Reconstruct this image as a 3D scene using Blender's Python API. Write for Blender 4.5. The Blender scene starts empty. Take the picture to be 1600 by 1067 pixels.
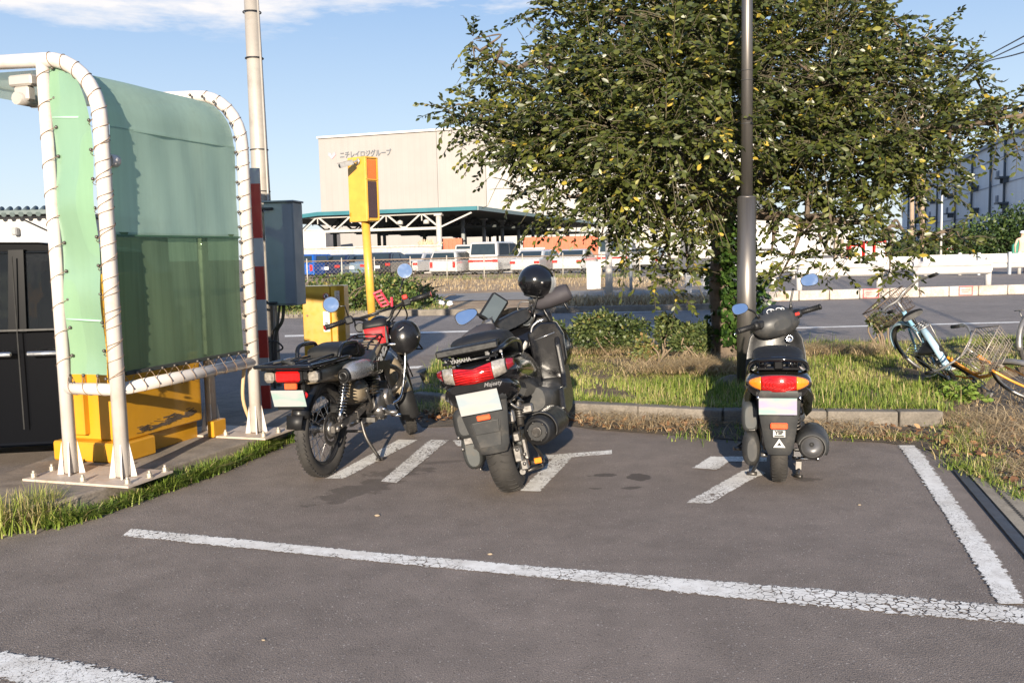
import bpy, bmesh, math, random
import numpy as np
from mathutils import Vector, Matrix, Euler, noise as mnoise
random.seed(7)
rad = math.radians
SC = bpy.context.scene
COL = SC.collection

# ------------------------------------------------------------ camera
F_PX, CAM_H, PITCH, ROLL = 1430.0, 1.3, math.atan(138/1430), 0.0225
_R0 = Vector((1,0,0)); _U0 = Vector((0, math.sin(PITCH), math.cos(PITCH)))
_F = Vector((0, math.cos(PITCH), -math.sin(PITCH)))
_R = math.cos(ROLL)*_R0 - math.sin(ROLL)*_U0
_U = math.cos(ROLL)*_U0 + math.sin(ROLL)*_R0
cam_d = bpy.data.cameras.new('camera'); cam = bpy.data.objects.new('camera', cam_d); COL.objects.link(cam)
cam_d.lens = 36*F_PX/1600; cam_d.sensor_width = 36; cam_d.clip_end = 3000; cam_d.clip_start = .05
m = Matrix.Identity(4)
for i in range(3):
    m[i][0] = _R[i]; m[i][1] = _U[i]; m[i][2] = -_F[i]
m[0][3] = 0; m[1][3] = 0; m[2][3] = CAM_H
cam.matrix_world = m
SC.camera = cam

def _ray(x, y): return _F + _R*((x-800)/F_PX) - _U*((y-533.5)/F_PX)
def G(x, y, z=0.0):                       # the point of the ground (height z) seen at a photo pixel
    d = _ray(x, y); t = (z-CAM_H)/d.z
    return Vector((d.x*t, d.y*t, z))
def AT(x, y, Y):                          # the point at distance Y seen at a photo pixel
    d = _ray(x, y); t = Y/d.y
    return Vector((d.x*t, Y, CAM_H+d.z*t))

# ------------------------------------------------------------ world, sun
SUN_EL, SUN_AZ = rad(14.8), rad(4.8)
W = bpy.data.worlds.new("World"); SC.world = W; W.use_nodes = True
nt = W.node_tree; nt.nodes.clear()
out = nt.nodes.new('ShaderNodeOutputWorld'); bg = nt.nodes.new('ShaderNodeBackground')
sky = nt.nodes.new('ShaderNodeTexSky'); sky.sky_type = 'NISHITA'; sky.sun_disc = False
sky.sun_elevation = SUN_EL; sky.sun_rotation = math.pi + SUN_AZ
sky.altitude = 0; sky.air_density = 1.0; sky.dust_density = 0.6; sky.ozone_density = 1.6
bg.inputs['Strength'].default_value = 0.13
# thin clouds: noise laid on the sky's own direction
tc = nt.nodes.new('ShaderNodeTexCoord'); sep = nt.nodes.new('ShaderNodeSeparateXYZ')
nt.links.new(tc.outputs['Generated'], sep.inputs[0])
def wm(op, a, b=None, c=None, clamp=False):
    n = nt.nodes.new('ShaderNodeMath'); n.operation = op; n.use_clamp = clamp
    for i, v in enumerate((a, b, c)):
        if v is None: continue
        if isinstance(v, (int, float)): n.inputs[i].default_value = v
        else: nt.links.new(v, n.inputs[i])
    return n.outputs[0]
mp = nt.nodes.new('ShaderNodeMapping'); mp.inputs['Scale'].default_value = (3.0, 3.0, 14.0)
nt.links.new(tc.outputs['Generated'], mp.inputs[0])
nz = nt.nodes.new('ShaderNodeTexNoise'); nz.inputs['Scale'].default_value = 2.6; nz.inputs['Detail'].default_value = 7; nz.inputs['Roughness'].default_value = .62
nt.links.new(mp.outputs[0], nz.inputs['Vector'])
el = wm('SUBTRACT', sep.outputs['Z'], wm('MULTIPLY', sep.outputs['X'], .05))
band = wm('SUBTRACT', 1.0, wm('DIVIDE', wm('ABSOLUTE', wm('SUBTRACT', el, .262)), .036), clamp=True)
side = wm('MULTIPLY_ADD', sep.outputs['X'], -1.2, .47, clamp=True)
cl = wm('MULTIPLY', wm('MULTIPLY', band, side), 1.0)
cl = wm('ADD', wm('MULTIPLY', cl, 1.0), wm('MULTIPLY_ADD', nz.outputs['Fac'], 2.6, -1.62))
cl = wm('MULTIPLY', cl, 1.5, clamp=True)
cl = wm('MULTIPLY', cl, wm('MULTIPLY_ADD', band, 2.2, 0.0, clamp=True))
mix = nt.nodes.new('ShaderNodeMix'); mix.data_type = 'RGBA'
nt.links.new(cl, mix.inputs['Factor']); nt.links.new(sky.outputs[0], mix.inputs['A'])
mix.inputs['B'].default_value = (3.7, 3.6, 3.6, 1)
# the air brightens and whitens towards the horizon more gently than the clear-sky model does at this low sun
rmp = nt.nodes.new('ShaderNodeValToRGB'); nt.links.new(wm('MAXIMUM', sep.outputs['Z'], 0.0), rmp.inputs[0])
ee = rmp.color_ramp.elements
for i, (p_, c_) in enumerate(((0, (2.85,3.15,3.40)), (.10, (2.25,2.78,3.38)), (.27, (1.20,1.85,2.95)), (.6, (.75,1.25,2.4)), (1.0, (.55,1.0,2.1)))):
    if i >= len(ee): ee.new(p_)
    ee[i].position = p_; ee[i].color = (c_[0]/4, c_[1]/4, c_[2]/4, 1)
sc4 = nt.nodes.new('ShaderNodeVectorMath'); sc4.operation = 'SCALE'; sc4.inputs['Scale'].default_value = 4.0
nt.links.new(rmp.outputs[0], sc4.inputs[0])
mx2 = nt.nodes.new('ShaderNodeMix'); mx2.data_type = 'RGBA'; mx2.inputs['Factor'].default_value = .9
nt.links.new(sky.outputs[0], mx2.inputs['A']); nt.links.new(sc4.outputs[0], mx2.inputs['B'])
nt.links.new(mx2.outputs['Result'], mix.inputs['A'])
nt.links.new(mix.outputs['Result'], bg.inputs['Color']); nt.links.new(bg.outputs[0], out.inputs[0])

sun_d = bpy.data.lights.new('sun', 'SUN'); sun = bpy.data.objects.new('sun', sun_d); COL.objects.link(sun)
sun_d.energy = 5.0; sun_d.angle = rad(0.55); sun_d.color = (1.0, .87, .70)
sd = Vector((math.sin(SUN_AZ)*math.cos(SUN_EL), math.cos(SUN_AZ)*math.cos(SUN_EL), -math.sin(SUN_EL)))
sun.rotation_euler = sd.to_track_quat('-Z', 'Y').to_euler(); sun.location = (-5, -20, 12)
SC.view_settings.view_transform = 'Standard'; SC.view_settings.look = 'None'
SC.view_settings.exposure = 1.08; SC.view_settings.gamma = 1
try:
    SC.cycles.use_denoising = True; SC.cycles.max_bounces = 6; SC.cycles.transparent_max_bounces = 12
    SC.cycles.caustics_reflective = False; SC.cycles.caustics_refractive = False
except Exception: pass

# ------------------------------------------------------------ materials
_M = {}
class NT:
    def __init__(s, name):
        s.m = bpy.data.materials.new(name); s.m.use_nodes = True; s.t = s.m.node_tree
        s.b = s.t.nodes['Principled BSDF']; s.out = s.t.nodes['Material Output']
    def n(s, typ, **k):
        x = s.t.nodes.new(typ)
        for a, v in k.items(): setattr(x, a, v)
        return x
    def l(s, a, b): s.t.links.new(a, b)
    def set(s, inp, v):
        if hasattr(v, 'is_linked') or hasattr(v, 'links'): s.l(v, inp)
        else: inp.default_value = v
    def math(s, op, *a, clamp=False):
        x = s.n('ShaderNodeMath', operation=op, use_clamp=clamp)
        for i, v in enumerate(a): s.set(x.inputs[i], v)
        return x.outputs[0]
    def coord(s, kind='Object', scale=None, rotz=0):
        c = s.n('ShaderNodeTexCoord')
        if scale is None: return c.outputs[kind]
        mp = s.n('ShaderNodeMapping'); s.l(c.outputs[kind], mp.inputs[0]); mp.inputs['Scale'].default_value = scale
        mp.inputs['Rotation'].default_value = (0,0,rotz)
        return mp.outputs[0]
    def noise(s, scale, vec=None, detail=4, rough=.55, dist=0):
        x = s.n('ShaderNodeTexNoise'); x.inputs['Scale'].default_value = scale; x.inputs['Detail'].default_value = detail
        x.inputs['Roughness'].default_value = rough; x.inputs['Distortion'].default_value = dist
        s.l(vec if vec is not None else s.coord(), x.inputs['Vector']); return x.outputs['Fac']
    def ramp(s, fac, stops):
        x = s.n('ShaderNodeValToRGB'); s.l(fac, x.inputs[0]); e = x.color_ramp.elements
        while len(e) < len(stops): e.new(.5)
        for q, (p, c) in zip(e, stops):
            q.position = p; q.color = (c[0], c[1], c[2], 1) if not isinstance(c, (int, float)) else (c, c, c, 1)
        return x.outputs[0]
    def mix(s, fac, a, b, typ='MIX'):
        x = s.n('ShaderNodeMix', data_type='RGBA', blend_type=typ)
        s.set(x.inputs['Factor'], fac)
        for k, v in (('A', a), ('B', b)):
            i = [q for q in x.inputs if q.name == k and q.type == 'RGBA'][0]
            if isinstance(v, (tuple, list)): i.default_value = (v[0], v[1], v[2], 1)
            else: s.l(v, i)
        return [q for q in x.outputs if q.type == 'RGBA'][0]
    def bump(s, h, strength=.3, dist=.01):
        x = s.n('ShaderNodeBump'); x.inputs['Strength'].default_value = strength; x.inputs['Distance'].default_value = dist
        s.l(h, x.inputs['Height']); s.l(x.outputs[0], s.b.inputs['Normal'])

def mat(name, col, rough=.5, metal=0, coat=0, var=.12, vscale=6, bump=0, bscale=200, bdist=.002, emit=None, spec=None, alpha=None, trans=0, dirt=0, dcol=(.12,.09,.07), sheen=0):
    """a painted/plastic/metal surface: base colour with a little noise, optional grain and dirt"""
    if name in _M: return _M[name]
    k = NT(name); b = k.b
    c2 = tuple(min(1, x*(1+var)) for x in col); c1 = tuple(x*(1-var) for x in col)
    f = k.noise(vscale, detail=6)
    c = k.ramp(f, [(.3, c1), (.7, c2)])
    if dirt:
        d = k.math('MULTIPLY', k.ramp(k.noise(vscale*1.7+3, detail=9, rough=.7), [(.5, 0), (.72, 1)]), dirt)
        c = k.mix(d, c, dcol)
    k.l(c, b.inputs['Base Color'])
    k.l(k.ramp(k.noise(vscale*3, detail=5), [(.3, max(0, rough-.08)), (.7, min(1, rough+.1))]), b.inputs['Roughness'])
    b.inputs['Metallic'].default_value = metal
    if coat: b.inputs['Coat Weight'].default_value = coat; b.inputs['Coat Roughness'].default_value = .05
    if bump: k.bump(k.noise(bscale, detail=3), bump, bdist)
    if spec is not None: b.inputs['Specular IOR Level'].default_value = spec
    if trans: b.inputs['Transmission Weight'].default_value = trans
    if alpha is not None: b.inputs['Alpha'].default_value = alpha
    if emit: b.inputs['Emission Color'].default_value = (*emit[0], 1); b.inputs['Emission Strength'].default_value = emit[1]
    _M[name] = k.m
    return k.m

# ------------------------------------------------------------ mesh builder
class MB:
    def __init__(s): s.v = []; s.f = []; s.sm = []; s.mi = []; s.cur = 0
    def add(s, vs, fs, smooth=False):
        o = len(s.v); s.v += [tuple(v) for v in vs]
        for f in fs: s.f.append([i+o for i in f]); s.sm.append(smooth); s.mi.append(s.cur)
        return s
    def box(s, c, d, R=None, bev=0):
        x, y, z = d[0]/2, d[1]/2, d[2]/2
        c = Vector(c)
        if bev and min(d) > bev*2.2:
            vs = []
            b = bev
            for sx in (-1,1):
                for sy in (-1,1):
                    for sz in (-1,1):
                        vs += [(sx*x, sy*(y-b), sz*(z-b)), (sx*(x-b), sy*y, sz*(z-b)), (sx*(x-b), sy*(y-b), sz*z)]
            return s.hull([c + (R @ Vector(v) if R else Vector(v)) for v in vs])
        vs = [Vector((sx*x, sy*y, sz*z)) for sx in (-1,1) for sy in (-1,1) for sz in (-1,1)]
        vs = [c + (R @ v if R else v) for v in vs]
        return s.add(vs, [(0,1,3,2),(4,6,7,5),(0,4,5,1),(2,3,7,6),(0,2,6,4),(1,5,7,3)])
    def hull(s, pts, smooth=False):
        bm = bmesh.new()
        for p in pts: bm.verts.new(p)
        r = bmesh.ops.convex_hull(bm, input=bm.verts)
        bmesh.ops.dissolve_limit(bm, angle_limit=.02, verts=bm.verts, edges=bm.edges)
        bm.verts.index_update(); used = {v for f in bm.faces for v in f.verts}
        idx = {v: i for i, v in enumerate(used)}
        s.add([tuple(v.co) for v in idx], [[idx[v] for v in f.verts] for f in bm.faces], smooth); bm.free(); return s
    def bar(s, a, b, w, h=None, up=(0,0,1)):
        a = Vector(a); b = Vector(b); d = (b-a); L = d.length; d.normalize(); u = Vector(up)
        if abs(d.dot(u)) > .99: u = Vector((0,1,0))
        x = d.cross(u).normalized(); u = x.cross(d)
        R = Matrix((x, d, u)).transposed()
        return s.box((a+b)/2, (w, L, h or w), R)
    def tube(s, pts, r, n=8, caps=True, smooth=True):
        pts = [Vector(p) for p in pts]; N = len(pts)
        if N < 2: return s
        rs = r if isinstance(r, (list, tuple)) else [r]*N
        vs = []; fs = []; prev = None
        for i, p in enumerate(pts):
            t = (pts[min(i+1, N-1)]-pts[max(i-1, 0)])
            if t.length < 1e-9: t = Vector((0,0,1))
            t.normalize()
            if prev is None:
                u = Vector((0,0,1)) if abs(t.z) < .9 else Vector((1,0,0))
                x = t.cross(u).normalized()
            else:
                x = (prev - t*prev.dot(t))
                x = x.normalized() if x.length > 1e-6 else t.orthogonal().normalized()
            prev = x; y = t.cross(x)
            for k in range(n):
                a = 2*math.pi*k/n; vs.append(p + (x*math.cos(a) + y*math.sin(a))*rs[i])
        for i in range(N-1):
            for k in range(n):
                a, b = i*n+k, i*n+(k+1) % n; fs.append((a, b, b+n, a+n))
        s.add(vs, fs, smooth)
        if caps:
            o = len(s.v)-len(vs)
            s.f.append([o+k for k in range(n-1, -1, -1)]); s.sm.append(False); s.mi.append(s.cur)
            s.f.append([o+(N-1)*n+k for k in range(n)]); s.sm.append(False); s.mi.append(s.cur)
        return s
    def lathe(s, prof, c=(0,0,0), axis=(0,0,1), n=20, smooth=True):
        """prof: (radius, height along axis) pairs"""
        ax = Vector(axis).normalized(); x = ax.orthogonal().normalized()
        if abs(ax.x) < .99 and abs(ax.x) > -.99: x = (Vector((1,0,0)) - ax*ax.x).normalized() if abs(ax.x) < .9 else x
        y = ax.cross(x); c = Vector(c); vs = []; fs = []
        for r, h in prof:
            for k in range(n):
                a = 2*math.pi*k/n; vs.append(c + ax*h + (x*math.cos(a)+y*math.sin(a))*r)
        for i in range(len(prof)-1):
            for k in range(n):
                a, b = i*n+k, i*n+(k+1) % n; fs.append((a, b, b+n, a+n))
        s.add(vs, fs, smooth); o = len(s.v)-len(vs)
        if prof[0][0] > 1e-5: s.f.append([o+k for k in range(n-1, -1, -1)]); s.sm.append(False); s.mi.append(s.cur)
        if prof[-1][0] > 1e-5: s.f.append([o+(len(prof)-1)*n+k for k in range(n)]); s.sm.append(False); s.mi.append(s.cur)
        return s
    def cyl(s, a, b, r, n=16, r2=None):
        return s.tube([a, b], [r, r if r2 is None else r2], n)
    def loft(s, rings, closed=True, caps=True, smooth=True):
        """rings: lists of points with equal counts"""
        n = len(rings[0]); vs = [p for r in rings for p in r]; fs = []
        for i in range(len(rings)-1):
            for k in range(n if closed else n-1):
                a, b = i*n+k, i*n+(k+1) % n; fs.append((a, b, b+n, a+n))
        o = len(s.v); s.add(vs, fs, smooth)
        if caps and closed:
            s.f.append([o+k for k in range(n-1, -1, -1)]); s.sm.append(False); s.mi.append(s.cur)
            s.f.append([o+(len(rings)-1)*n+k for k in range(n)]); s.sm.append(False); s.mi.append(s.cur)
        return s
    def prism(s, poly, a, b, smooth=False):
        """poly: list of 3D points; extruded from +a to +b vectors"""
        a = Vector(a); b = Vector(b); n = len(poly); p = [Vector(q) for q in poly]
        vs = [q+a for q in p]+[q+b for q in p]
        fs = [list(range(n-1, -1, -1)), list(range(n, 2*n))]+[(k, (k+1) % n, (k+1) % n+n, k+n) for k in range(n)]
        return s.add(vs, fs, smooth)
    def ell(s, c, d, R=None, nu=16, nv=10, fn=None, v0=0., v1=math.pi):
        vs = []; fs = []; c = Vector(c)
        for j in range(nv+1):
            th = v0+(v1-v0)*j/nv
            for i in range(nu):
                ph = 2*math.pi*i/nu
                p = Vector((d[0]*math.sin(th)*math.cos(ph), d[1]*math.sin(th)*math.sin(ph), d[2]*math.cos(th)))
                if fn: p = fn(p)
                if R: p = R @ p
                vs.append(c+p)
        for j in range(nv):
            for i in range(nu):
                a, b = j*nu+i, j*nu+(i+1) % nu; fs.append((a, a+nu, b+nu, b))
        return s.add(vs, fs, True)
    def torus(s, c, axis, R, r, n=40, m=10, a0=0, a1=2*math.pi, sq=None):
        ax = Vector(axis).normalized(); x = ax.orthogonal().normalized(); y = ax.cross(x); c = Vector(c)
        full = abs(a1-a0-2*math.pi) < 1e-6; N = n if full else n+1; vs = []; fs = []
        for i in range(N):
            a = a0+(a1-a0)*i/n; d = x*math.cos(a)+y*math.sin(a)
            for k in range(m):
                b = 2*math.pi*k/m; ca, sb = math.cos(b), math.sin(b)
                if sq: vs.append(c + d*(R+sq[0]*ca) + ax*sq[1]*sb)
                else: vs.append(c + d*(R+r*ca) + ax*r*sb)
        for i in range(n):
            for k in range(m):
                a, b = i*m+k, i*m+(k+1) % m; j = ((i+1) % N)*m
                fs.append((a, b, j+(k+1) % m, j+k))
        return s.add(vs, fs, True)
    def quad(s, a, b, c, d): return s.add([a, b, c, d], [(0,1,2,3)])
    def xf(s, M):
        s.v = [tuple(M @ Vector(v)) for v in s.v]; return s
    def merge(s, o):
        k = len(s.v); s.v += o.v; s.f += [[i+k for i in f] for f in o.f]; s.sm += o.sm; s.mi += o.mi; return s
    def build(s, name, mats, parent=None, loc=None, label=None, bevel=0, fixn=True):
        me = bpy.data.meshes.new(name); me.from_pydata(s.v, [], s.f)
        if not isinstance(mats, (list, tuple)): mats = [mats]
        for q in mats: me.materials.append(q)
        me.polygons.foreach_set('use_smooth', s.sm); me.polygons.foreach_set('material_index', s.mi)
        if fixn:
            bm = bmesh.new(); bm.from_mesh(me); bmesh.ops.recalc_face_normals(bm, faces=bm.faces); bm.to_mesh(me); bm.free()
        me.update()
        o = bpy.data.objects.new(name, me); COL.objects.link(o)
        if parent is not None: o.parent = parent
        if loc is not None: o.location = loc
        if label: o['label'] = label
        if bevel:
            b = o.modifiers.new('bevel', 'BEVEL'); b.width = bevel; b.segments = 2; b.limit_method = 'ANGLE'; b.angle_limit = rad(40)
            b.harden_normals = False
        return o

def sup(y, cx, cz, w, h, e=2.6, n=20, tilt=0, ax='y', bot=None):
    """superellipse ring lying across the travel axis; w, h are half sizes"""
    r = []
    for k in range(n):
        a = 2*math.pi*k/n; ca, sa = math.cos(a), math.sin(a)
        px = w*math.copysign(abs(ca)**(2/e), ca); pz = h*math.copysign(abs(sa)**(2/e), sa)
        if bot is not None and pz < 0: px *= 1-(1-bot)*(-pz/h)
        r.append(Vector((cx+px, y+pz*tilt, cz+pz)) if ax == 'y' else Vector((cx+px, cz+pz*tilt, y+pz)))
    return r

def tag(o, label=None, cat=None, group=None, kind=None):
    if label: o['label'] = label
    if cat: o['category'] = cat
    if group: o['group'] = group
    if kind: o['kind'] = kind
    return o
def thing(name, label, cat, loc=(0,0,0), rz=0, group=None, rot=None, scale=None):
    o = bpy.data.objects.new(name, None); COL.objects.link(o); o.empty_display_size = .1
    o.location = loc; o.rotation_euler = rot if rot else (0,0,rz)
    if scale: o.scale = (scale,)*3
    return tag(o, label, cat, group)
def copy_tree(o, parent=None):
    c = o.copy(); COL.objects.link(c)
    if parent is not None: c.parent = parent
    for ch in list(o.children): copy_tree(ch, c)
    return c
def text_mb(body, size, depth=.002, bold=0.0, align='CENTER', shear=0):
    """lettering as a flat mesh in the xz plane facing -y"""
    cu = bpy.data.curves.new('lettering', 'FONT'); cu.body = body; cu.size = size; cu.extrude = depth; cu.offset = bold
    cu.align_x = align; cu.align_y = 'CENTER'; cu.shear = shear; cu.resolution_u = 3
    o = bpy.data.objects.new('lettering', cu); COL.objects.link(o)
    dg = bpy.context.evaluated_depsgraph_get(); me = bpy.data.meshes.new_from_object(o.evaluated_get(dg))
    b = MB(); b.add([(v.co.x, -v.co.z, v.co.y) for v in me.vertices], [list(p.vertices) for p in me.polygons])
    bpy.data.objects.remove(o); bpy.data.curves.remove(cu); bpy.data.meshes.remove(me)
    return b
def struct(name, mb, m, **k):
    o = mb.build(name, m, **k); o['kind'] = 'structure'; return o
def curve_pts(P, n=6):
    """Catmull-Rom through points"""
    P = [Vector(p) for p in P]; Q = [P[0]*2-P[1]]+P+[P[-1]*2-P[-2]]; r = []
    for i in range(1, len(Q)-2):
        for k in range(n):
            t = k/n; a, b, c, d = Q[i-1:i+3]
            r.append(.5*((2*b)+(c-a)*t+(2*a-5*b+4*c-d)*t*t+(3*b-a-3*c+d)*t**3))
    return r+[P[-1]]
# ------------------------------------------------------------ fast leaf / blade meshes
def np_mesh(name, verts, faces, mat_, tint=None, kind=None, parent=None, smooth=False):
    """verts (N,3); faces (M,k); tint per vertex"""
    me = bpy.data.meshes.new(name); N = len(verts); M_, k = faces.shape
    me.vertices.add(N); me.vertices.foreach_set('co', verts.astype(np.float32).ravel())
    me.loops.add(M_*k); me.loops.foreach_set('vertex_index', faces.astype(np.int32).ravel())
    me.polygons.add(M_); me.polygons.foreach_set('loop_start', np.arange(0, M_*k, k, dtype=np.int32))
    me.polygons.foreach_set('loop_total', np.full(M_, k, dtype=np.int32))
    if smooth: me.polygons.foreach_set('use_smooth', np.ones(M_, dtype=bool))
    me.materials.append(mat_)
    if tint is not None:
        a = me.attributes.new('tint', 'FLOAT', 'POINT'); a.data.foreach_set('value', tint.astype(np.float32))
    me.update(); me.validate()
    o = bpy.data.objects.new(name, me); COL.objects.link(o)
    if kind: o['kind'] = kind
    if parent is not None: o.parent = parent
    return o

def leaf_mat(name, stops, rough=.45, spec=.5, trans=.25):
    if name in _M: return _M[name]
    k = NT(name); at = k.n('ShaderNodeAttribute', attribute_name='tint')
    c = k.ramp(at.outputs['Fac'], stops)
    k.l(c, k.b.inputs['Base Color']); k.b.inputs['Roughness'].default_value = rough
    k.b.inputs['Specular IOR Level'].default_value = spec
    if trans:
        tr = k.n('ShaderNodeBsdfTranslucent'); k.l(c, tr.inputs['Color'])
        mx = k.n('ShaderNodeMixShader'); mx.inputs[0].default_value = trans
        k.l(k.b.outputs[0], mx.inputs[1]); k.l(tr.outputs[0], mx.inputs[2]); k.l(mx.outputs[0], k.out.inputs[0])
    _M[name] = k.m; return k.m

RNG = np.random.default_rng(11)
def blades(pos, h, w, lean, tint, seg=3, az=None):
    """grass blades at pos (N,3); arrays h, w, lean, tint -> verts, faces, tint"""
    N = len(pos); a = RNG.uniform(0, 2*np.pi, N) if az is None else az
    d = np.stack([np.cos(a), np.sin(a), np.zeros(N)], 1); s = np.stack([-np.sin(a), np.cos(a), np.zeros(N)], 1)
    V = []; T = []
    for j in range(seg+1):
        t = j/seg
        c = pos + d*(lean*h*t**1.9)[:, None] + np.array([0, 0, 1])*(h*(t - .35*np.minimum(lean, 1.6)*t*t))[:, None]
        ww = (w*(1-t)**.6*.5)[:, None] if j < seg else (w*.04)[:, None]
        V.append(c-s*ww); V.append(c+s*ww); T.append(tint+.04*t); T.append(tint+.04*t)
    V = np.stack(V, 1).reshape(-1, 3); T = np.stack(T, 1).reshape(-1); m_ = 2*(seg+1)
    base = (np.arange(N)*m_)[:, None]
    F = np.concatenate([base+np.array([2*j, 2*j+1, 2*j+3, 2*j+2]) for j in range(seg)], 0)
    return V, F, T
def in_poly(P, poly):
    x, y = P[:, 0], P[:, 1]; r = np.zeros(len(P), bool); n = len(poly)
    for i in range(n):
        x1, y1 = poly[i][0], poly[i][1]; x2, y2 = poly[(i+1) % n][0], poly[(i+1) % n][1]
        c = ((y1 > y) != (y2 > y)) & (x < (x2-x1)*(y-y1)/((y2-y1) if y2 != y1 else 1e-9)+x1); r ^= c
    return r
def scatter(poly, n):
    xs = [p[0] for p in poly]; ys = [p[1] for p in poly]
    P = np.stack([RNG.uniform(min(xs), max(xs), n), RNG.uniform(min(ys), max(ys), n)], 1)
    return P[in_poly(P, poly)]
def vnoise(P, s, seed=0):
    return np.array([mnoise.noise(Vector((p[0]*s+seed, p[1]*s-seed, seed*.7))) for p in P])
LEAF = np.array([(0,0,0), (.30,.42,.05), (.0,.5,-.03), (-.30,.42,.05), (0,1,-.06), (.22,.75,.02), (-.22,.75,.02)])
def leaves(pos, dirs, size, tint, normal_up=.6, width=1.0):
    """folded leaves: base at pos, pointing along dirs"""
    N = len(pos); d = dirs/np.linalg.norm(dirs, axis=1, keepdims=True)
    up = RNG.normal(0, 1, (N, 3))*(1-normal_up); up[:, 2] += normal_up
    s = np.cross(d, up); s /= np.linalg.norm(s, axis=1, keepdims=True)+1e-9; u = np.cross(s, d)
    L = LEAF.copy(); L[:, 0] *= width
    V = pos[:, None, :] + size[:, None, None]*(L[None, :, 0, None]*s[:, None] + L[None, :, 1, None]*d[:, None] + L[None, :, 2, None]*u[:, None])
    V = V.reshape(-1, 3); b = (np.arange(N)*7)[:, None]
    F = np.concatenate([b+np.array(q) for q in ((0,1,2,3),)], 0)
    F = np.concatenate([b+np.array([0,1,5,2]), b+np.array([0,2,6,3]), b+np.array([2,5,4,6])], 0)
    return V, F, np.repeat(tint, 7)

# ------------------------------------------------------------ ground materials
def asphalt_mat(name, base, stains=(), patch=.16):
    k = NT(name); v = k.coord()
    big = k.noise(.5, v, 6, .6); mid = k.noise(5, v, 6, .65)
    fine = k.n('ShaderNodeTexVoronoi'); fine.inputs['Scale'].default_value = 150; k.l(v, fine.inputs['Vector'])
    fl = k.noise(260, v, 3, .7)
    lo = tuple(x*(1-patch) for x in base); hi = tuple(x*(1+patch) for x in base)
    c = k.ramp(big, [(.3, lo), (.7, hi)])
    c = k.mix(.55, c, k.ramp(mid, [(.3, (.35,)*3), (.72, (.66,)*3)]), 'OVERLAY')
    c = k.mix(.95, c, k.ramp(fl, [(.28, (.08,)*3), (.5, (.45,)*3), (.72, (.95,)*3)]), 'OVERLAY')
    v3 = k.n('ShaderNodeTexVoronoi', feature='DISTANCE_TO_EDGE'); v3.inputs['Scale'].default_value = .55
    wq = k.n('ShaderNodeTexNoise'); wq.inputs['Scale'].default_value = 3.5; wq.inputs['Detail'].default_value = 6; k.l(v, wq.inputs['Vector'])
    wv_ = k.n('ShaderNodeVectorMath', operation='MULTIPLY_ADD'); k.l(wq.outputs['Color'], wv_.inputs[0]); wv_.inputs[1].default_value = (.5,)*3; k.l(v, wv_.inputs[2]); k.l(wv_.outputs[0], v3.inputs['Vector'])
    ck = k.math('MULTIPLY', k.math('LESS_THAN', v3.outputs['Distance'], .0035), k.ramp(k.noise(.8, v, 2), [(.54, 0), (.62, .22)]))
    c = k.mix(ck, c, tuple(x*.3 for x in base))
    # pale chippings
    chips = k.n('ShaderNodeTexVoronoi'); chips.inputs['Scale'].default_value = 75; k.l(v, chips.inputs['Vector'])
    cs = k.n('ShaderNodeSeparateColor'); k.l(chips.outputs['Color'], cs.inputs[0])
    spot = k.math('MULTIPLY', k.math('LESS_THAN', chips.outputs['Distance'], .24), k.math('GREATER_THAN', cs.outputs[0], .80))
    c = k.mix(k.math('MULTIPLY', spot, .5), c, (.50,.46,.42))
    spot2 = k.math('MULTIPLY', k.math('LESS_THAN', chips.outputs['Distance'], .3), k.math('GREATER_THAN', cs.outputs[1], .85))
    c = k.mix(k.math('MULTIPLY', spot2, .6), c, tuple(x*.35 for x in base))
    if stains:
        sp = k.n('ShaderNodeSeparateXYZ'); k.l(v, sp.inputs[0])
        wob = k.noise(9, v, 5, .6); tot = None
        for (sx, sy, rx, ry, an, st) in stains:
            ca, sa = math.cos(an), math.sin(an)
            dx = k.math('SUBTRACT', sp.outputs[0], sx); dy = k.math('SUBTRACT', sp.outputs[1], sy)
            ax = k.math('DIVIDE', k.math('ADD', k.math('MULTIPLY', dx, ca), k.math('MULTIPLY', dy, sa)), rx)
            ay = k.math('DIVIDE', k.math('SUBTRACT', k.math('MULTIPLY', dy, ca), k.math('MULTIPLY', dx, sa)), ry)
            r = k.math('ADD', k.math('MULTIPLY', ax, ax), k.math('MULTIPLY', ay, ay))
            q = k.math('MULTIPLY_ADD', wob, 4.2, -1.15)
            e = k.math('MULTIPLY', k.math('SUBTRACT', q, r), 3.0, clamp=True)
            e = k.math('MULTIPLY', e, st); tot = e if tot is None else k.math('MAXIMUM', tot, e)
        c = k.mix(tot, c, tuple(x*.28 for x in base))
    k.l(c, k.b.inputs['Base Color'])
    k.b.inputs['Roughness'].default_value = .82; k.b.inputs['Specular IOR Level'].default_value = .35
    h = k.math('ADD', k.math('MULTIPLY', fine.outputs['Distance'], .7), fl)
    k.bump(h, .55, .004)
    _M[name] = k.m; return k.m

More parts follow.
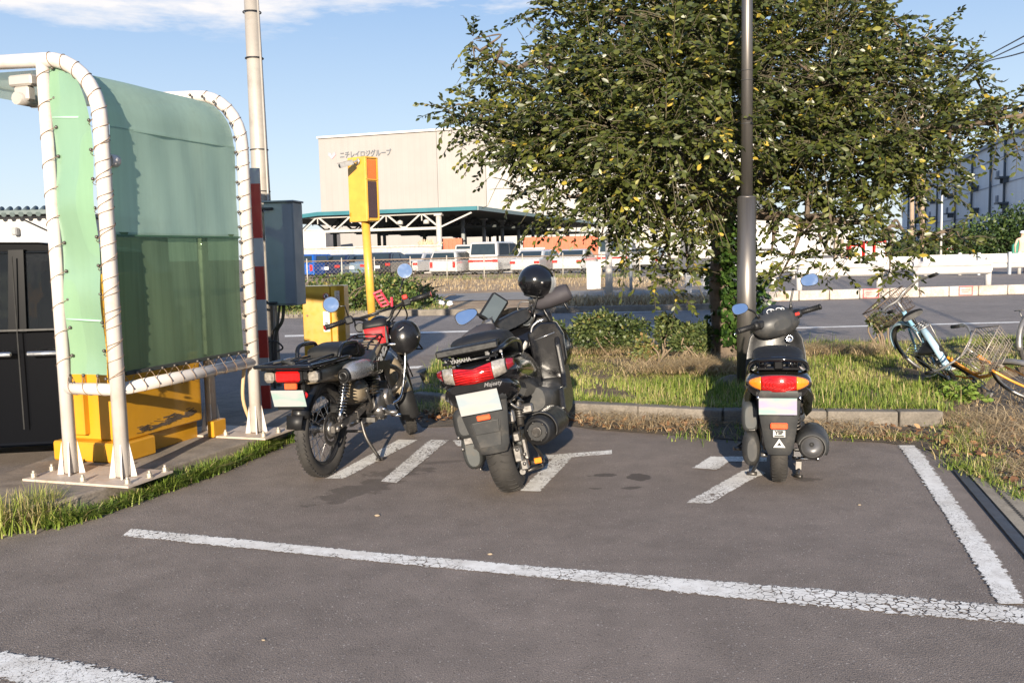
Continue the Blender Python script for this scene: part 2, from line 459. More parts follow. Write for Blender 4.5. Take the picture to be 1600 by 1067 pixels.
def paint_mat(name, wear=.45, crack=1.0, scale=1.0, edge=1.0):
    """old road paint: flakes with cracks and worn holes between, crumbling at the edges"""
    k = NT(name); v = k.coord()
    nzn = k.n('ShaderNodeTexNoise'); nzn.inputs['Scale'].default_value = 22*scale; nzn.inputs['Detail'].default_value = 3; k.l(v, nzn.inputs['Vector'])
    vm = k.n('ShaderNodeVectorMath', operation='MULTIPLY_ADD'); k.l(nzn.outputs['Color'], vm.inputs[0]); vm.inputs[1].default_value = (.05,)*3; k.l(v, vm.inputs[2])
    vo = k.n('ShaderNodeTexVoronoi', feature='DISTANCE_TO_EDGE'); vo.inputs['Scale'].default_value = 30*scale; k.l(vm.outputs[0], vo.inputs['Vector'])
    area = k.noise(1.15, v, 5, .75)
    at = k.n('ShaderNodeAttribute', attribute_name='tint'); ac = at.outputs['Fac']
    worn = k.math('MULTIPLY', k.math('ADD', k.ramp(area, [(.42, .0), (.58, 1.0)]), k.math('MULTIPLY', k.math('MAXIMUM', ac, 0.0), .35)), crack)
    cr = k.math('GREATER_THAN', vo.outputs['Distance'], k.math('MULTIPLY', worn, k.math('MULTIPLY_ADD', k.noise(11, v, 4, .7), .22, -.035)))
    wn = k.noise(60, v, 6, .8)
    hole = k.math('GREATER_THAN', k.math('ADD', wn, k.math('MULTIPLY', k.noise(3.1, v, 3), .35)), wear)
    # edges: the nearer one has crumbled further in
    em = k.math('MULTIPLY', k.math('SUBTRACT', 1.0, k.math('ABSOLUTE', ac)), 2.6)
    ez = k.math('GREATER_THAN', k.math('ADD', em, k.math('MULTIPLY', k.math('SUBTRACT', k.noise(38, v, 5, .75), .62), 3.2*edge)), k.math('MULTIPLY', k.math('MAXIMUM', ac, -.2), .5*edge))
    a = k.math('MULTIPLY', k.math('MULTIPLY', cr, hole), ez)
    c = k.ramp(k.noise(14, v, 7, .7), [(.25, (.56,.53,.48)), (.55, (.78,.76,.71))])
    g = k.ramp(k.noise(2.4, v, 6, .7), [(.45, (1,)*3), (.75, (.72,.69,.65))]); c = k.mix(1.0, c, g, 'MULTIPLY')
    k.l(c, k.b.inputs['Base Color']); k.b.inputs['Roughness'].default_value = .7
    k.l(a, k.b.inputs['Alpha']); k.bump(wn, .3, .002)
    _M[name] = k.m; return k.m

def soil_mat(name, a, b, c, scale=5):
    k = NT(name); v = k.coord()
    f = k.noise(scale, v, 9, .7); col = k.ramp(f, [(.32, a), (.5, b), (.68, c)])
    g = k.noise(70, v, 4, .7); col = k.mix(.5, col, k.ramp(g, [(.3, (.25,)*3), (.7, (.75,)*3)]), 'OVERLAY')
    k.l(col, k.b.inputs['Base Color']); k.b.inputs['Roughness'].default_value = .95; k.bump(g, .7, .02)
    _M[name] = k.m; return k.m

def concrete_mat(name, base, var=.3, stain=(.10,.08,.06), st=.5, gs=90):
    k = NT(name); v = k.coord()
    f = k.noise(3.5, v, 9, .68); c = k.ramp(f, [(.3, tuple(x*(1-var) for x in base)), (.7, tuple(x*(1+var) for x in base))])
    d = k.ramp(k.noise(1.6, v, 8, .7), [(.5, 0), (.7, 1)]); c = k.mix(k.math('MULTIPLY', d, st), c, stain)
    g = k.noise(gs, v, 4, .75); c = k.mix(.6, c, k.ramp(g, [(.3, (.28,)*3), (.7, (.72,)*3)]), 'OVERLAY')
    k.l(c, k.b.inputs['Base Color']); k.b.inputs['Roughness'].default_value = .88; k.bump(g, .45, .004)
    _M[name] = k.m; return k.m

def sheet(name, poly, z, m_, grid=None):
    b = MB(); b.add([(p[0], p[1], z) for p in poly], [list(range(len(poly)))]); o = b.build(name, m_, fixn=False)
    if o.data.polygons[0].normal.z < 0: o.data.flip_normals()
    return tag(o, kind='structure')

st = []
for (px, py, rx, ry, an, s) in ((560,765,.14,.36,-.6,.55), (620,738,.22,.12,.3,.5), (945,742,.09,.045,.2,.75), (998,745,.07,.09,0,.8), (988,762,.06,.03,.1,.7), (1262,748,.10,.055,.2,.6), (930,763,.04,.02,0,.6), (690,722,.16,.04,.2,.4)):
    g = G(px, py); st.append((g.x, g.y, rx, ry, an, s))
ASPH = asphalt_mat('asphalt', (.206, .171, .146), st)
ROAD = asphalt_mat('road_asphalt', (.215, .188, .168))
FAR = soil_mat('far_ground', (.16,.14,.12), (.20,.18,.155), (.24,.21,.18), .3)
sheet('ground', [(-900,-60), (900,-60), (900,1500), (-900,1500)], -.012, FAR)
sheet('parking_lot', [(-14,-8), (16,-8), (16,11.9), (-14,11.9)], 0, ASPH)
sheet('road', [(-60,11.9), (60,11.9), (60,60), (9,60), (9, 30), (-60,30)], 0, ROAD)

# painted lines
PAINT = paint_mat('road_paint', .40, 1.0)
PAINT2 = paint_mat('worn_road_paint', .50, .35, 1.6, 1.3)
PAINT3 = paint_mat('far_road_paint', .2, .2, 1, .3); PAINT5 = paint_mat('lettering_paint', .42, .8, 1.2, .7)
def strip_line(name, ea, eb, m_, z=.004, nx=6):
    """ea: far edge, eb: near edge (photo pixels); the strip lies on the ground"""
    def rs(px, n):
        P = [G(x, y) for x, y in px]; L = [0]
        for p, q in zip(P, P[1:]): L.append(L[-1]+(q-p).length)
        t = np.linspace(0, L[-1], n); return np.array([[np.interp(s, L, [p[i] for p in P]) for i in (0, 1)] for s in t]), L[-1]
    _, LL = rs(ea, 2); n = max(2, int(LL/.05)); A_, _ = rs(ea, n); B_, _ = rs(eb, n)
    V = np.concatenate([np.column_stack([A_+(B_-A_)*(j/nx), np.full(n, z)]) for j in range(nx+1)], 0); T = np.concatenate([np.full(n, -1+2*j/nx) for j in range(nx+1)])
    Fc = np.array([[j*n+i, (j+1)*n+i, (j+1)*n+i+1, j*n+i+1] for j in range(nx) for i in range(n-1)])
    o = np_mesh(name, V, Fc, m_, T, 'structure')
    if o.data.polygons[0].normal.z < 0: o.data.flip_normals()
    return o
strip_line('bay_line', [(206,826), (420,847), (620,866), (800,881.5), (1100,906), (1400,930), (1553,945), (1660,956)], [(188,840), (400,861), (620,884), (800,901), (1100,934), (1400,965), (1560,977), (1660,986)], PAINT)
strip_line('bay_line', [(1429,697), (1440,705), (1500,790), (1560,870), (1607,945)], [(1398,697), (1425,735), (1475,815), (1540,925), (1553,945.5)], PAINT2, .0065)
strip_line('bay_line', [(-60,1008), (0,1016), (140,1037), (300,1072)], [(-90,1050), (0,1072), (80,1090), (160,1110)], PAINT2)
for qa, qb in (([(622,687), (508,748)], [(656,688), (541,748)]), ([(671,688), (594,753)], [(704,689), (623,756)]), ([(707,689), (714,698)], [(724,689), (728,698)]), ([(866,714), (811,768)], [(900,713), (847,769)]),
               ([(845,712), (956,703.5)], [(850,719), (956,710.5)]), ([(1110,714), (1081,732)], [(1146,721), (1125,735)]), ([(1112,713.5), (1198,713.5)], [(1112,722.5), (1198,722.5)]), ([(1176,731), (1158,736), (1070,786)], [(1200,741), (1180,749), (1115,787)])):
    LZ = .0035 if qa[0][0] in (845, 1176, 622, 1112) else .006; strip_line('pavement_lettering', qa, qb, PAINT5, LZ)
for q in ([(445,524), (760,516), (760,518.5), (445,527)], [(930,510), (1110,506), (1110,508), (930,512)], [(640,573), (700,570), (700,573), (640,577)],
          [(1190,513), (1700,500), (1700,502), (1190,515)], [(900,489), (1120,484), (1120,485), (900,490.3)]):
    strip_line('road_line', [q[0], q[1]], [q[3], q[2]], PAINT3, nx=2)

# gate island on the left
CONC = concrete_mat('island_concrete', (.215,.18,.145), .4, (.07,.055,.04), .75, 70)
KERB = concrete_mat('kerb_concrete', (.165,.145,.122), .4, (.09,.08,.06), .55, 60)
isl = [G(-170,860,.1), G(0,801,.1), G(60,788,.1), G(120,775,.1), G(232,740,.1), G(335,706,.1), G(440,672,.1)]
isl2 = [G(520,640,.1), G(540,610,.1), G(500,585,.1)]
back = [G(440,585,.1), G(360,612,.1), G(290,640,.1), G(100,705,.1), G(0,741,.1), G(-170,800,.1)]
poly = isl+isl2+back
b = MB(); b.prism([(p.x, p.y, 0) for p in poly], (0,0,-.05), (0,0,.1)); o = struct('gate_island', b, CONC, bevel=.012)
# kerb blocks along the far edge of the island and round the planting bed
def kerb_run(name, pts, w, h, m_, L=1.9, gap=.004):
    b = MB(); pts = [Vector((p[0], p[1], 0)) for p in pts]
    seg = []; 
    for a, c in zip(pts, pts[1:]):
        n = max(1, round((c-a).length/L))
        for i in range(n):
            p0 = a.lerp(c, i/n); p1 = a.lerp(c, (i+1)/n); d = (p1-p0).normalized()
            b.bar(p0+d*gap+Vector((0,0,h/2-.02)), p1-d*gap+Vector((0,0,h/2-.02+random.uniform(-.004,.004))), w, h+.04)
    return struct(name, b, m_, bevel=.012)
# planting bed
bed_front = [G(652,632), G(720,640), G(860,648), G(1000,655), G(1130,662), G(1290,664), G(1400,665), G(1468,664)]
bed_right = [G(1500,650), G(1560,596), G(1640,575)]
bed_back = [G(1700,536), G(1500,540), G(1300,545), G(1000,550), G(880,555), G(740,572), G(680,580)]
kerb_run('bed_kerb', bed_front, .14, .115, KERB, 2.6, .002)
kerb_run('bed_kerb', [G(655,628), G(646,600), G(676,583), G(740,573), G(880,556)], .13, .11, KERB)
BEDSOIL = soil_mat('bed_soil', (.05,.04,.025), (.12,.085,.05), (.20,.15,.09), 4)
bed = bed_front+bed_right+bed_back
b = MB(); b.add([(p.x, p.y, .085) for p in bed], [list(range(len(bed)))]); b.add([(p.x, p.y, 0) for p in bed]+[(p.x, p.y, .085) for p in bed], [(i, (i+1) % len(bed), (i+1) % len(bed)+len(bed), i+len(bed)) for i in range(len(bed))])
struct('planting_bed', b, BEDSOIL)
# litter strip in front of the kerb
LIT = soil_mat('litter_soil', (.055,.045,.035), (.10,.08,.058), (.17,.125,.08), 7)
litp = [G(640,645), G(660,668), G(870,662), G(930,672), G(1050,680), G(1170,690), G(1290,688), G(1380,692), G(1450,703), G(1500,735), G(1530,750), G(1600,770), G(1700,800), G(1700,690), G(1560,655), G(1470,660), G(1100,655), G(870,642), G(720,634)]
sheet('litter_strip', litp, .006, LIT)

# grass in the bed
GRASS = leaf_mat('grass', [(0, (.05,.085,.015)), (.3, (.12,.19,.03)), (.55, (.23,.30,.05)), (.72, (.38,.38,.11)), (.85, (.50,.40,.20)), (1, (.56,.45,.26))], .55, .35, .35)
P = scatter([tuple(p) for p in bed], 130000)
dens = vnoise(P, .9, 3); fine = vnoise(P, 3.2, 8)
dry = np.zeros(len(P))
for (px, py, r) in ((1030,590,.75), (950,575,.5), (1290,565,.5), (1080,600,.6), (1560,560,.6)):
    g = G(px, py); dry = np.maximum(dry, np.clip(1.25-np.hypot((P[:,0]-g.x)/1.6, P[:,1]-g.y)/r, 0, 1))
keep = (fine+dens*.6 > -.22+RNG.uniform(-.3,.3,len(P))) & (RNG.uniform(0,1,len(P)) < np.clip(1.1-(P[:,1]-7)*.11, .3, 1)) & (P[:,0] < 8)
fk = fine[keep]; P = P[keep]; dry = dry[keep]; dens = dens[keep]; n = len(P)
h = RNG.uniform(.025,.085,n)*(1+1.3*np.clip(dens,0,1))*(1-.5*dry); tall = RNG.uniform(0,1,n) < .04; h[tall] *= 1.9
tint = np.clip(RNG.normal(.50,.15,n)-dens*.28+fk*.15+dry*.36, 0, 1); tint[RNG.uniform(0,1,n) < .10] = .85
lean = np.abs(RNG.normal(.45,.35,n))+dry*1.3
V, F, T = blades(np.column_stack([P, np.full(n, .08)]), h, RNG.uniform(.004,.010,n), lean, tint)
tag(np_mesh('grass', V, F, GRASS, T, 'stuff'), 'green and straw coloured grass growing in the planting bed', 'grass')
# dry straw lying in the bed and litter before the kerb
STRAW = leaf_mat('straw', [(0, (.18,.12,.065)), (.5, (.42,.31,.17)), (1, (.62,.50,.32))], .8, .2, .1)
def straw(poly, n, z, hmax, name, label, tm=.55, clump=1.6):
    P = scatter(poly, n); q = vnoise(P, clump, 5); P = P[q > -.12+RNG.uniform(-.2,.2,len(P))]; n = len(P)
    V, F, T = blades(np.column_stack([P, np.full(n, z)+RNG.uniform(0,.03,n)]), RNG.uniform(.06,hmax,n), RNG.uniform(.002,.006,n), RNG.uniform(1.5,3.0,n), np.clip(RNG.normal(tm,.25,n), 0, 1))
    return tag(np_mesh(name, V, F, STRAW, T, 'stuff'), label, 'straw')
for (px, py, rx, ry, n) in ((1030,592,1.5,.6,9000), (1290,570,.9,.45,3500), (940,568,.8,.3,1500), (1150,600,.7,.4,1500)):
    g = G(px, py); straw([(g.x+rx*math.cos(a), g.y+ry*math.sin(a)) for a in np.linspace(0, 6.28, 16)], n, .12, .22, 'dry_grass', 'pale dry grass lying flat in the planting bed')
straw([tuple(p) for p in litp], 34000, .005, .15, 'dry_litter', 'brown straw and dead leaves along the foot of the kerb', .45)
# dead leaves
P = scatter([tuple(p) for p in litp], 5200); P = P[vnoise(P, 2.2, 9) > -.1]
DEAD = leaf_mat('dead_leaf', [(0, (.10,.05,.03)), (.5, (.26,.13,.06)), (1, (.42,.27,.14))], .8, .2, .1)
V, F, T = leaves(np.column_stack([P, np.full(len(P), .015)+RNG.uniform(0,.02,len(P))]), np.column_stack([RNG.normal(0,1,(len(P),2)), RNG.uniform(-.1,.5,len(P))]), RNG.uniform(.03,.065,len(P)), RNG.uniform(0,1,len(P)), .7)
tag(np_mesh('dead_leaves', V, F, DEAD, T, 'stuff'), 'brown dead leaves scattered along the kerb', 'leaves')
# weeds at the corner of the bed and grass along the island kerb
def tuft_line(name, pts, n, hr, spread, label, tm=.4, z=0.0, wr=(.004,.010), lr=.7, bias=None):
    seg = [(Vector(a), Vector(c)) for a, c in zip(pts, pts[1:])]; L = [(c-a).length for a, c in seg]; tot = sum(L); PP = []
    for (a, c), l in zip(seg, L):
        for _ in range(int(n*l/tot)):
            p = a.lerp(c, random.random()); PP.append((p.x+random.gauss(0, spread), p.y+random.gauss(0, spread)))
    P = np.array(PP); q = vnoise(P, 5, 2); keep = q > -.5+RNG.uniform(-.2,.2,len(P)); P = P[keep]; q = q[keep]; n = len(P)
    h = RNG.uniform(hr[0], hr[1], n)*(1+.7*np.clip(q,-.5,1))
    V, F, T = blades(np.column_stack([P, np.full(n, z)]), h, RNG.uniform(wr[0], wr[1], n), np.abs(RNG.normal(lr,.4,n)), np.clip(RNG.normal(tm,.13,n)+(RNG.uniform(0,1,n) < .12)*.4, 0, 1), az=bias)
    return tag(np_mesh(name, V, F, GRASS, T, 'stuff'), label, 'grass')
tuft_line('grass_fringe', [G(80,824), G(120,815), G(238,774), G(338,738), G(455,688)], 6500, (.04,.115), .022, 'fringe of green grass along the edge of the gate island', .33, wr=(.005,.011), lr=.9)
tuft_line('grass_fringe', [G(-30,835), G(20,828), G(70,815), G(100,805)], 1500, (.06,.19), .05, 'yellowing grass clump at the near end of the gate island', .66, lr=.6)
tuft_line('kerb_weeds', [G(1490,650), G(1510,685), G(1515,715), G(1580,745)], 2300, (.02,.075), .10, 'rough weeds at the corner of the planting bed', .62)
tuft_line('kerb_weeds', [G(1490,728), G(1530,742), G(1620,785)], 1300, (.015,.05), .045, 'short weeds beside the drain cover', .48)
tuft_line('kerb_weeds', [G(1300,683), G(1420,684), G(1480,690)], 900, (.02,.06), .06, 'low weeds growing in the litter below the kerb', .5)
tuft_line('kerb_edge_grass', [G(655,628), G(720,636), G(860,643), G(1000,650), G(1130,657), G(1290,659), G(1400,660), G(1470,658)], 9000, (.02,.09), .045, 'grass growing over the top edge of the bed kerb', .45, z=.08, lr=1.0)
tuft_line('kerb_weeds', [G(650,640), G(700,645)], 500, (.03,.12), .05, 'weeds at the left tip of the planting bed', .5)
tuft_line('kerb_weeds', [G(1080,690), G(1170,650), G(1180,690)], 600, (.025,.08), .1, 'weeds round the foot of the lamp post', .4)

# road surface things: leaf, pebbles
b = MB()
for (px, py, r) in ((590,806,.012), (766,866,.009), (412,1000,.006), (1343,789,.007)):
    g = G(px, py); b.ell((g.x, g.y, r*.35), (r*1.3, r, r*.5), nu=7, nv=5, fn=lambda p: p*random.uniform(.8,1.2))
tag(b.build('grit', mat('grit', (.30,.24,.17), .9)), 'pale bits of grit lying on the asphalt', 'grit', kind='stuff')

# rough asphalt to the right of the bed and the drain
DARK = asphalt_mat('old_asphalt', (.085,.075,.07))
sheet('side_path', [G(1510,668), G(1560,596), G(1720,560), G(1800,640), G(1800,760), G(1640,735), G(1560,705)], .010, DARK)
IRON = mat('drain_iron', (.10,.10,.105), .5, .7, dirt=.4)
dr = thing('drain_channel', 'long drain channel with iron edge strip and dusty grating beside the bay line', 'drain')
a0, a1 = G(1497,738), G(1640,905); d = (a1-a0).normalized(); sdv = Vector((d.y, -d.x, 0))
if sdv.x < 0: sdv = -sdv
b = MB(); b.bar(a0+Vector((0,0,.008)), a1+d*.8+Vector((0,0,.008)), .05, .012); b.build('edge_strip', IRON, dr)
b = MB(); w = .30
b.prism([a0+sdv*.04, a1+d*.8+sdv*.04, a1+d*.8+sdv*w, a0+sdv*w], (0,0,.002), (0,0,.012)); b.build('grating', concrete_mat('grating_concrete', (.30,.26,.20), .2, (.08,.06,.04), .7), dr)
L = (a1-a0).length+.8
for j in range(2):
    b = MB()
    for i in range(int(L/.03)):
        p = a0+d*(.02+i*.03)+sdv*(.10+.12*j); b.bar(p+Vector((0,0,.0135)), p+d*.012+sdv*.012+Vector((0,0,.0135)), .014, .003)
    b.build('slot_row', mat('slot_dark', (.02,.02,.02), .9), dr)
# ------------------------------------------------------------ far side of the road
HD = rad(16.5); EX = Vector((math.cos(HD), -math.sin(HD), 0)); EY = Vector((math.sin(HD), math.cos(HD), 0))
RZ = -HD
Zv = Vector((0,0,1))
VERGE = soil_mat('verge_soil', (.20,.13,.075), (.32,.22,.13), (.42,.31,.19), 1.2)
PATHM = concrete_mat('path_concrete', (.22,.205,.185), .15, gs=40)
def gpoly(name, px, z, m_, h=0):
    pts = [G(x, y) for x, y in px]
    if not h: return sheet(name, pts, z, m_)
    b = MB(); b.prism([(p.x, p.y, 0) for p in pts], (0,0,-.05), (0,0,h)); return struct(name, b, m_)
gpoly('verge', [(380,497), (640,493), (900,487), (1115,484), (1115,462), (900,430), (400,430), (380,450)], .10, VERGE, .10)
gpoly('footpath', [(640,479), (900,473), (1120,470), (1125,458), (900,460), (640,466)], .112, PATHM)
gpoly('footpath', [(380,492), (620,488), (620,483), (380,486)], .112, PATHM)
b = MB(); b.bar(G(600,494)+Zv*.06, G(1112,484.5)+Zv*.06, .15, .13); b.bar(G(380,498)+Zv*.06, G(600,494)+Zv*.06, .15, .13); struct('far_kerb', b, KERB)
gpoly('far_yard', [(380,440), (1300,425), (1300,404), (380,408)], .0, FAR)
# dry grass of the verge
def area_grass(name, px, n, h, z, tm, label, m_=STRAW, w=.02, cl=.6):
    poly = [G(x, y) for x, y in px]; P = scatter([tuple(p) for p in poly], n); q = vnoise(P, cl, 4); P = P[q > -.3+RNG.uniform(-.2,.2,len(P))]; n = len(P)
    V, F, T = blades(np.column_stack([P, np.full(n, z)]), RNG.uniform(h[0],h[1],n), RNG.uniform(w*.5,w,n), RNG.uniform(.4,2,n), np.clip(RNG.normal(tm,.2,n),0,1), seg=2)
    return tag(np_mesh(name, V, F, m_, T, 'stuff'), label, 'grass')
area_grass('dry_verge_grass', [(640,462), (1110,452), (1080,437), (640,440)], 9000, (.06,.22), .1, .62, 'dry yellow grass along the wire fence')
area_grass('dry_verge_grass', [(870,487), (1112,482), (1112,470), (880,474)], 4500, (.05,.30), .1, .4, 'dry brown grass tufts on the traffic island')
area_grass('green_verge_grass', [(440,500), (700,492), (700,484), (440,490)], 1800, (.04,.14), .1, .6, 'sparse grass at the far kerb', GRASS)
area_grass('fence_foot_grass', [(640,442), (1000,437), (1000,434), (640,438)], 2600, (.1,.42), .1, .5, 'taller grass at the foot of the wire fence', GRASS, .03)

def leaf_cloud(name, centres, n, size, mat_, z0=None, kind=None, parent=None, tintm=.45, tvar=.2, shell=.55, up=.55):
    """leaves through a set of ellipsoids (x,y,z,rx,ry,rz)"""
    PP = []; DD = []; vol = [c[3]*c[4]*c[5] for c in centres]; tv = sum(vol)
    for c, v_ in zip(centres, vol):
        k = int(n*v_/tv)+1; d = RNG.normal(0,1,(k,3)); d /= np.linalg.norm(d,axis=1,keepdims=True)
        r = (shell+(1-shell)*RNG.uniform(0,1,k))**.6*(1+.18*RNG.normal(0,1,k))
        p = np.array(c[:3])+d*np.array(c[3:6])*r[:,None]; PP.append(p); DD.append(d+RNG.normal(0,.7,(k,3)))
    P = np.concatenate(PP); D = np.concatenate(DD)
    if z0 is not None: q = P[:,2] > z0; P = P[q]; D = D[q]
    k = len(P); clump = np.array([mnoise.noise(Vector(p)*2.2) for p in P])
    V, F, T = leaves(P, D, RNG.uniform(size[0],size[1],k), np.clip(RNG.normal(tintm,tvar,k)+clump*.25,0,1), up)
    return np_mesh(name, V, F, mat_, T, kind, parent)
SHRUB = leaf_mat('shrub_leaf', [(0, (.025,.045,.012)), (.4, (.06,.10,.022)), (.7, (.12,.17,.04)), (.9, (.24,.24,.07)), (1, (.35,.27,.10))], .45, .5, .25)
BARK = mat('bark', (.12,.09,.065), .9, var=.35, vscale=14, bump=.7, bscale=45, bdist=.01)

# big shrub on the verge
sb = thing('overgrown_shrub', 'wide overgrown green shrub spreading over the verge behind the yellow cabinet', 'shrub', AT(560,480,21.0)*1)
sb.location.z = 0
cs = []
for (px, py, r, Y) in ((445,478,.55,21.5),(475,462,.75,22),(510,448,.75,22),(535,462,.8,21.5),(560,440,.7,22.3),(590,452,.85,22),(620,446,.75,22.5),(645,452,.6,22),(655,470,.5,21.5),(600,478,.7,21),(560,484,.6,20.8),(500,486,.6,20.8),(640,482,.5,21),(675,462,.35,22),(455,490,.4,20.8),(606,432,.4,22.5),(545,428,.35,22.5),(668,440,.22,22.4)):
    p = AT(px, py, Y); cs.append((p.x-sb.location.x, p.y-sb.location.y, max(.15,p.z-.22), r*.95, r*.8, r*.62))
leaf_cloud('foliage', cs, 17000, (.05,.11), SHRUB, .05, None, sb, .56, .24, .35)
b = MB()
for i in range(46):
    c = random.choice(cs); a = Vector((c[0]*.8+random.uniform(-.4,.4), c[1], .0)); e = Vector((c[0]+random.uniform(-.6,.6), c[1]+random.uniform(-.5,.3), c[2]+random.uniform(.1,.62)))
    mdl = (a+e)/2+Vector((random.uniform(-.2,.2), random.uniform(-.2,.2), .15)); b.tube(curve_pts([a, mdl, e], 4), [.018]*4+[.012]*4+[.005], 5)
b.build('stems', BARK, sb)

# ------------------------------------------------------------ large buildings
def wallM(name, col, seams=(2.2, 0), line=.75, rough=.7, var=.04, dirt=.12):
    """flat cladding with thin vertical seams in the wall's own x"""
    k = NT(name); v = k.coord(); sp = k.n('ShaderNodeSeparateXYZ'); k.l(v, sp.inputs[0])
    f = k.math('FRACT', k.math('DIVIDE', sp.outputs[0], seams[0])); e = k.math('LESS_THAN', f, .05/seams[0])
    c = k.ramp(k.noise(.35, v, 6), [(.3, tuple(x*(1-var) for x in col)), (.7, tuple(x*(1+var) for x in col))])
    streak = k.n('ShaderNodeMapping'); k.l(v, streak.inputs[0]); streak.inputs['Scale'].default_value = (1.5,1.5,.06)
    c = k.mix(k.math('MULTIPLY', k.ramp(k.noise(1, streak.outputs[0], 6), [(.45,0),(.75,1)]), dirt), c, tuple(x*.55 for x in col))
    c = k.mix(e, c, tuple(x*line for x in col))
    if seams[1]:
        f2 = k.math('FRACT', k.math('DIVIDE', sp.outputs[2], seams[1])); c = k.mix(k.math('LESS_THAN', f2, .06/seams[1]), c, tuple(x*line for x in col))
    k.l(c, k.b.inputs['Base Color']); k.b.inputs['Roughness'].default_value = rough
    _M[name] = k.m; return k.m
WHITEB = mat('white_building', (.42,.41,.40), .6, vscale=.5)
# warehouse with the lettering: facade plane through (505,159) and (762,150)
fa = AT(505,400,159); fb = AT(762,400,150); fa.z = fb.z = 0
fd = (fb-fa).normalized(); fz = math.atan2(fd.y, fd.x); H0 = AT(762,200,150).z
wh = thing('cold_store_warehouse', 'huge windowless beige warehouse with dark lettering and pink emblem high on its wall', 'warehouse', fa, fz)
Lm = (fb-fa).length; Lr = 42
def lbox(x0, x1, y0, y1, z0, z1): return MB().box(((x0+x1)/2, (y0+y1)/2, (z0+z1)/2), (x1-x0, y1-y0, z1-z0))
lbox(0, Lm*.72, 0, 60, 0, H0).build('wall', wallM('beige_clad', (.29,.272,.26), (1.1, 0), .90), wh)
lbox(Lm*.722, Lm, 0.0, 60, 0, H0).build('wall', wallM('beige_clad_pale', (.30,.285,.272), (1.1, 0), .90), wh)
lbox(Lm+.15, Lm+Lr, -.2, 60, 0, H0).build('wall', wallM('white_clad', (.37,.36,.345), (1.1, 0), .90), wh, label='whiter wall section')
lbox(-.15, Lm+Lr+.1, -.35, 60.2, H0, H0+.35).build('parapet', mat('parapet', (.5,.48,.45), .6), wh)
tb = text_mb('ニチレイロジグループ', 1.5, .05, .02, 'LEFT')
pt = AT(530,246,158); 
def onwall(px, py):
    d = _ray(px, py); o = Vector((0,0,CAM_H)); nrm = Vector((-fd.y, fd.x, 0)); t = (fa-o).dot(nrm)/d.dot(nrm); p = o+d*t; q = p-fa
    return q.dot(fd), p.z
u0, z0 = onwall(531,243.5); u1, _ = onwall(611,240); 
wdt = max(v[0] for v in tb.v)-min(v[0] for v in tb.v); s_ = (u1-u0)/wdt
tb.xf(Matrix.Translation((u0, -.12, z0)) @ Matrix.Diagonal((s_, 1, s_*1.25, 1)))
tb.build('lettering', mat('sign_dark', (.15,.16,.18), .5), wh)
ue, ze = onwall(519,244); b = MB()
for sg in (-1, 1):   # pink winged emblem
    b.prism([(ue, -.12, ze-.55), (ue+sg*.75, -.12, ze+.15), (ue+sg*.62, -.12, ze+.62), (ue+sg*.2, -.12, ze+.45), (ue, -.12, ze+.1)], (0,0,0), (0,.06,0))
b.build('emblem', mat('sign_pink', (.80,.30,.34), .5), wh)

# open shed with teal roof edge and white trusses
CN = AT(745,322,70); ZR = CN.z; CN.z = 0
sh = thing('open_truck_shed', 'open sided shed with teal roof edge, white front truss and rows of posts', 'shed', CN, RZ)
TEAL = mat('teal_roof', (.018,.125,.155), .5, vscale=1); DKST = mat('shed_dark_steel', (.035,.045,.043), .7, dirt=.4, vscale=1); SHW = mat('shed_white_steel', (.40,.385,.36), .6)
b = MB()
b.prism([(-18.6,0,ZR-.45), (-13.4,0,ZR), (0,0,ZR), (0,0,ZR-.30), (-13.4,0,ZR-.30), (-18.6,0,ZR-.75)], (0,0,0), (0,.25,0)); b.build('fascia', TEAL, sh)
b = MB(); b.prism([(-18.6,.26,ZR-.50), (-13.4,.26,ZR-.05), (0,.26,ZR-.05), (0,.26,ZR-.2), (-13.4,.26,ZR-.2), (-18.6,.26,ZR-.65)], (0,0,0), (0,62,0)); b.build('roof', DKST, sh)
b = MB(); b.box((.08, 31, ZR-.16), (.1, 62, .30)); b.build('side_gutter', mat('shed_gutter', (.18,.26,.26), .6), sh)
def truss(b, y, z1, z0, x0, x1, step, r):
    b.box(((x0+x1)/2, y, z0), (x1-x0, r, r*1.3)); n = int((x1-x0)/step)
    for i in range(n):
        a = x0+i*step; b.bar((a, y, z0), (a+step/2, y, z1), r*.8, r*.8); b.bar((a+step/2, y, z1), (a+step, y, z0), r*.8, r*.8)
        b.box((a+step/2, y, z1-.08), (r*3, r*.5, .2)); b.box((a, y, z0+.1), (r*3, r*.5, .2)); b.bar((a+step/2, y, z1), (a+step/2+.0, y, (z0+z1)/2), r*.5, r*.5)
b = MB(); truss(b, .5, ZR-.35, ZR-1.55, -18.2, -3.2, 3.0, .16); b.box((-9.0, .5, ZR-.42), (12.0, .12, .14)); b.bar((-3.2,.5,ZR-1.5), (-.6,.5,ZR-.45), .12, .12)
b.build('front_truss', SHW, sh)
for j in range(1, 9):
    b = MB(); y = .5+j*5.6; truss(b, y, ZR-.35, ZR-1.35, -18.5, -.4, 2.6, .14)
    b.build('rear_truss', DKST, sh)
for j in range(9):
    y = .5+j*5.6
    b = MB(); b.cyl((-3.3, y, 0), (-3.3, y, ZR-.5), .22 if j == 0 else .17, 14); b.box((-3.3, y, ZR-.55), (.6,.5,.14)); b.build('post', SHW if j == 0 else mat('shed_post', (.22,.24,.24), .6), sh)
    if j in (2, 4, 6, 8):
        for xx in (-9.0, -13.5, -18.0):
            b = MB(); b.box((xx, y, (ZR-1.3)/2), (.26,.26,ZR-1.3)); b.box((xx, y, ZR-1.4), (.8,.2,.2)); b.build('inner_post', DKST, sh)
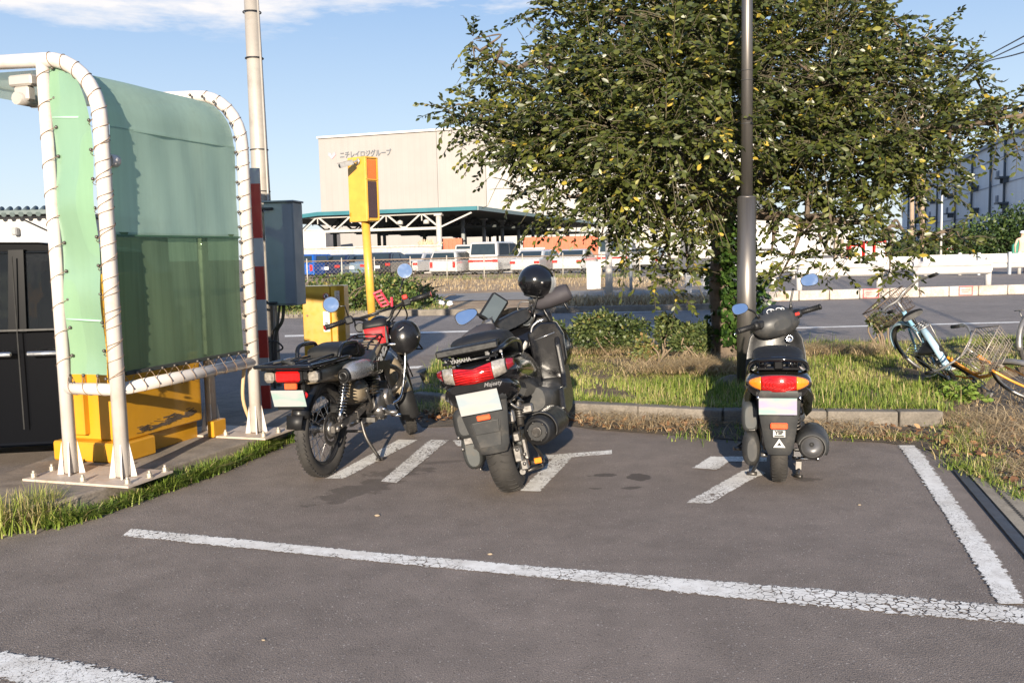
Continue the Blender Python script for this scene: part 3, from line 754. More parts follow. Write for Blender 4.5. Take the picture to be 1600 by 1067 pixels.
for px, py in ((623,328), (669,328)):
    b = MB(); u = (AT(px,py,72)-CN); b.lathe([(.05,0),(.22,.1),(.25,.35)], (u.dot(EX), .35, ZR-.85), (0,0,-1), 12); b.build('lamp', SHW, sh)

# low wall behind the cars, and the low white buildings
def box_thing(name, label, cat, px0, px1, Y, ytop, m_, depth=1.0, extra=None, z0=0):
    a = AT(px0, 400, Y); c = AT(px1, 400, Y); zt = AT((px0+px1)/2, ytop, Y).z
    b = MB(); b.box(((c.x-a.x)/2, depth/2, (zt+z0)/2), (c.x-a.x, depth, zt-z0)); b.box(((c.x-a.x)/2, depth/2, zt+.06), (c.x-a.x+.15, depth+.2, .12)); 
    if extra: extra(b, c.x-a.x, zt)
    o = b.build(name, m_); o.location = (a.x, Y, 0); return tag(o, label, cat)
box_thing('yard_wall', 'long pale concrete wall behind the parked cars', 'wall', 400, 690, 66, 388, concrete_mat('yard_wall_concrete', (.42,.39,.36), .12, gs=8), .3)
box_thing('yard_wall', 'short pale wall standing between the timber and the container', 'wall', 692, 850, 64, 391, concrete_mat('yard_wall_b', (.46,.44,.42), .1, gs=8), .3)
def eaves(b, w, zt):
    for i in range(int(w/3)): b.box((1.5+i*3, -.05, zt*.55), (1.6, .06, .8))
box_thing('low_office', 'low white building seen under the left end of the shed', 'building', 395, 510, 138, 361, WHITEB, 12, eaves)
box_thing('white_annex', 'white flat annex seen under the tree right of the trunk', 'building', 1085, 1330, 130, 345, WHITEB, 14, eaves)
def awn(b, w, zt): b.box((w*.35, -.5, zt*.5), (w*.3, .9, .15))
box_thing('white_workshop', 'small white workshop with grey awning behind the right guard rail', 'building', 1168, 1262, 88, 366, mat('workshop_white', (.66,.66,.66), .6, vscale=1), 8, awn)

# grey warehouse on the right, seen along its side
o0 = AT(1640,380,96); o0.z = 0
def along(px):       # distance along the wall (direction EY from o0) seen at px
    d = _ray(px, 380); r = d.x/d.y; return (r*o0.y-o0.x)/(EY.x-r*EY.y)
L_ = along(1409); HG = AT(1600,203, (o0+EY*along(1600)).y).z
gw = thing('grey_warehouse', 'long blue grey warehouse with drainpipes and small canopies running back on the right', 'warehouse', o0, math.pi/2-HD)
GW = wallM('grey_clad', (.60,.66,.72), (.9, 0), .9, .6, .05, .25)
b = MB(); b.box((L_/2-20, -15, HG/2), (L_+40, 30, HG)); b.build('wall', GW, gw)
b = MB(); b.box((L_/2-20, -15, HG+.25), (L_+40.8, 30.8, .5)); b.build('parapet', mat('grey_parapet', (.25,.30,.36), .6), gw)
DP = mat('downpipe', (.07,.09,.11), .6)
for px in (1570,1548, 1519, 1493.5, 1465, 1447, 1432, 1420):
    b = MB(); b.cyl((along(px), .25, 0), (along(px), .25, HG), .16, 8); b.build('downpipe', DP, gw)
for k_, (pxs, hh) in enumerate((((1571,1526,1487.5,1459,1437), 7.2), ((1571,1525,1486.6,1459,1437), 11.0))):
    hh = AT(1571, (317.5, 277.6)[k_], (o0+EY*along(1571)).y).z
    for px in pxs:
        u = along(px); b = MB(); b.box((u, .6, hh), (2.4, 1.2, .22)); b.box((u-.9, .35, hh-.35), (.12,.6,.6)); b.box((u+.9, .35, hh-.35), (.12,.6,.6)); b.build('canopy', DP, gw)
        for dx in (5.2,): 
            b = MB(); b.box((u+dx, .08, hh+.7), (1.3, .12, 1.0)); b.box((u+dx, .14, hh+.7), (.9, .1, .6)); b.build('vent', mat('vent_grey', (.20,.24,.30), .6), gw)
b = MB()
for z_ in (HG*.36, HG*.62, HG*.86): b.box((L_/2-20, .04, z_), (L_+40, .06, .12))
b.build('band', mat('band_grey', (.27,.32,.39), .6), gw)

# hedge in front of the grey warehouse
hd = thing('tall_hedge', 'tall dark evergreen hedge in front of the grey warehouse', 'hedge', (AT(1540,400,62).x, 62, 0))
cs = []
for (px, py, r) in ((1385,398,.9),(1410,396,1.0),(1440,392,1.1),(1470,388,1.2),(1500,384,1.4),(1530,378,1.5),(1560,374,1.7),(1590,370,1.9),(1620,368,2.1),(1650,366,2.1),(1515,392,1.4),(1548,390,1.5),(1580,388,1.6),(1610,388,1.6),(1585,362,.9),(1500,396,1.2),(1465,398,1.2),(1640,388,1.6)):
    p = AT(px, py, 62); cs.append((p.x-hd.location.x, 0, max(p.z, .5), r*1.1, r*.9, r))
leaf_cloud('foliage', cs, 15000, (.14,.30), leaf_mat('hedge_leaf', [(0, (.012,.025,.010)), (.5, (.035,.065,.018)), (.8, (.09,.13,.03)), (1, (.16,.17,.05))], .5, .4, .1), 0, None, hd, .45, .2, .6)
b = MB(); b.box((0,.3,.75), (AT(1655,400,62).x-AT(1378,400,62).x, .9, 1.5)); 
for i in range(22): b.cyl((-6+i*.6, -.1, 0), (-6+i*.6+random.uniform(-.2,.2), 0, 1.8), .06, 6)
b.build('stems', mat('hedge_stem', (.02,.025,.012), .95), hd)

# ------------------------------------------------------------ generic things beyond
ORNG = mat('safety_orange', (.75,.10,.03), .5); WHT = mat('white_paint', (.50,.49,.48), .5, dirt=.25, dcol=(.30,.22,.15)); CREAM = mat('cream_paint', (.74,.66,.60), .45, dirt=.2, dcol=(.35,.18,.08), vscale=3)
def cone_at(px, py, Y, label, first=None):
    p = AT(px, py, Y); p.z = 0
    if first is None:
        c = thing('traffic_cone', label, 'cone', p, 0, 'traffic cones beyond the guard rail')
        b = MB(); b.box((0,0,.02), (.38,.38,.04)); b.build('base', mat('cone_base', (.05,.05,.05), .8), c)
        b = MB(); b.lathe([(.16,.04),(.13,.15)], n=14); b.lathe([(.115,.24),(.085,.38)], n=14); b.lathe([(.065,.50),(.03,.70),(.0,.71)], n=14); b.build('body', ORNG, c)
        b = MB(); b.lathe([(.131,.15),(.116,.24)], n=14); b.lathe([(.086,.38),(.066,.50)], n=14); b.build('band', mat('cone_white', (.8,.78,.76), .5), c)
        return c
    c = copy_tree(first); c.location = p; c['label'] = label; return c
cones = [(1290,'orange cone standing alone left of the red stands'), (1493,'leftmost cone of the row below the hedge'), (1498,'cone close beside the leftmost cone of the hedge row'), (1514,'pale orange cone between the two pairs below the hedge'), (1522,'left cone of the middle pair below the hedge'), (1529,'right cone of the middle pair below the hedge'),
         (1546,'left cone of the trio below the right of the hedge'), (1551,'middle cone of the trio below the right of the hedge'), (1555,'right cone of the trio below the right of the hedge'), (1568,'cone standing next right of the trio below the hedge'), (1580,'rightmost traffic cone near the green net')]
c0 = None
for px, lb in cones:
    o = cone_at(px, 405, 47 if px > 1400 else 42, lb, c0); c0 = c0 or o
# red stands / machines
RED = mat('stand_red', (.70,.03,.02), .45)
def stand(px0, px1, ytop, Y, label, z0=0):
    a = AT(px0,400,Y); c = AT(px1,400,Y); w = c.x-a.x; zt = AT(px0, ytop, Y).z
    t = thing('vending_machine', label, 'vending machine', (a.x+w/2, Y, 0), 0, 'red machines beyond the guard rail')
    MB().box((0,.3,zt/2), (w,.6,zt), bev=.03).build('cabinet', RED, t)
    MB().box((0,-.01,zt*.66), (w*.78,.03,zt*.5)).build('display_window', mat('vend_window', (.62,.70,.68), .2), t)
    b = MB()
    for i in range(3):
        for j in range(4): b.box((-w*.27+j*w*.18, -.035, zt*(.5+.15*i)), (w*.09, .03, zt*.09))
    b.build('bottles', mat('vend_bottles', (.55,.45,.40), .4, var=.6, vscale=30), t)
    MB().box((0,-.01,zt*.2), (w*.6,.04,zt*.12)).build('tray', mat('vend_tray', (.75,.72,.70), .4), t)
    return t
stand(1328,1348,382,49,'red drinks machine on the left of the three, half behind leaves')
stand(1350,1364,377,49,'narrow middle one of the three red machines')
stand(1366,1385,375,49,'red drinks machine on the right of the three, nearest the hedge')
# weathered timber posts and board beside them
for px0, px1, yt, lb in ((1303,1309,368,'grey timber post standing left of the red machines'), (1313,1319,374,'shorter leaning timber post beside the red machines')):
    a = AT(px0,400,45); c = AT(px1,400,45); b = MB(); zt = AT(px0,yt,45).z
    b.prism([(a.x,45,0),(c.x,45,0),(c.x-.03,45,zt),(a.x+.05,45,zt-.05)], (0,0,0), (0,.2,0)); tag(b.build('timber_post', mat('old_timber', (.33,.26,.20), .9, var=.3)), lb, 'post')
# utility poles and lamp on the right
def upole(px, ybot, ytop, Y, r0, r1, label):
    a = AT(px[1],ybot,Y); t_ = AT(px[0],ytop,Y); t = thing('utility_pole', label, 'pole', (a.x,Y,0))
    b = MB(); b.tube([(0,0,0), (t_.x-a.x, 0, t_.z)], [r0, r1], 12); b.build('shaft', mat('pole_concrete', (.36,.27,.20), .85), t)
    b = MB(); zt = t_.z-.8
    for k_ in range(2): b.box((t_.x-a.x, 0, zt-k_*.9), (1.9,.1,.1))
    b.build('crossarm', mat('crossarm', (.3,.3,.3), .5, .6), t)
    b = MB()
    for k_ in range(2):
        for xx in (-.85,-.3,.85): b.lathe([(.03,0),(.06,.05),(.03,.1),(.06,.15),(.02,.22)], (t_.x-a.x+xx, 0, zt-k_*.9+.05), n=8)
    b.build('insulator', mat('insulator', (.6,.6,.58), .3), t)
    return Vector((t_.x, Y, t_.z-.8))
w1 = upole((1441,1441),400,120,62,.17,.12,'brown concrete utility pole carrying the wires, right one of two behind the tree')
w2 = upole((1425,1425),400,150,66,.17,.12,'brown utility pole half hidden by leaves, left one of two behind the tree')
for (y0, y1, lb, k_) in ((97,57,'highest overhead wire at the upper right',0), (101,68,'middle overhead wire at the upper right',1), (104,82,'lowest overhead wire at the upper right',2)):
    a = w1+Vector((.85 if k_ == 0 else -.3, 0, 0-(.9 if k_ == 2 else 0))); q0 = AT(1527,y0,50); e = AT(1600,y1,34); e2 = e+(e-q0)*2.2
    b = MB(); b.tube(curve_pts([a, q0, e, e2], 8), .028, 5); tag(b.build('overhead_wire', mat('wire_black', (.03,.03,.035), .6)), lb, 'wire', 'overhead wires on the right')
lp = thing('road_lamp', 'thin white road lamp with long side arm before the grey warehouse', 'street lamp', (AT(1470,400,56).x,56,0))
zt = AT(1470,288,56).z
b = MB(); b.tube([(0,0,0),(0,0,zt)], [.075,.045], 10); b.build('mast', WHT, lp)
b = MB(); b.tube(curve_pts([(0,0,zt-.1),(.5,0,zt+.12),(1.4,0,zt+.28)],5), .04, 8); b.build('arm', WHT, lp)
b = MB(); b.box((1.5,0,zt+.28), (.8,.25,.14), bev=.03); b.build('lamp_head', WHT, lp)

# ------------------------------------------------------------ guard rails and kerb blocks on the right
k0 = G(1150,472.3); k1 = G(1660,457.5)
# continue left behind the tree
n = 11; dk = (k1-k0)/n; KW = concrete_mat('white_kerb', (.44,.40,.36), .18, (.36,.15,.05), .55, 25)
kerb_lb = ['white kerb block at the left end of the run, behind the tree trunk','white kerb block just right of the lamp post','white kerb block below the right mirror of the small scooter','white kerb block with the first red outlined box','white kerb block next right of the first red box','stained white kerb block above the blue bicycle handlebar','white kerb block above the bicycle basket','white kerb block with the second red outlined box','white kerb block right of the second red box','white kerb block at the right edge of the frame','white kerb block beyond the right edge of the frame']
for i in range(n):
    a = k0+dk*i; b = MB(); b.bar(a+dk.normalized()*.012+Zv*.12, a+dk-dk.normalized()*.012+Zv*.12, .22, .24+random.uniform(-.006,.006))
    o = b.build('kerb_block', KW, bevel=.02); tag(o, kerb_lb[i], 'kerb', 'white kerb blocks under the guard rail')
dkn = dk.normalized(); kn = Vector((dkn.y, -dkn.x, 0)); kn = kn if kn.y < 0 else -kn
for j, (px0, px1) in enumerate(((1297,1322),(1490,1512))):
    g0 = G(px0, 462); t0 = (Vector((g0.x,g0.y,0))-k0).dot(dkn); w_ = (px1-px0)/F_PX*22.4; b = MB()
    def q(u, z): return k0+dkn*(t0+u)+kn*.114+Zv*z
    b.bar(q(0,.02), q(0,.235), .03, .008, up=kn); b.bar(q(w_,.02), q(w_,.235), .03, .008, up=kn); b.bar(q(0,.228), q(w_,.228), .008, .02); b.bar(q(0,.025), q(w_,.025), .008, .02)
    b.bar(q(w_*.15,.15), q(w_*.85,.15), .006, .012); b.bar(q(w_*.2,.10), q(w_*.75,.10), .006, .012)
    tag(b.build('painted_mark', mat('mark_red', (.65,.12,.12), .7)), ('red outlined box painted on the kerb right of the scooter mirror', 'red outlined box painted on the kerb above the fallen bicycles')[j], 'marking')
GR = mat('rail_white', (.50,.485,.47), .4, dirt=.25, dcol=(.35,.2,.12), vscale=2)
def rail(pxa, pxb, posts, Y, label, grp='white guard rails across the road', ztop=.86, hh=.34):
    a = AT(pxa,420,Y); a.z = 0; c = AT(pxb,420,Y-.0); c.z = 0; c.y = Y-.02*(c.x-a.x)
    L = (c-a).length; t = thing('guard_rail', label, 'guard rail', a, math.atan2(c.y-a.y, c.x-a.x), grp)
    prof = [(0,0),(-.05,.04),(-.05,.11),(0,.155),(0,.185),(-.05,.23),(-.05,.30),(0,hh)]
    b = MB(); r0 = [Vector((0,p[0]-.06,ztop-hh+p[1])) for p in prof]+[Vector((0,p[0]-.05,ztop-hh+p[1])) for p in reversed(prof)]
    b.loft([r0, [v+Vector((L,0,0)) for v in r0]], smooth=False); b.build('beam', GR, t)
    for px in posts:
        u = (AT(px,420,Y).x-a.x); b = MB(); b.cyl((u,.06,0), (u,.06,ztop+.03), .075, 12); b.lathe([(.08,0),(.06,.03),(0,.05)], (u,.06,ztop+.03), n=12); b.box((u,.0,ztop-hh/2), (.1,.1,.2)); b.build('post', GR, t)
    return t
rail(1246,1378,(1250,1374),23.3,'guard rail section right of the scooter mirror')
rail(1425,1545,(1432,1545),23.1,'guard rail section above the fallen bicycles')
rail(1120,1215,(1130,1209),24.0,'guard rail section directly behind the lamp post')
rail(1160,1440,(1170,1240,1310,1390),37.5,'long far guard rail behind the nearer sections','far white barriers',.80,.52)
rail(1441,1680,(1447,1500,1592,1650),37.0,'far barrier panels at the right edge of the frame','far white barriers',.84,.58)
for px, lb in ((1528,'left narrow grey gap post of the far barrier'), (1576,'right narrow grey gap post of the far barrier')):
    p = AT(px,420,36.8); tag(lbox(p.x-.05,p.x+.05,36.7,36.8,0,.9).build('barrier_post', mat('post_grey', (.35,.38,.42), .5)), lb, 'post')
# green net and worker at the far right
b = MB(); p = AT(1582,400,50); b.prism([(p.x,50,0),(p.x+.9,50,0),(p.x+.9,50,.9),(p.x+.45,50,1.5),(p.x,50,1.1)], (0,0,0), (0,.12,0)); tag(b.build('net_screen', mat('net_green', (.02,.18,.12), .7)), 'small green net screen beside the far hedge', 'screen')
# person far at the edge
pr = thing('person', 'person in white cap and pale orange top standing behind the far barrier', 'person', (AT(1597,400,37.9).x, 37.9, 0), rad(160))
def skin_body(name, nodes, edges, m_, parent, root=0):
    me = bpy.data.meshes.new(name); me.from_pydata([n_[0] for n_ in nodes], edges, []); o = bpy.data.objects.new(name, me); COL.objects.link(o); o.parent = parent
    md = o.modifiers.new('skin', 'SKIN'); md.use_smooth_shade = True
    for v_, n_ in zip(me.skin_vertices[0].data, nodes): v_.radius = (n_[1], n_[1] if len(n_) < 3 else n_[2])
    me.skin_vertices[0].data[root].use_root = True; me.materials.append(m_)
    o.modifiers.new('sub', 'SUBSURF').levels = 1; return o
PN = [((0,0,.95),.13,.10),((0,0,1.15),.13,.10),((0,0,1.38),.15,.10),((0,0,1.50),.055,.055),((0,-.01,1.60),.085,.10),((.19,0,1.40),.05),((.27,.02,1.14),.04),((.24,-.12,.93),.032),((.23,-.17,.86),.035),((-.19,0,1.40),.05),((-.27,.02,1.14),.04),((-.24,-.12,.93),.032),((-.23,-.17,.86),.035),((.09,0,.86),.085),((.10,-.02,.48),.06),((.10,.02,.09),.04),((.10,-.12,.04),.035),((-.09,0,.86),.085),((-.10,-.02,.48),.06),((-.10,.02,.09),.04),((-.10,-.12,.04),.035)]
PE = [(0,1),(1,2),(2,3),(3,4),(2,5),(5,6),(6,7),(7,8),(2,9),(9,10),(10,11),(11,12),(0,13),(13,14),(14,15),(15,16),(0,17),(17,18),(18,19),(19,20)]
skin_body('body', PN, PE, mat('work_clothes', (.62,.40,.30), .8), pr)
b = MB(); b.ell((0,-.01,1.66), (.11,.125,.09), nu=14, nv=8, v1=math.pi*.55); b.box((0,-.13,1.665), (.15,.09,.015)); b.build('cap', mat('cap_white', (.8,.8,.78), .6), pr)
b = MB(); b.ell((0,-.02,1.60), (.075,.09,.105), nu=12, nv=10); b.box((0,-.115,1.60), (.02,.03,.04)); b.build('face', mat('skin', (.45,.28,.2), .6), pr)
# ------------------------------------------------------------ wire fence
fx = [(G(px,440).x/G(px,440).y*44) for px in (420,480.7,535,586,642,699,757,817,880,940,1000)]
fn = thing('wire_fence', 'low wire mesh fence with thin pale posts before the parked cars', 'fence', (fx[0],44,0))
FP = mat('fence_post', (.45,.42,.37), .6, .3); 
for x in fx:
    b = MB(); b.cyl((x-fx[0],0,0),(x-fx[0],0,1.22),.03,8); b.lathe([(.034,0),(.02,.03),(0,.04)],(x-fx[0],0,1.22),n=8); b.build('post', FP, fn)
b = MB(); W_ = fx[-1]-fx[0]
b.cyl((0,0,1.12),(W_,0,1.12),.026,8); b.cyl((0,0,.15),(W_,0,.15),.014,6); b.build('rail', mat('fence_rail', (.20,.15,.11), .7), fn)
b = MB(); i = 0.
while i < W_:
    for d_ in (-1, 1): b.tube([(i,0,.12 if d_ > 0 else 1.1), (min(i+.98,W_),0,1.1 if d_ > 0 else .12)], .0045, 3, False)
    i += .19
b.build('mesh', mat('fence_mesh', (.30,.27,.23), .6, .4), fn)

# ------------------------------------------------------------ parked cars
GLASS = mat('car_glass', (.02,.03,.035), .08, 0, spec=.8); TYRE = mat('tyre', (.02,.02,.02), .75, vscale=30); HUB = mat('hub', (.35,.35,.36), .35, .8)
TAIL = mat('tail_red', (.55,.02,.015), .2, coat=.5); TRIMB = mat('trim_black', (.02,.02,.022), .5)
def car_mesh(kind, body, t):
    """x across, y forward, origin at the rear bumper's middle; profile (y, z) of the side"""
    if kind == 'van':   W_, lo, up, zb = 1.84, [(0,.35),(.0,1.0),(.05,1.15),(4.35,1.15),(4.62,.85),(4.68,.35)], [(.05,1.15),(.16,1.90),(.3,1.98),(3.3,1.98),(3.6,1.9),(4.35,1.15)], 1.15
    elif kind == 'wagon': W_, lo, up, zb = 1.70, [(0,.32),(.0,.85),(.06,.95),(3.3,.98),(4.2,.82),(4.35,.32)], [(.06,.95),(.28,1.42),(.45,1.49),(2.3,1.49),(2.55,1.43),(3.35,.97)], .95
    elif kind == 'hatch': W_, lo, up, zb = 1.68, [(0,.32),(.0,.88),(.08,.98),(3.0,1.0),(3.75,.84),(3.85,.32)], [(.08,.98),(.42,1.45),(.65,1.51),(2.0,1.5),(2.25,1.43),(3.05,.99)], .97
    else:               W_, lo, up, zb = 1.75, [(0,.32),(.0,.86),(.08,.95),(1.0,.99),(3.4,.96),(4.4,.80),(4.5,.32)], [(.75,.98),(1.35,1.38),(1.6,1.44),(2.5,1.44),(2.75,1.38),(3.5,.95)], .96
    b = MB(); ln = lambda prof, half, ins=0: [Vector((half, y, z)) for y, z in prof]
    def body_from(prof, w0, taper, bulge=.0):
        n = len(prof); R = []; zmin = min(z for _, z in prof); zmax = max(z for _, z in prof)
        for s in (-1, -.93, .93, 1):
            ring = []
            for y, z in prof:
                f = (z-zmin)/(zmax-zmin+1e-6); hw = w0/2*(1-taper*f)
                cy = y+(.05 if y < 1 else -.05)*(abs(s) > .95)
                cz = z-(.04 if z > zmax-.1 else 0)*(abs(s) > .95)
                ring.append(Vector((s*hw, cy, cz)))
            R.append(ring)
        b.loft(R, closed=True, caps=True, smooth=False)
    body_from(lo, W_, .03); body_from(up, W_*.97, .16 if kind != 'van' else .07)
    b.build('body', body, t, bevel=.03)
    # glass: rear, sides
    g = MB(); zt = max(z for _, z in up)-.10; tp = .16 if kind != 'van' else .07
    def hw(z): return W_*.97/2*(1-tp*(z-up[0][1])/(zt+.1-up[0][1]))
    y0, z0 = up[0]; y1, z1 = up[1]; nrm = Vector((0, -(z1-z0), (y1-y0))).normalized()*.012
    def rp(f, s, k): z = z0+(z1-z0)*f; y = y0+(y1-y0)*f; return Vector((s*hw(z)*k, y, z))+nrm
    g.add([rp(.12,-1,.86), rp(.12,1,.86), rp(.95,1,.84), rp(.95,-1,.84)], [(0,1,2,3)]); g.build('rear_window', GLASS, t)
    for s in (-1, 1):
        g = MB(); zz0, zz1 = zb+.05, zt
        def edge(z, prof): return np.interp(z, [z0, z1], [y0, y1])
        ya0, ya1 = y0+.28, y1+.32; yb0, yb1 = up[-1][0]-.15, up[-2][0]-.05
        m0 = (ya0+yb0)/2
        for (p0, p1, q0, q1) in ((ya0, ya1, m0-.05, m0-.05), (m0+.05, m0+.05, yb0, yb1)):
            g.add([(s*(hw(zz0)+.012), p0, zz0), (s*(hw(zz0)+.012), q0, zz0), (s*(hw(zz1)+.012), q1, zz1), (s*(hw(zz1)+.012), p1, zz1)], [(0,1,2,3)])
        g.build('side_window', GLASS, t)
    zl = {'van': .88, 'wagon': .72, 'hatch': .8, 'sedan': .76}[kind]
    for s in (-1, 1):
        MB().box((s*(W_/2-.17), -.012, zl), (.30 if kind != 'wagon' else .16, .05, .14 if kind != 'wagon' else .34), bev=.01).build('tail_lamp', TAIL, t)
        for yy in (.75, lo[-1][0]-.85):
            wh_ = MB(); wh_.torus((s*(W_/2-.11), yy, .31), (1,0,0), .23, .09, 24, 8, sq=(.085,.10)); w_ = wh_.build('wheel', TYRE, t)
            MB().lathe([(.0,-.07),(.15,-.075),(.17,-.05),(.17,.05),(0,.05)], (s*(W_/2-.11), yy, .31), (-s,0,0), 14).build('rim', HUB, w_)
    MB().box((0, -.03, .45), (W_*.9, .12, .2), bev=.03).build('bumper', body if kind != 'van' else body, t)
    MB().box((0, -.018 if kind != 'sedan' else -.018, .66), (.33,.02,.165)).build('licence_plate', mat('plate_white', (.75,.75,.72), .5), t)
    MB().box((0, 2.1, .28), (W_*.9, lo[-1][0]-.6, .12)).build('underside', TRIMB, t)
    if kind == 'van': MB().box((0, -.008, .88), (W_*.98, .03, .10)).build('red_band', TAIL, t)
    for s in (-1, 1): MB().box((s*(W_/2+.06), up[-1][0]-.35, zb+.05), (.14,.08,.12), bev=.02).build('side_mirror', TRIMB if kind == 'van' else body, t)
def car_paint(nm, c, metal=0): return mat('car_'+nm, c, .25, metal, coat=.8, var=.03, vscale=1)
CW = car_paint('white', (.42,.42,.415)); CB = car_paint('blue', (.01,.10,.42), .2); CN2 = car_paint('navy', (.012,.018,.05), .2); CG = car_paint('silver', (.34,.38,.42), .6); CK = car_paint('black', (.012,.012,.014)); CS = car_paint('steel', (.20,.28,.36), .5)
GRP = 'cars parked behind the wire fence'
cars = [('wagon', CB, 470, 52, 'bright blue car at the left end, partly behind the grey cabinet'), ('sedan', CN2, 510, 53, 'dark navy car with low roof beside the bright blue car'), ('sedan', CS, 550, 54, 'steel grey car showing left of the yellow pole'), ('hatch', CK, 590, 54, 'black car with rounded roof right of the yellow pole'),
        ('sedan', CW, 633, 57, 'white sedan behind the round motorcycle mirror'), ('sedan', CG, 660, 60, 'silver car half hidden by the white estate car'), ('wagon', CW, 692, 52, 'white estate car parked left of the tall white van'), ('van', CW, 755, 53, 'tall white van with red band across its tail'),
        ('hatch', CK, 688, 62, 'black wagon roof showing behind the white estate car'), ('van', CW, 728, 66, 'white van behind the estate car, only its roof and rear window showing'), ('sedan', CW, 820, 51.5, 'white sedan directly right of the tall white van'), ('sedan', CW, 886, 52, 'white sedan with blue reflections left of the blank board'),
        ('van', CW, 957, 55, 'white van behind the concrete post, under the tree'), ('wagon', CG, 842, 64, 'silver estate behind the white sedans'), ('wagon', CW, 1010, 60, 'white estate car behind the leaves left of the trunk'), ('van', CW, 1466, 62, 'small looking white van far off beneath the road lamp')]
protos = {}
for kind, paint, px, Y, lb in cars:
    p = AT(px, 430, Y); key = (kind, paint.name)
    if key in protos: t = copy_tree(protos[key]); t['label'] = lb; t.location = (p.x, Y, 0)
    else:
        t = thing('parked_car' if kind != 'van' else 'parked_van', lb, 'car' if kind != 'van' else 'van', (p.x, Y, 0), 0, GRP); car_mesh(kind, paint, t); protos[key] = t
    t.rotation_euler = (0,0,RZ-rad(random.uniform(-2,3)))
# containers, timber, dark bush under the shed
def container(px0, px1, y0, y1, Y, label):
    a = AT(px0,y0,Y); c = AT(px1,y1,Y); w, h = c.x-a.x, a.z-c.z; b = MB(); b.box((w/2,1.2,h/2),(w,2.4,h)); n = int(w/.28)
    for i in range(n): b.box((.14+i*w/n, -.03, h/2), (w/n*.5,.06,h*.9))
    o = b.build('shipping_container', mat('container_orange', (.50,.10,.04), .6, dirt=.3)); o.location = (a.x,Y,0); o.scale.z = a.z/h if c.z > .5 else 1; return tag(o, label, 'container')
container(690,722,373,392,72,'orange container beside the white shed post')
container(818,935,371,385,78,'long orange ribbed container behind the parked cars at the tree')
b = MB()
for i in range(26):
    a = AT(655+random.uniform(0,26),386,69); b.bar((a.x,69,a.z-.3+random.uniform(0,.1)), (a.x+random.uniform(-.8,.8),69.4,a.z+random.uniform(.2,.6)), .09, .05)
tag(b.build('timber_pile', mat('timber', (.48,.36,.24), .8, var=.3)), 'heap of pale planks leaning under the shed roof', 'timber')
p = AT(623,384,67); b = MB(); b.box((0,0,1.1),(1.5,2.5,.25)); b.box((-1.1,.0,1.02),(2.6,.6,.1)); b.prism([(-.5,0,1.2),(-.35,0,1.75),(0,0,1.95),(.5,0,1.9),(.7,0,1.2)],(0,-.6,0),(0,.6,0)); b.box((.0,0,.5),(1.3,1.6,.95)); b.cyl((-.9,.2,.5),(-.9,.4,.5),.5,12); b.cyl((.6,-.9,.5),(.6,-.6,.5),.5,12)
o = b.build('forklift', mat('machine_brown', (.06,.05,.02), .7)); o.location = (p.x,67,0); tag(o, 'dark work machine standing on the yard under the shed', 'machine')

# blank white board on castors, concrete post, thin pole, little white posts
bd = thing('sign_board', 'blank white upright board on a small base at the verge', 'sign', (AT(928,455,29).x,29,0), rad(-4))
zt = AT(928,409,29).z; zb_ = AT(928,452,29).z
MB().box((0,0,(zt+zb_)/2),(.44,.10,zt-zb_),bev=.02).build('panel', mat('board_white', (.74,.73,.72), .5), bd)
b = MB(); b.box((0,0,zb_/2),(.3,.3,.06)); b.cyl((-.15,0,0),(-.15,0,zb_),.03,8); b.cyl((.15,0,0),(.15,0,zb_),.03,8); b.build('foot', mat('board_foot', (.25,.22,.2), .7), bd)
pc = thing('concrete_post', 'pale cylindrical post standing on the verge left of the tree trunk', 'post', (AT(952,470,24).x,24,0))
zt = AT(952,366,24).z; b = MB(); b.tube([(0,0,0),(0,0,zt)],[.10,.085],14); b.build('shaft', mat('post_pale', (.52,.48,.43), .7, dirt=.3), pc)
MB().lathe([(.10,0),(.07,.05),(0,.07)],(0,0,zt),n=14).build('cap', WHT, pc)
q = AT(986,455,27); b = MB(); b.cyl((0,0,0),(0,0,AT(986,372,27).z),.045,10); b.lathe([(.07,0),(.07,.04),(.0,.06)],n=10); o = b.build('thin_post', mat('thin_post', (.40,.42,.45), .5, .4)); o.location = (q.x,27,0); tag(o, 'thin grey steel post between the concrete post and the tree', 'post')
for px, y0, y1, lb in ((1076,447,427,'short white delineator board left of the trunk'), (1100,455,432,'short white post just left of the tree trunk')):
    q = AT(px,y0,25); zt = AT(px,y1,25).z; b = MB(); b.box((0,0,zt/2),(.17,.06,zt),bev=.01); b.box((0,0,.03),(.25,.2,.06)); o = b.build('delineator', WHT); o.location = (q.x,25,0); tag(o, lb, 'post')
b = MB()
for px, py in ((692,482),(703,485),(690,484)):
    g = G(px,py); b.ell((g.x,g.y,.16),(.09,.07,.06),nu=7,nv=5,fn=lambda p: p*random.uniform(.7,1.3))
o = b.build('litter', mat('litter_white', (.75,.74,.72), .7)); tag(o, 'scraps of white litter on the far verge', 'litter', kind='stuff')

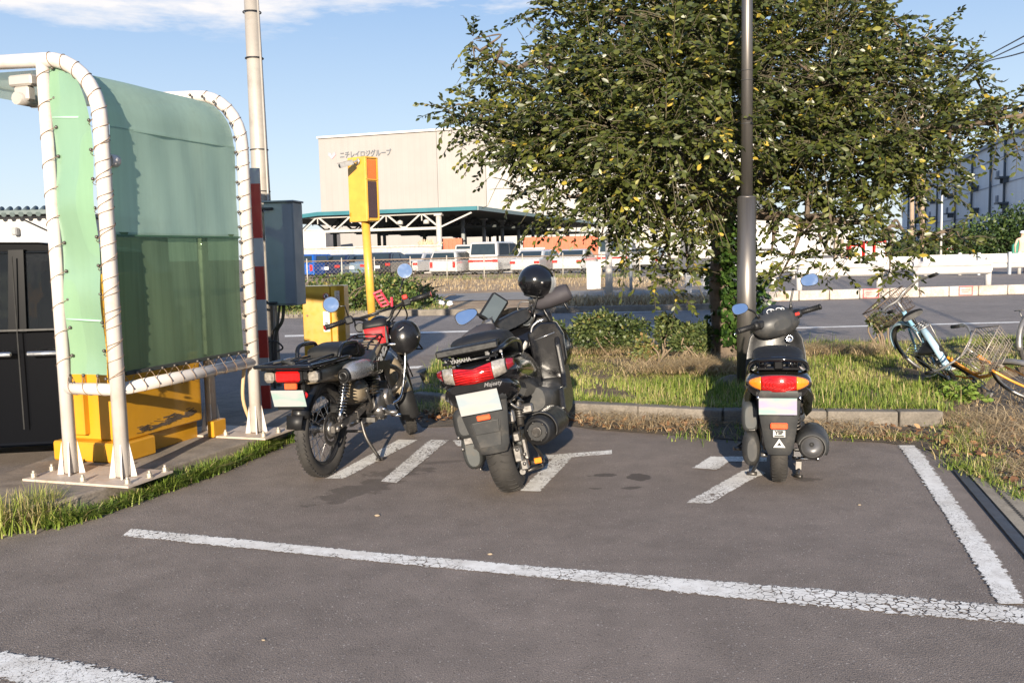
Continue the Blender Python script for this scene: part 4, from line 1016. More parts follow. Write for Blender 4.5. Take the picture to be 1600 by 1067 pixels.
# white tiled building at the far left
wb = thing('tiled_building', 'white walled building with a grey tiled eave behind the black car', 'building', (AT(-260,400,24).x,24,0))
wd = AT(86,400,24).x-AT(-260,400,24).x; zt = AT(30,338,24).z
MB().box((wd/2,4,zt/2),(wd,8,zt)).build('wall', mat('left_building_white', (.44,.43,.42), .7, vscale=1), wb)
b = MB(); n = int(wd/.22)
b.box((wd/2,3.9,zt+.08),(wd+.2,8.6,.10))
for i in range(n): b.cyl((.11+i*.22,-.42,zt+.02),(.11+i*.22,-.05,zt+.20),.065,8)
b.build('tiled_eave', mat('tile_grey', (.10,.13,.13), .6), wb)
MB().box((AT(27,355,24).x-wb.location.x,-.1,AT(27,362,24).z),(.14,.2,.2),bev=.03).build('wall_lamp', mat('wall_lamp', (.3,.3,.3), .5), wb)
u = AT(-20,395,24).x-wb.location.x; MB().box((u,-.02,1.3),(1.6,.06,.9)).build('window', GLASS, wb)
# pale tank and yellow machine seen through the car's window
gt = thing('green_tank', 'pale green pipe bundle seen through the black car window', 'tank', (AT(50,430,13).x,13,0))
for i in range(3):
    b = MB(); b.cyl((-1.5,0,.55+i*.26),(.22,0,.55+i*.26),.13,14); b.build('pipe', mat('tank_green', (.40,.47,.36), .6), gt)
b = MB()
for x in (-1.2,-.5,.1): b.box((x,0,.3),(.1,.3,.6)); b.box((x,-.16,.85),(.05,.03,.95))
b.build('support', mat('tank_grey', (.3,.3,.3), .6), gt)
# ------------------------------------------------------------ the street tree
TLEAF = leaf_mat('tree_leaf', [(0, (.022,.033,.011)), (.35, (.052,.070,.018)), (.62, (.105,.122,.028)), (.80, (.18,.19,.038)), (.90, (.38,.33,.05)), (1, (.50,.36,.06))], .38, .6, .30)
tb0 = G(1133,572); tb0.z = .08; TY = tb0.y
tree = thing('broadleaf_tree', 'full leafy street tree with ivy clad trunk standing in the planting bed', 'tree', tb0)
def tl(px, py, Y): return AT(px, py, Y)-tb0
trunk = curve_pts([(0,0,-.1), tl(1134,520,TY), tl(1127,450,TY), tl(1128,390,TY), tl(1120,340,TY)], 5)
n = len(trunk); b = MB(); b.tube(trunk, [.17-.06*min(1,i/n*1.3)+.05*(i == 0) for i in range(n)], 14)
fork = trunk[-1]; f2 = trunk[-5]
tb2 = b
clumps = []   # px, py, depth, radius
CL = [(700,172,9.6,.22),(735,190,9.8,.36),(760,165,10,.34),(785,215,9.7,.42),(762,120,9.9,.20),(775,90,9.8,.24),(800,130,9.9,.36),(740,62,10.,.13),(742,95,9.9,.16),(815,180,9.5,.45),(800,255,9.6,.34),(830,225,9.2,.48),(820,300,9.8,.28),
 (860,150,9.3,.55),(880,80,9.6,.45),(865,15,9.8,.34),(920,40,9.5,.50),(930,120,9.0,.62),(900,200,9.0,.6),(880,270,9.1,.5),(850,330,9.5,.30),(905,330,9.2,.42),(940,280,8.8,.55),(965,200,8.6,.65),(985,110,8.8,.65),(990,20,9.3,.6),
 (940,370,9.3,.30),(985,350,8.9,.42),(1010,290,8.5,.55),(1040,210,8.3,.65),(1050,120,8.5,.7),(1060,40,9,.6),(1000,-40,9.6,.7),(1090,-50,9.6,.7),(1030,390,9.2,.36),(1060,360,8.8,.40),(1020,430,9.4,.22),(1075,425,9.2,.30),(1060,455,9.3,.16),
 (1100,300,8.5,.5),(1120,200,8.3,.6),(1130,110,8.5,.7),(1140,20,9,.7),(1180,-60,9.8,.8),(1100,380,9.0,.36),(1180,260,9.2,.55),(1200,170,8.8,.65),(1220,80,9,.7),(1230,0,9.5,.65),(1280,-50,10,.7),
 (1215,330,9.6,.30),(1205,400,9.2,.26),(1220,430,9.2,.22),(1240,400,9.0,.30),(1255,365,8.9,.34),(1270,300,9,.5),(1280,220,8.8,.6),(1290,130,9,.65),(1300,50,9.3,.6),(1310,-10,9.8,.45),
 (1290,390,9.0,.30),(1300,355,8.8,.34),(1330,340,8.7,.34),(1340,270,8.9,.5),(1350,190,8.9,.6),(1360,110,9.2,.55),(1370,50,9.5,.38),(1395,30,9.6,.22),(1385,230,8.8,.5),(1400,150,9,.5),(1425,90,9.3,.38),(1450,60,9.5,.22),(1480,80,9.5,.25),
 (1370,320,8.8,.30),(1350,375,8.7,.28),(1385,395,8.6,.26),(1410,360,8.7,.28),(1440,380,8.7,.22),(1475,378,8.8,.15),(1500,372,8.9,.10),(1390,425,8.6,.16),(1420,270,8.9,.42),(1450,210,9,.45),(1470,150,9.2,.40),(1500,110,9.4,.26),(1525,125,9.4,.16),(1500,190,9.2,.32),(1460,290,8.9,.26),(1480,245,9,.28),
 (1540,190,9.3,.24),(1570,180,9.3,.22),(1600,172,9.3,.20),(1560,215,9.3,.20),(1590,235,9.3,.12),(1630,165,9.3,.2),(1530,170,9.3,.2),
 # depth behind
 (900,140,11.6,.8),(980,240,11.5,.8),(1040,60,11.8,.9),(1100,180,11.6,.9),(1180,90,12,.9),(1260,200,11.6,.8),(1320,90,11.8,.8),(1400,200,11.4,.7),(1000,330,11,.5),(1080,290,11,.6),(1180,330,10.8,.45),(1290,290,11,.6),(1380,290,11,.45),(860,220,11.3,.6),(1460,170,11.2,.45),
 (1150,-110,10.3,.8),(1030,-120,10.6,.8),(1270,-120,10.4,.8),(940,-60,10.2,.6),(1120,60,10.3,.8),(1220,140,10.4,.8),(1000,150,10.3,.8),(1340,150,10.3,.7),(930,190,10.3,.7)]
rnd = random.Random(5)
limbs = []
# main limbs: a few way points out to the crown, then each clump is tied to the nearest limb point
ML = [[(1105,300,TY),(1060,250,9.6),(990,215,9.3),(900,190,9.3),(800,190,9.6),(730,185,9.8)], [(1110,280,TY),(1085,200,9.8),(1040,110,9.6),(980,30,9.6),(930,-20,9.8)], [(1150,330,TY),(1190,290,9.8),(1250,240,9.4),(1340,215,9.1),(1440,205,9.1),(1540,190,9.3),(1600,175,9.3)],
      [(1130,270,10.3),(1140,180,10.3),(1140,60,10),(1150,-60,10)], [(1160,300,10.3),(1210,200,10.3),(1260,100,10),(1300,10,10)], [(1090,320,9.8),(1030,320,9.3),(960,320,9.1),(880,300,9.2)], [(1165,330,9.7),(1230,340,9.2),(1300,345,8.9),(1380,350,8.8),(1450,370,8.8)],
      [(1120,300,10.6),(1080,220,11.3),(1000,180,11.6),(920,150,11.6)], [(1160,300,10.6),(1230,220,11.4),(1310,160,11.6),(1400,190,11.4)], [(1250,240,9.4),(1330,160,9.2),(1400,100,9.3),(1470,80,9.5)], [(960,205,9.2),(870,110,9.5),(800,100,9.8),(750,80,9.9)]]
nodes = []
for L in ML:
    pts = [tl(*p) for p in L]; st_ = min([fork, f2]+[q for q, _ in nodes], key=lambda q: (q-pts[0]).length)
    pts = curve_pts([st_]+pts, 5); N = len(pts)
    for i in range(1, N-1): pts[i] += Vector((rnd.gauss(0,.025), rnd.gauss(0,.025), rnd.gauss(0,.025)))
    r0 = .085 if st_ in (fork, f2) else .045
    rr = [max(.010, r0*(1-i/N)**.8+.008) for i in range(N)]; b.tube(pts, rr, 8); nodes += list(zip(pts, rr))
twig = MB(); LP = []; LD = []; LS = []
for (px, py, Y, r) in CL:
    c = tl(px, py, Y); q, qr = min(nodes, key=lambda n_: (n_[0]-c).length*(1+.0*rnd.random()))
    m1 = q.lerp(c, .55)+Vector((rnd.gauss(0,.08), rnd.gauss(0,.08), .08))
    bp = curve_pts([q, m1, c], 5); b.tube(bp, [max(.005, min(qr*.7,.03)*(1-i/len(bp))+.005) for i in range(len(bp))], 6)
    nt_ = max(9, int(60*r**1.9*(.85 if Y < 10 else .55)*(4.2 if py < 320 else 2.3)))
    for k in range(nt_):
        u = Vector((rnd.gauss(0,1), rnd.gauss(0,1), rnd.gauss(0,.75))).normalized()
        s0 = c+u*r*rnd.uniform(.0,.55)
        L = rnd.uniform(.22,.50)*min(1.2, .55+r)
        d = (u+Vector((0,0,rnd.uniform(-.15,.35)))).normalized(); e = s0+d*L+Vector((0,0,-.18*L))
        pts = curve_pts([s0, s0.lerp(e,.5)+Vector((0,0,.06*L)), e], 4)
        twig.tube(pts, [.005]*3+[.0035]*(len(pts)-4)+[.0015], 3, False)
        nl = int(L/.024); tt = rnd.random()
        for j in range(nl):
            f = (j+.6)/nl; idx = min(int(f*(len(pts)-1)), len(pts)-2); p = pts[idx].lerp(pts[idx+1], f*(len(pts)-1)-idx)
            t_ = (pts[idx+1]-pts[idx]).normalized(); sd_ = t_.cross(Vector((0,0,1))).normalized()*(1 if j % 2 else -1)
            dd = t_*.7+sd_*rnd.uniform(.6,1.1)+Vector((0,0,rnd.uniform(-.55,.15)))+Vector((rnd.gauss(0,.25),rnd.gauss(0,.25),rnd.gauss(0,.2)))
            LP.append(p); LD.append(dd); LS.append((rnd.uniform(.048,.088), tt))
b.build('trunk', BARK, tree); twig.build('twigs', mat('twig', (.10,.085,.05), .85), tree, fixn=False)
LP = np.array([tuple(p) for p in LP]); LD = np.array([tuple(p) for p in LD]); LS = np.array(LS)
cn = np.array([mnoise.noise(Vector(p)*1.9)+.5*mnoise.noise(Vector(p)*4.1) for p in LP]); kp = cn > -.36+RNG.uniform(-.06,.06,len(LP))
LP = LP[kp]; LD = LD[kp]; LS = LS[kp]; cn = cn[kp]; N = len(LP)
yel = (LS[:,1] > .93)*.22+cn*.12
V, F, T = leaves(LP, LD, LS[:,0], np.clip(RNG.normal(.45,.16,N)+yel+(RNG.uniform(0,1,N) < .022)*.45, 0, 1), .36, .82)
np_mesh('crown', V, F, TLEAF, T, None, tree)
# ivy up the trunk
IVY = leaf_mat('ivy_leaf', [(0, (.015,.035,.010)), (.5, (.04,.085,.018)), (1, (.12,.19,.04))], .32, .6, .2)
P = []; D = []
for i in range(1500):
    f = .12+.88*rnd.random(); idx = min(int((.08+.9*f)*(n-1)), n-2); c = trunk[idx].lerp(trunk[idx+1], rnd.random()); a = rnd.uniform(-.5, 1.9)+ (0 if rnd.random() < .85 else rnd.uniform(-3,3))
    rr = .15+.16*rnd.random()**1.5*(.65+math.sin(f*9)*.35); 
    q = c+Vector((math.sin(a)*rr+.05, -math.cos(a)*rr*.8, 0)); P.append(tuple(q)); D.append((math.sin(a)+rnd.gauss(0,.5), -math.cos(a)+rnd.gauss(0,.5), -.7+rnd.gauss(0,.3)))
for (px, py) in ((1190,475),(1197,490),(1188,448),(1185,505),(1182,460),(1192,430)):
    c = tl(px,py,TY-.1)
    for _ in range(16): P.append(tuple(c+Vector((rnd.gauss(0,.05),rnd.gauss(0,.05),rnd.gauss(0,.07))))); D.append((rnd.gauss(0,.7), -.6+rnd.gauss(0,.4), -.6+rnd.gauss(0,.4)))
P = np.array(P); D = np.array(D); V, F, T = leaves(P, D, RNG.uniform(.06,.11,len(P)), np.clip(RNG.normal(.5,.2,len(P)),0,1), .15, 1.25)
tag(np_mesh('ivy', V, F, IVY, T), None); bpy.data.objects['ivy'].location = tb0; tag(bpy.data.objects['ivy'], 'broad leaved ivy climbing the trunk of the street tree', 'ivy')

# ------------------------------------------------------------ low clipped shrubs in the bed
BUSH = leaf_mat('bush_leaf', [(0, (.020,.040,.012)), (.4, (.06,.085,.028)), (.7, (.13,.16,.055)), (.88, (.20,.20,.06)), (1, (.26,.17,.07))], .42, .4, .22)
def bush(px, pb, Y, blobs, n, label, stems=7, tm=.45):
    o = G(px, pb); o = Vector((AT(px,pb,Y).x, Y, .08)); t = thing('low_shrub', label, 'shrub', o, 0, 'low shrubs in the planting bed')
    cs = []
    for (x, y, rx, rz) in blobs:
        p = AT(x, y, Y)-o; k = Y/F_PX; cs.append((p.x, rnd.uniform(-.06,.10), p.z-.01, rx*k*.84, rx*k*.75, rz*k*.84))
    leaf_cloud('foliage', cs, n, (.030,.056), BUSH, .05, None, t, tm, .2, .35, .45)
    b = MB()
    for i in range(stems):
        c = rnd.choice(cs); a = Vector((rnd.gauss(0,.10), rnd.gauss(0,.06), -.05)); e = Vector((c[0]+rnd.gauss(0,.10), c[1]+rnd.gauss(0,.06), c[2]+c[5]*rnd.uniform(-.2,.7)))
        b.tube(curve_pts([a, a.lerp(e,.5)+Vector((rnd.gauss(0,.05),rnd.gauss(0,.04),.03)), e],4), [.014]*3+[.009]*5+[.004], 6)
    b.build('stems', mat('shrub_stem', (.20,.15,.10), .85), t); return t
bush(945,552,10.6,[(915,510,24,24),(945,505,30,22),(975,512,26,24),(1000,515,18,20),(925,530,30,20),(965,535,30,20),(900,522,16,18)],5200,'broad dense low shrub with glossy leaves right of the large scooter',12)
bush(868,540,10.8,[(866,515,17,15),(862,530,12,10),(878,520,10,10)],1500,'small shrub just right of the large scooter handlebar',6)
bush(1045,565,10.2,[(1040,502,17,13),(1050,512,18,13),(1035,522,12,16)],1500,'small shrub with a bare tall stem between the two broad ones',6,.55)
bush(1085,565,9.9,[(1075,520,22,16),(1100,518,16,16),(1065,535,20,14),(1095,538,18,14)],2600,'wide low shrub with bare stems just left of the tree',12,.5)
bush(1008,560,9.8,[(1005,535,14,14),(1018,548,14,12),(1000,552,16,10)],700,'sparse half dead shrub with brown leaves in the middle of the bed',12,.86)
bush(1380,535,10.6,[(1378,506,13,12),(1362,500,10,9),(1398,498,13,9),(1405,508,8,8),(1370,492,8,6)],560,'spindly shrub at the back of the bed under the bicycle basket',7,.5)

# broad leaved weed at the corner of the bed
def weed(px, pb, r, n, label):
    o = G(px, pb); b = MB(); P = []; D = []
    for i in range(n):
        a = rnd.uniform(0,6.28); L = rnd.uniform(.4,1)*r; e = Vector((math.cos(a)*L, math.sin(a)*L, rnd.uniform(.05,.32)*r*2.2)); s_ = [Vector((0,0,0)), e*.5+Vector((0,0,.06)), e]
        pts = curve_pts(s_,3); b.tube(pts,.003,3,False)
        for q in pts[1:]:
            for _ in range(3): P.append(tuple(q)); D.append((math.cos(a)+rnd.gauss(0,.8), math.sin(a)+rnd.gauss(0,.8), rnd.gauss(.1,.3)))
    P = np.array(P); D = np.array(D); t = thing('weed_plant', label, 'weed', (o.x,o.y,.03)); V, F, T = leaves(P, D, RNG.uniform(.025,.06,len(P)), np.clip(RNG.normal(.7,.15,len(P)),0,1), .6, 1.2)
    np_mesh('leaves', V, F, leaf_mat('weed_leaf', [(0,(.06,.11,.02)),(.6,(.16,.25,.04)),(1,(.26,.34,.08))], .5,.4,.35), T, None, t); b.build('stems', mat('weed_stem', (.3,.3,.12), .7), t, fixn=False)
weed(1500,640,.26,26,'bright green broad leaved weed at the corner of the bed'); weed(1480,610,.2,18,'leafy weed behind the corner of the bed, below the blue bicycle')
# a rock by the lamp post
o = G(1148,618); b = MB(); b.ell((o.x,o.y,.10),(.17,.12,.09),nu=12,nv=8,fn=lambda p: p*(1+.25*mnoise.noise(p*6)))
tag(b.build('rock', concrete_mat('rock', (.22,.19,.16), .2)), 'grey rock lying in the grass left of the lamp post', 'rock')
# lamp post
lpp = G(1166,622); lpp.z = .08; lt = thing('lamp_post', 'thick steel lamp post with narrower upper pole standing in front of the tree', 'lamp post', lpp)
LY = lpp.y; k = LY/F_PX; STEEL = NT('brushed_post')
STEEL.l(STEEL.ramp(STEEL.noise(30, STEEL.coord('Object',(1,1,.05)), 5), [(.3,(.13,.12,.115)),(.7,(.19,.178,.165))]), STEEL.b.inputs['Base Color']); STEEL.b.inputs['Metallic'].default_value = .75; STEEL.b.inputs['Roughness'].default_value = .42
zj = AT(1162,310,LY).z-.08; b = MB(); b.tube([(0,0,0),(0,0,zj)], [.082,.078], 28); b.lathe([(.078,0),(.078,.01),(.062,.02)],(0,0,zj),n=28); b.build('lower_pole', STEEL.m, lt)
b = MB(); b.tube([(0,0,zj),(0,0,4.6)], [.052,.040], 20); b.build('upper_pole', STEEL.m, lt)
b = MB()
for z_ in (zj+.62, zj+.98, zj+1.06): b.torus((0,0,z_),(0,0,1),.050,.004,20,6)
b.build('band', mat('band_dark', (.05,.05,.05), .5), lt)
b = MB(); b.lathe([(.05,0),(.25,.06),(.28,.12),(.12,.22),(0,.24)],(0,0,4.6),n=20); b.build('lamp_head', STEEL.m, lt)
b = MB(); b.lathe([(.15,0),(.15,.015),(.10,.02),(.085,.05)],(0,0,0),n=20); b.build('base_flange', STEEL.m, lt)
# ------------------------------------------------------------ white tube frame with green sheets
ZI = .10
A = G(193,748,ZI); B = G(110,742,ZI); Cc = G(401,678,ZI); Dd = G(334,668,ZI)
gx = (Cc-A); LW = Vector((gx.x,gx.y,0)).length; fy = gx.normalized(); fl_ = (B-A).normalized(); fl_ = (fl_-fy*fl_.dot(fy)).normalized()
DB = abs((B-A).dot(fl_)); ang = math.atan2(fy.y, fy.x)
fr = thing('screen_frame', 'white tube shelter frame laced with green sheets beside the parking gate', 'shelter', A, ang)
# local axes: x runs along the panel, y to the left (over the gate)
FWH = mat('frame_white', (.57,.53,.49), .38, dirt=.35, dcol=(.42,.26,.15), vscale=3, coat=.3)
TR = .040; ZT = 2.30; RC = .34; ZB = .50; YL = .36
def endpath(x):
    pts = [Vector((x,0,0.02)), Vector((x,0,ZT-RC))]
    for i in range(1, 9):
        a = math.pi/2*i/8; pts.append(Vector((x, RC-RC*math.cos(a), ZT-RC+RC*math.sin(a))))
    pts.append(Vector((x,1.75,ZT+.06))); return pts
for nm, x in (('near', 0), ('far', LW)):
    MB().tube(endpath(x), TR, 18).build('bent_post', FWH, fr)
    MB().tube([(x,YL,.02),(x,YL,ZT-.02)], TR*.92, 16).build('rear_post', FWH, fr)
    for y in (0, YL):
        b = MB()
        for a in (0, math.pi/2, math.pi, 3*math.pi/2):
            dx, dy = math.cos(a+.6), math.sin(a+.6); b.prism([(x+dx*.04,y+dy*.04,.012),(x+dx*.072,y+dy*.072,.012),(x+dx*.041,y+dy*.041,.20)], (-dy*.004,dx*.004,0),(dy*.004,-dx*.004,0))
        b.build('gusset', FWH, fr)
    b = MB(); b.box((x+.01, YL/2, .006), (.36,.72,.012)); b.build('base_plate', mat('plate_paint', (.46,.385,.32), .6, dirt=.6, dcol=(.25,.15,.09), vscale=4), fr)
    for (dx, dy) in ((-.13,-.14),(.16,-.15),(-.14,.15),(.17,.17),(-.13,.50),(.17,.52),(.02,-.16),(.03,.53)):
        b = MB(); b.lathe([(.022,0),(.022,.004)],(x+dx,YL/2+dy-.18,.012),n=12); b.lathe([(.015,0),(.015,.022)],(x+dx,YL/2+dy-.18,.016),n=6,smooth=False); b.cyl((x+dx,YL/2+dy-.18,.03),(x+dx,YL/2+dy-.18,.052),.008,8); b.build('bolt', mat('bolt', (.45,.40,.33), .5, .5, dirt=.4), fr)
    if nm == 'near':
        b = MB(); b.tube([(x,0,ZB),(x,YL,ZB)], TR*.85, 14); b.build('short_rail', FWH, fr)
MB().tube([(0,0,ZB),(LW,0,ZB)], TR*.9, 16).build('bottom_rail', FWH, fr)
MB().tube([(0,1.2,ZT+.03),(LW,1.2,ZT+.03)], TR*.8, 14).build('top_rail', FWH, fr)
# coupling blocks under the arm near the left post, flood lamp
b = MB(); b.box((.0,.50,ZT-.10),(.07,.16,.06),bev=.01); b.box((0,.50,ZT-.17),(.06,.10,.08),bev=.01); b.cyl((-.06,.50,ZT-.20),(.06,.50,ZT-.20),.035,12); b.build('clamp', mat('clamp', (.45,.42,.38), .5, .4), fr)
b = MB(); b.cyl((.05,.01,ZT-.55),(.11,.01,ZT-.55),.035,14); b.build('rail_stub', FWH, fr)
# green sheets
def sheetmat(name, col, tcol, alpha, glint, streak=.3):
    k = NT(name); v = k.coord(); k.t.nodes.remove(k.b)
    st_ = k.n('ShaderNodeMapping'); k.l(v, st_.inputs[0]); st_.inputs['Scale'].default_value = (26,26,.9); f = k.noise(1, st_.outputs[0], 6, .65)
    st2 = k.n('ShaderNodeMapping'); k.l(v, st2.inputs[0]); st2.inputs['Scale'].default_value = (1.6,1.6,1.1); f2 = k.noise(1.2, st2.outputs[0], 6, .6)
    c = k.mix(k.math('MULTIPLY', f2, .6), col, tuple(x*.62 for x in col)); c = k.mix(k.math('MULTIPLY', k.ramp(f,[(.42,0),(.75,1)]), streak), c, tuple(x*.55 for x in col))
    d = k.n('ShaderNodeBsdfDiffuse'); k.l(c, d.inputs[0]); tl_ = k.n('ShaderNodeBsdfTranslucent'); k.l(c, tl_.inputs[0])
    g = k.n('ShaderNodeBsdfGlossy'); g.inputs['Roughness'].default_value = .22; g.inputs[0].default_value = (.8,.9,.9,1)
    tp = k.n('ShaderNodeBsdfTransparent'); tp.inputs[0].default_value = (*tcol, 1)
    m1 = k.n('ShaderNodeMixShader'); m1.inputs[0].default_value = .45; k.l(d.outputs[0], m1.inputs[1]); k.l(tl_.outputs[0], m1.inputs[2])
    m2 = k.n('ShaderNodeMixShader'); k.set(m2.inputs[0], alpha); k.l(tp.outputs[0], m2.inputs[1]); k.l(m1.outputs[0], m2.inputs[2])
    lw = k.n('ShaderNodeLayerWeight'); lw.inputs[0].default_value = .35
    m3 = k.n('ShaderNodeMixShader'); k.l(k.math('MULTIPLY', lw.outputs['Fresnel'], glint), m3.inputs[0]); k.l(m2.outputs[0], m3.inputs[1]); k.l(g.outputs[0], m3.inputs[2])
    bp = k.n('ShaderNodeBump'); bp.inputs['Strength'].default_value = .25; bp.inputs['Distance'].default_value = .02; k.l(f2, bp.inputs['Height'])
    for q in (d, g, tl_): k.l(bp.outputs[0], q.inputs['Normal'])
    k.l(m3.outputs[0], k.out.inputs[0]); _M[name] = k.m; return k.m
SH_UP = sheetmat('sheet_upper', (.45,.62,.52), (.4,.62,.5), .965, .22, .25)
SH_LO = sheetmat('sheet_lower', (.20,.29,.175), (.30,.45,.28), .80, .18, .6)
SH_SD = sheetmat('sheet_side', (.34,.56,.36), (.3,.8,.4), .97, .15, .12)
SH_TP = sheetmat('sheet_top', (.62,.76,.68), (.5,.8,.65), .9, .3, .1)
def grid_mesh(name, fn, nu, nv, m_, parent, th=.0):
    b = MB(); vs = [fn(i/nu, j/nv) for j in range(nv+1) for i in range(nu+1)]
    fs = [(j*(nu+1)+i, j*(nu+1)+i+1, (j+1)*(nu+1)+i+1, (j+1)*(nu+1)+i) for j in range(nv) for i in range(nu)]
    b.add(vs, fs, True); return b.build(name, m_, parent, fixn=False)
x0, x1 = .085, LW-.06; ZS = 1.335   # seam height
def wv(u, v): return .007*math.sin(u*7+1)*math.sin(v*4)+.002*math.sin(u*29+v*3)
grid_mesh('lower_sheet', lambda u, v: (x0+(x1-x0)*u, .03+wv(u, v), ZB+.075+(ZS+.03-ZB-.075)*v+.012*math.sin(u*3.1*math.pi)*(1-v)), 40, 20, SH_LO, fr)
def pth(s):  # s: metres up from the seam, along post then round the bend
    h = ZT-RC-ZS; r = RC-.035
    if s < h: return (.028, ZS+s)
    a = (s-h)/r
    if a < math.pi/2: return (.035+r-r*math.cos(a), ZT-RC+r*math.sin(a))
    return (.035+r+(s-h-r*math.pi/2), ZT-.035)
hU = ZT-RC-ZS
grid_mesh('upper_sheet', lambda u, v: (x0+(x1-x0)*u, pth(v*(hU-.02))[0]+wv(u,v)*.8-.006, pth(v*(hU-.02))[1]), 40, 16, SH_UP, fr)
grid_mesh('curved_sheet', lambda u, v: (x0+(x1-x0)*u, pth(hU-.03+v*.40)[0]-.012+.004*math.sin(u*14), pth(hU-.03+v*.40)[1]), 40, 12, SH_UP, fr)
grid_mesh('roof_sheet', lambda u, v: (x0+(x1-x0)*u, pth(hU+.34+v*1.35)[0]-.01, pth(hU+.34+v*1.35)[1]+.03*v*1.3), 30, 10, SH_TP, fr)
MB().box(((x0+x1)/2, .012, ZS+.01), (x1-x0, .008, .010)).build('seam', mat('seam_green', (.05,.12,.07), .6), fr)
MB().box(((x0+x1)/2, .020, ZB+.078), (x1-x0, .03, .02)).build('hem', mat('hem_dark', (.03,.035,.03), .8), fr)
# near end sheet between the two near posts
def side(u, v):
    z = ZB+.08+v*(ZT-.04-ZB-.08); y = .065+u*(YL-.115)
    y0_ = .065
    if z > ZT-RC:
        a = math.asin(min(1,(z-(ZT-RC))/RC)); y0_ = .065+(RC-RC*math.cos(a))*.82
    y = y0_+u*(YL-.045-y0_)
    return (-.002+.02*math.sin(u*math.pi)*math.sin(v*7+.6)*.9+.010*math.sin(v*19)-.006*abs(math.sin(v*3*math.pi)), y, z)
grid_mesh('end_sheet', side, 14, 70, SH_SD, fr)
for zz in (.88, 1.98): MB().tube([(-.006,.075+(.06 if zz > 1.9 else 0),zz),(-.008,YL-.05,zz+.01)], .006, 6).build('sheet_weld', mat('weld_green', (.34,.62,.42), .5), fr)
# lacing cord wound round the tubes, with eyelets
CORD = mat('cord', (.22,.15,.10), .8); EYE = mat('eyelet', (.10,.09,.08), .4, .6)
def lace(path, r, pitch, out_dir, eye_off, name='lacing', ph=0.0):
    pts = []; eyes = []
    P_ = path; seg = [(P_[i], P_[i+1]) for i in range(len(P_)-1)]; s = 0
    tot = sum((b_-a_).length for a_, b_ in seg); n_ = int(tot/pitch); k_ = n_*16; last = 0
    def at(s_):
        for a_, b_ in seg:
            l_ = (b_-a_).length
            if s_ <= l_: return a_.lerp(b_, s_/l_), (b_-a_).normalized()
            s_ -= l_
        return seg[-1][1], (seg[-1][1]-seg[-1][0]).normalized()
    for i in range(k_+1):
        p, t_ = at(tot*i/k_); od = out_dir(p); od = (od-t_*od.dot(t_)).normalized(); w_ = t_.cross(od); a = 2*math.pi*i/16+ph
        rr = r*1.06; ex = max(0, math.cos(a))**6*(eye_off-r)
        pts.append(p+od*math.cos(a)*(rr+ex)+w_*math.sin(a)*rr)
        if i % 16 == 0: eyes.append(p+od*(eye_off))
    b = MB(); b.tube(pts, .0022, 4, False); b.cur = 1
    for e in eyes: b.ell(e, (.010,.010,.010), nu=8, nv=6)
    b.build(name, [CORD, EYE], fr)
ep = [p for p in endpath(0) if p.z > ZB+.02 and p.y < 1.3]; ep = [Vector((0,0,ZB+.03))]+ep
lace(ep, TR, .088, lambda p: Vector((1,.35,0)) if p.y < .2 else Vector((1,0,-.2)), TR+.03)
lace([Vector((0,YL,ZB+.03)), Vector((0,YL,ZT-.05))], TR*.92, .155, lambda p: Vector((-.1,-1,0)), TR+.028)
lace([Vector((0,0,ZB+.06)), Vector((0,0,ZT-RC))], TR, .155, lambda p: Vector((-.1,1,0)), TR+.03, ph=1.0)
ep2 = [Vector((LW,0,ZB+.03))]+[Vector((LW,p.y,p.z)) for p in endpath(0) if p.z > ZB+.02 and p.y < .5]
lace(ep2, TR, .095, lambda p: Vector((-1,.1,0)), TR+.03)
lace([Vector((.05,0,ZB)), Vector((LW-.05,0,ZB))], TR*.9, .10, lambda p: Vector((0,0,1)), TR+.035)
lace([Vector((0,.03,ZB)), Vector((0,YL-.03,ZB))], TR*.85, .10, lambda p: Vector((0,0,1)), TR+.035)
MB().tube(curve_pts([(LW-.06,.03,ZB-.02),(LW-.05,.06,ZB-.25),(LW+.02,.05,.06)],5), .012, 8).build('rope', mat('rope_tan', (.5,.36,.2), .8), fr)

# ------------------------------------------------------------ yellow ticket machine behind the frame
YEL = mat('machine_yellow', (.50,.245,.012), .42, dirt=.10, dcol=(.18,.10,.04), vscale=3, coat=.3); YEL2 = mat('cabinet_yellow', (.40,.215,.012), .35, coat=.3, dirt=.12, dcol=(.25,.13,.02), vscale=4)
tm0 = G(205,722,ZI); ty_ = thing('ticket_machine', 'scraped yellow gate machine standing behind the white frame', 'machine', tm0, ang)
# local: x back along the island, y to the left
MB().box((.09,.27,.06),(.30,.52,.12),bev=.01).build('plinth', YEL, ty_); MB().box((.40,.30,.055),(.72,.40,.11)).build('recessed_plinth', YEL, ty_)
MB().box((.39,.27,.12+.235),(.74,.44,.47),bev=.008).build('lower_case', YEL, ty_)
MB().box((.30,.27,.59+.27),(.54,.40,.54),bev=.008).build('upper_case', YEL, ty_)
MB().box((.02,.385,.37),(.05,.012,.43)).build('door_gap', mat('gap_dark', (.10,.05,.01), .8), ty_)
MB().box((-.0,.40,.15+.22),(.05,.18,.43),bev=.006).build('door', YEL, ty_)
b = MB(); b.box((.012,.15,.44),(.008,.11,.05)); b.build('notice', mat('notice_white', (.65,.62,.6), .5), ty_)
b = MB()
for i in range(150):
    u = random.random()**.7; q = random.uniform(.015,.09); b.box((.14+u*.52, .0485, .142+.03*u+abs(random.gauss(0,.020))), (q,.003+random.random()*.002,q*random.uniform(.03,.10)), Matrix.Rotation(random.gauss(0,.12),3,'Y'))
b.build('scrape', mat('scrape', (.07,.05,.035), .9, var=.5), ty_)
MB().box((.80,-.03,.06),(.14,.05,.11),bev=.005).build('corner_guard', YEL, ty_)

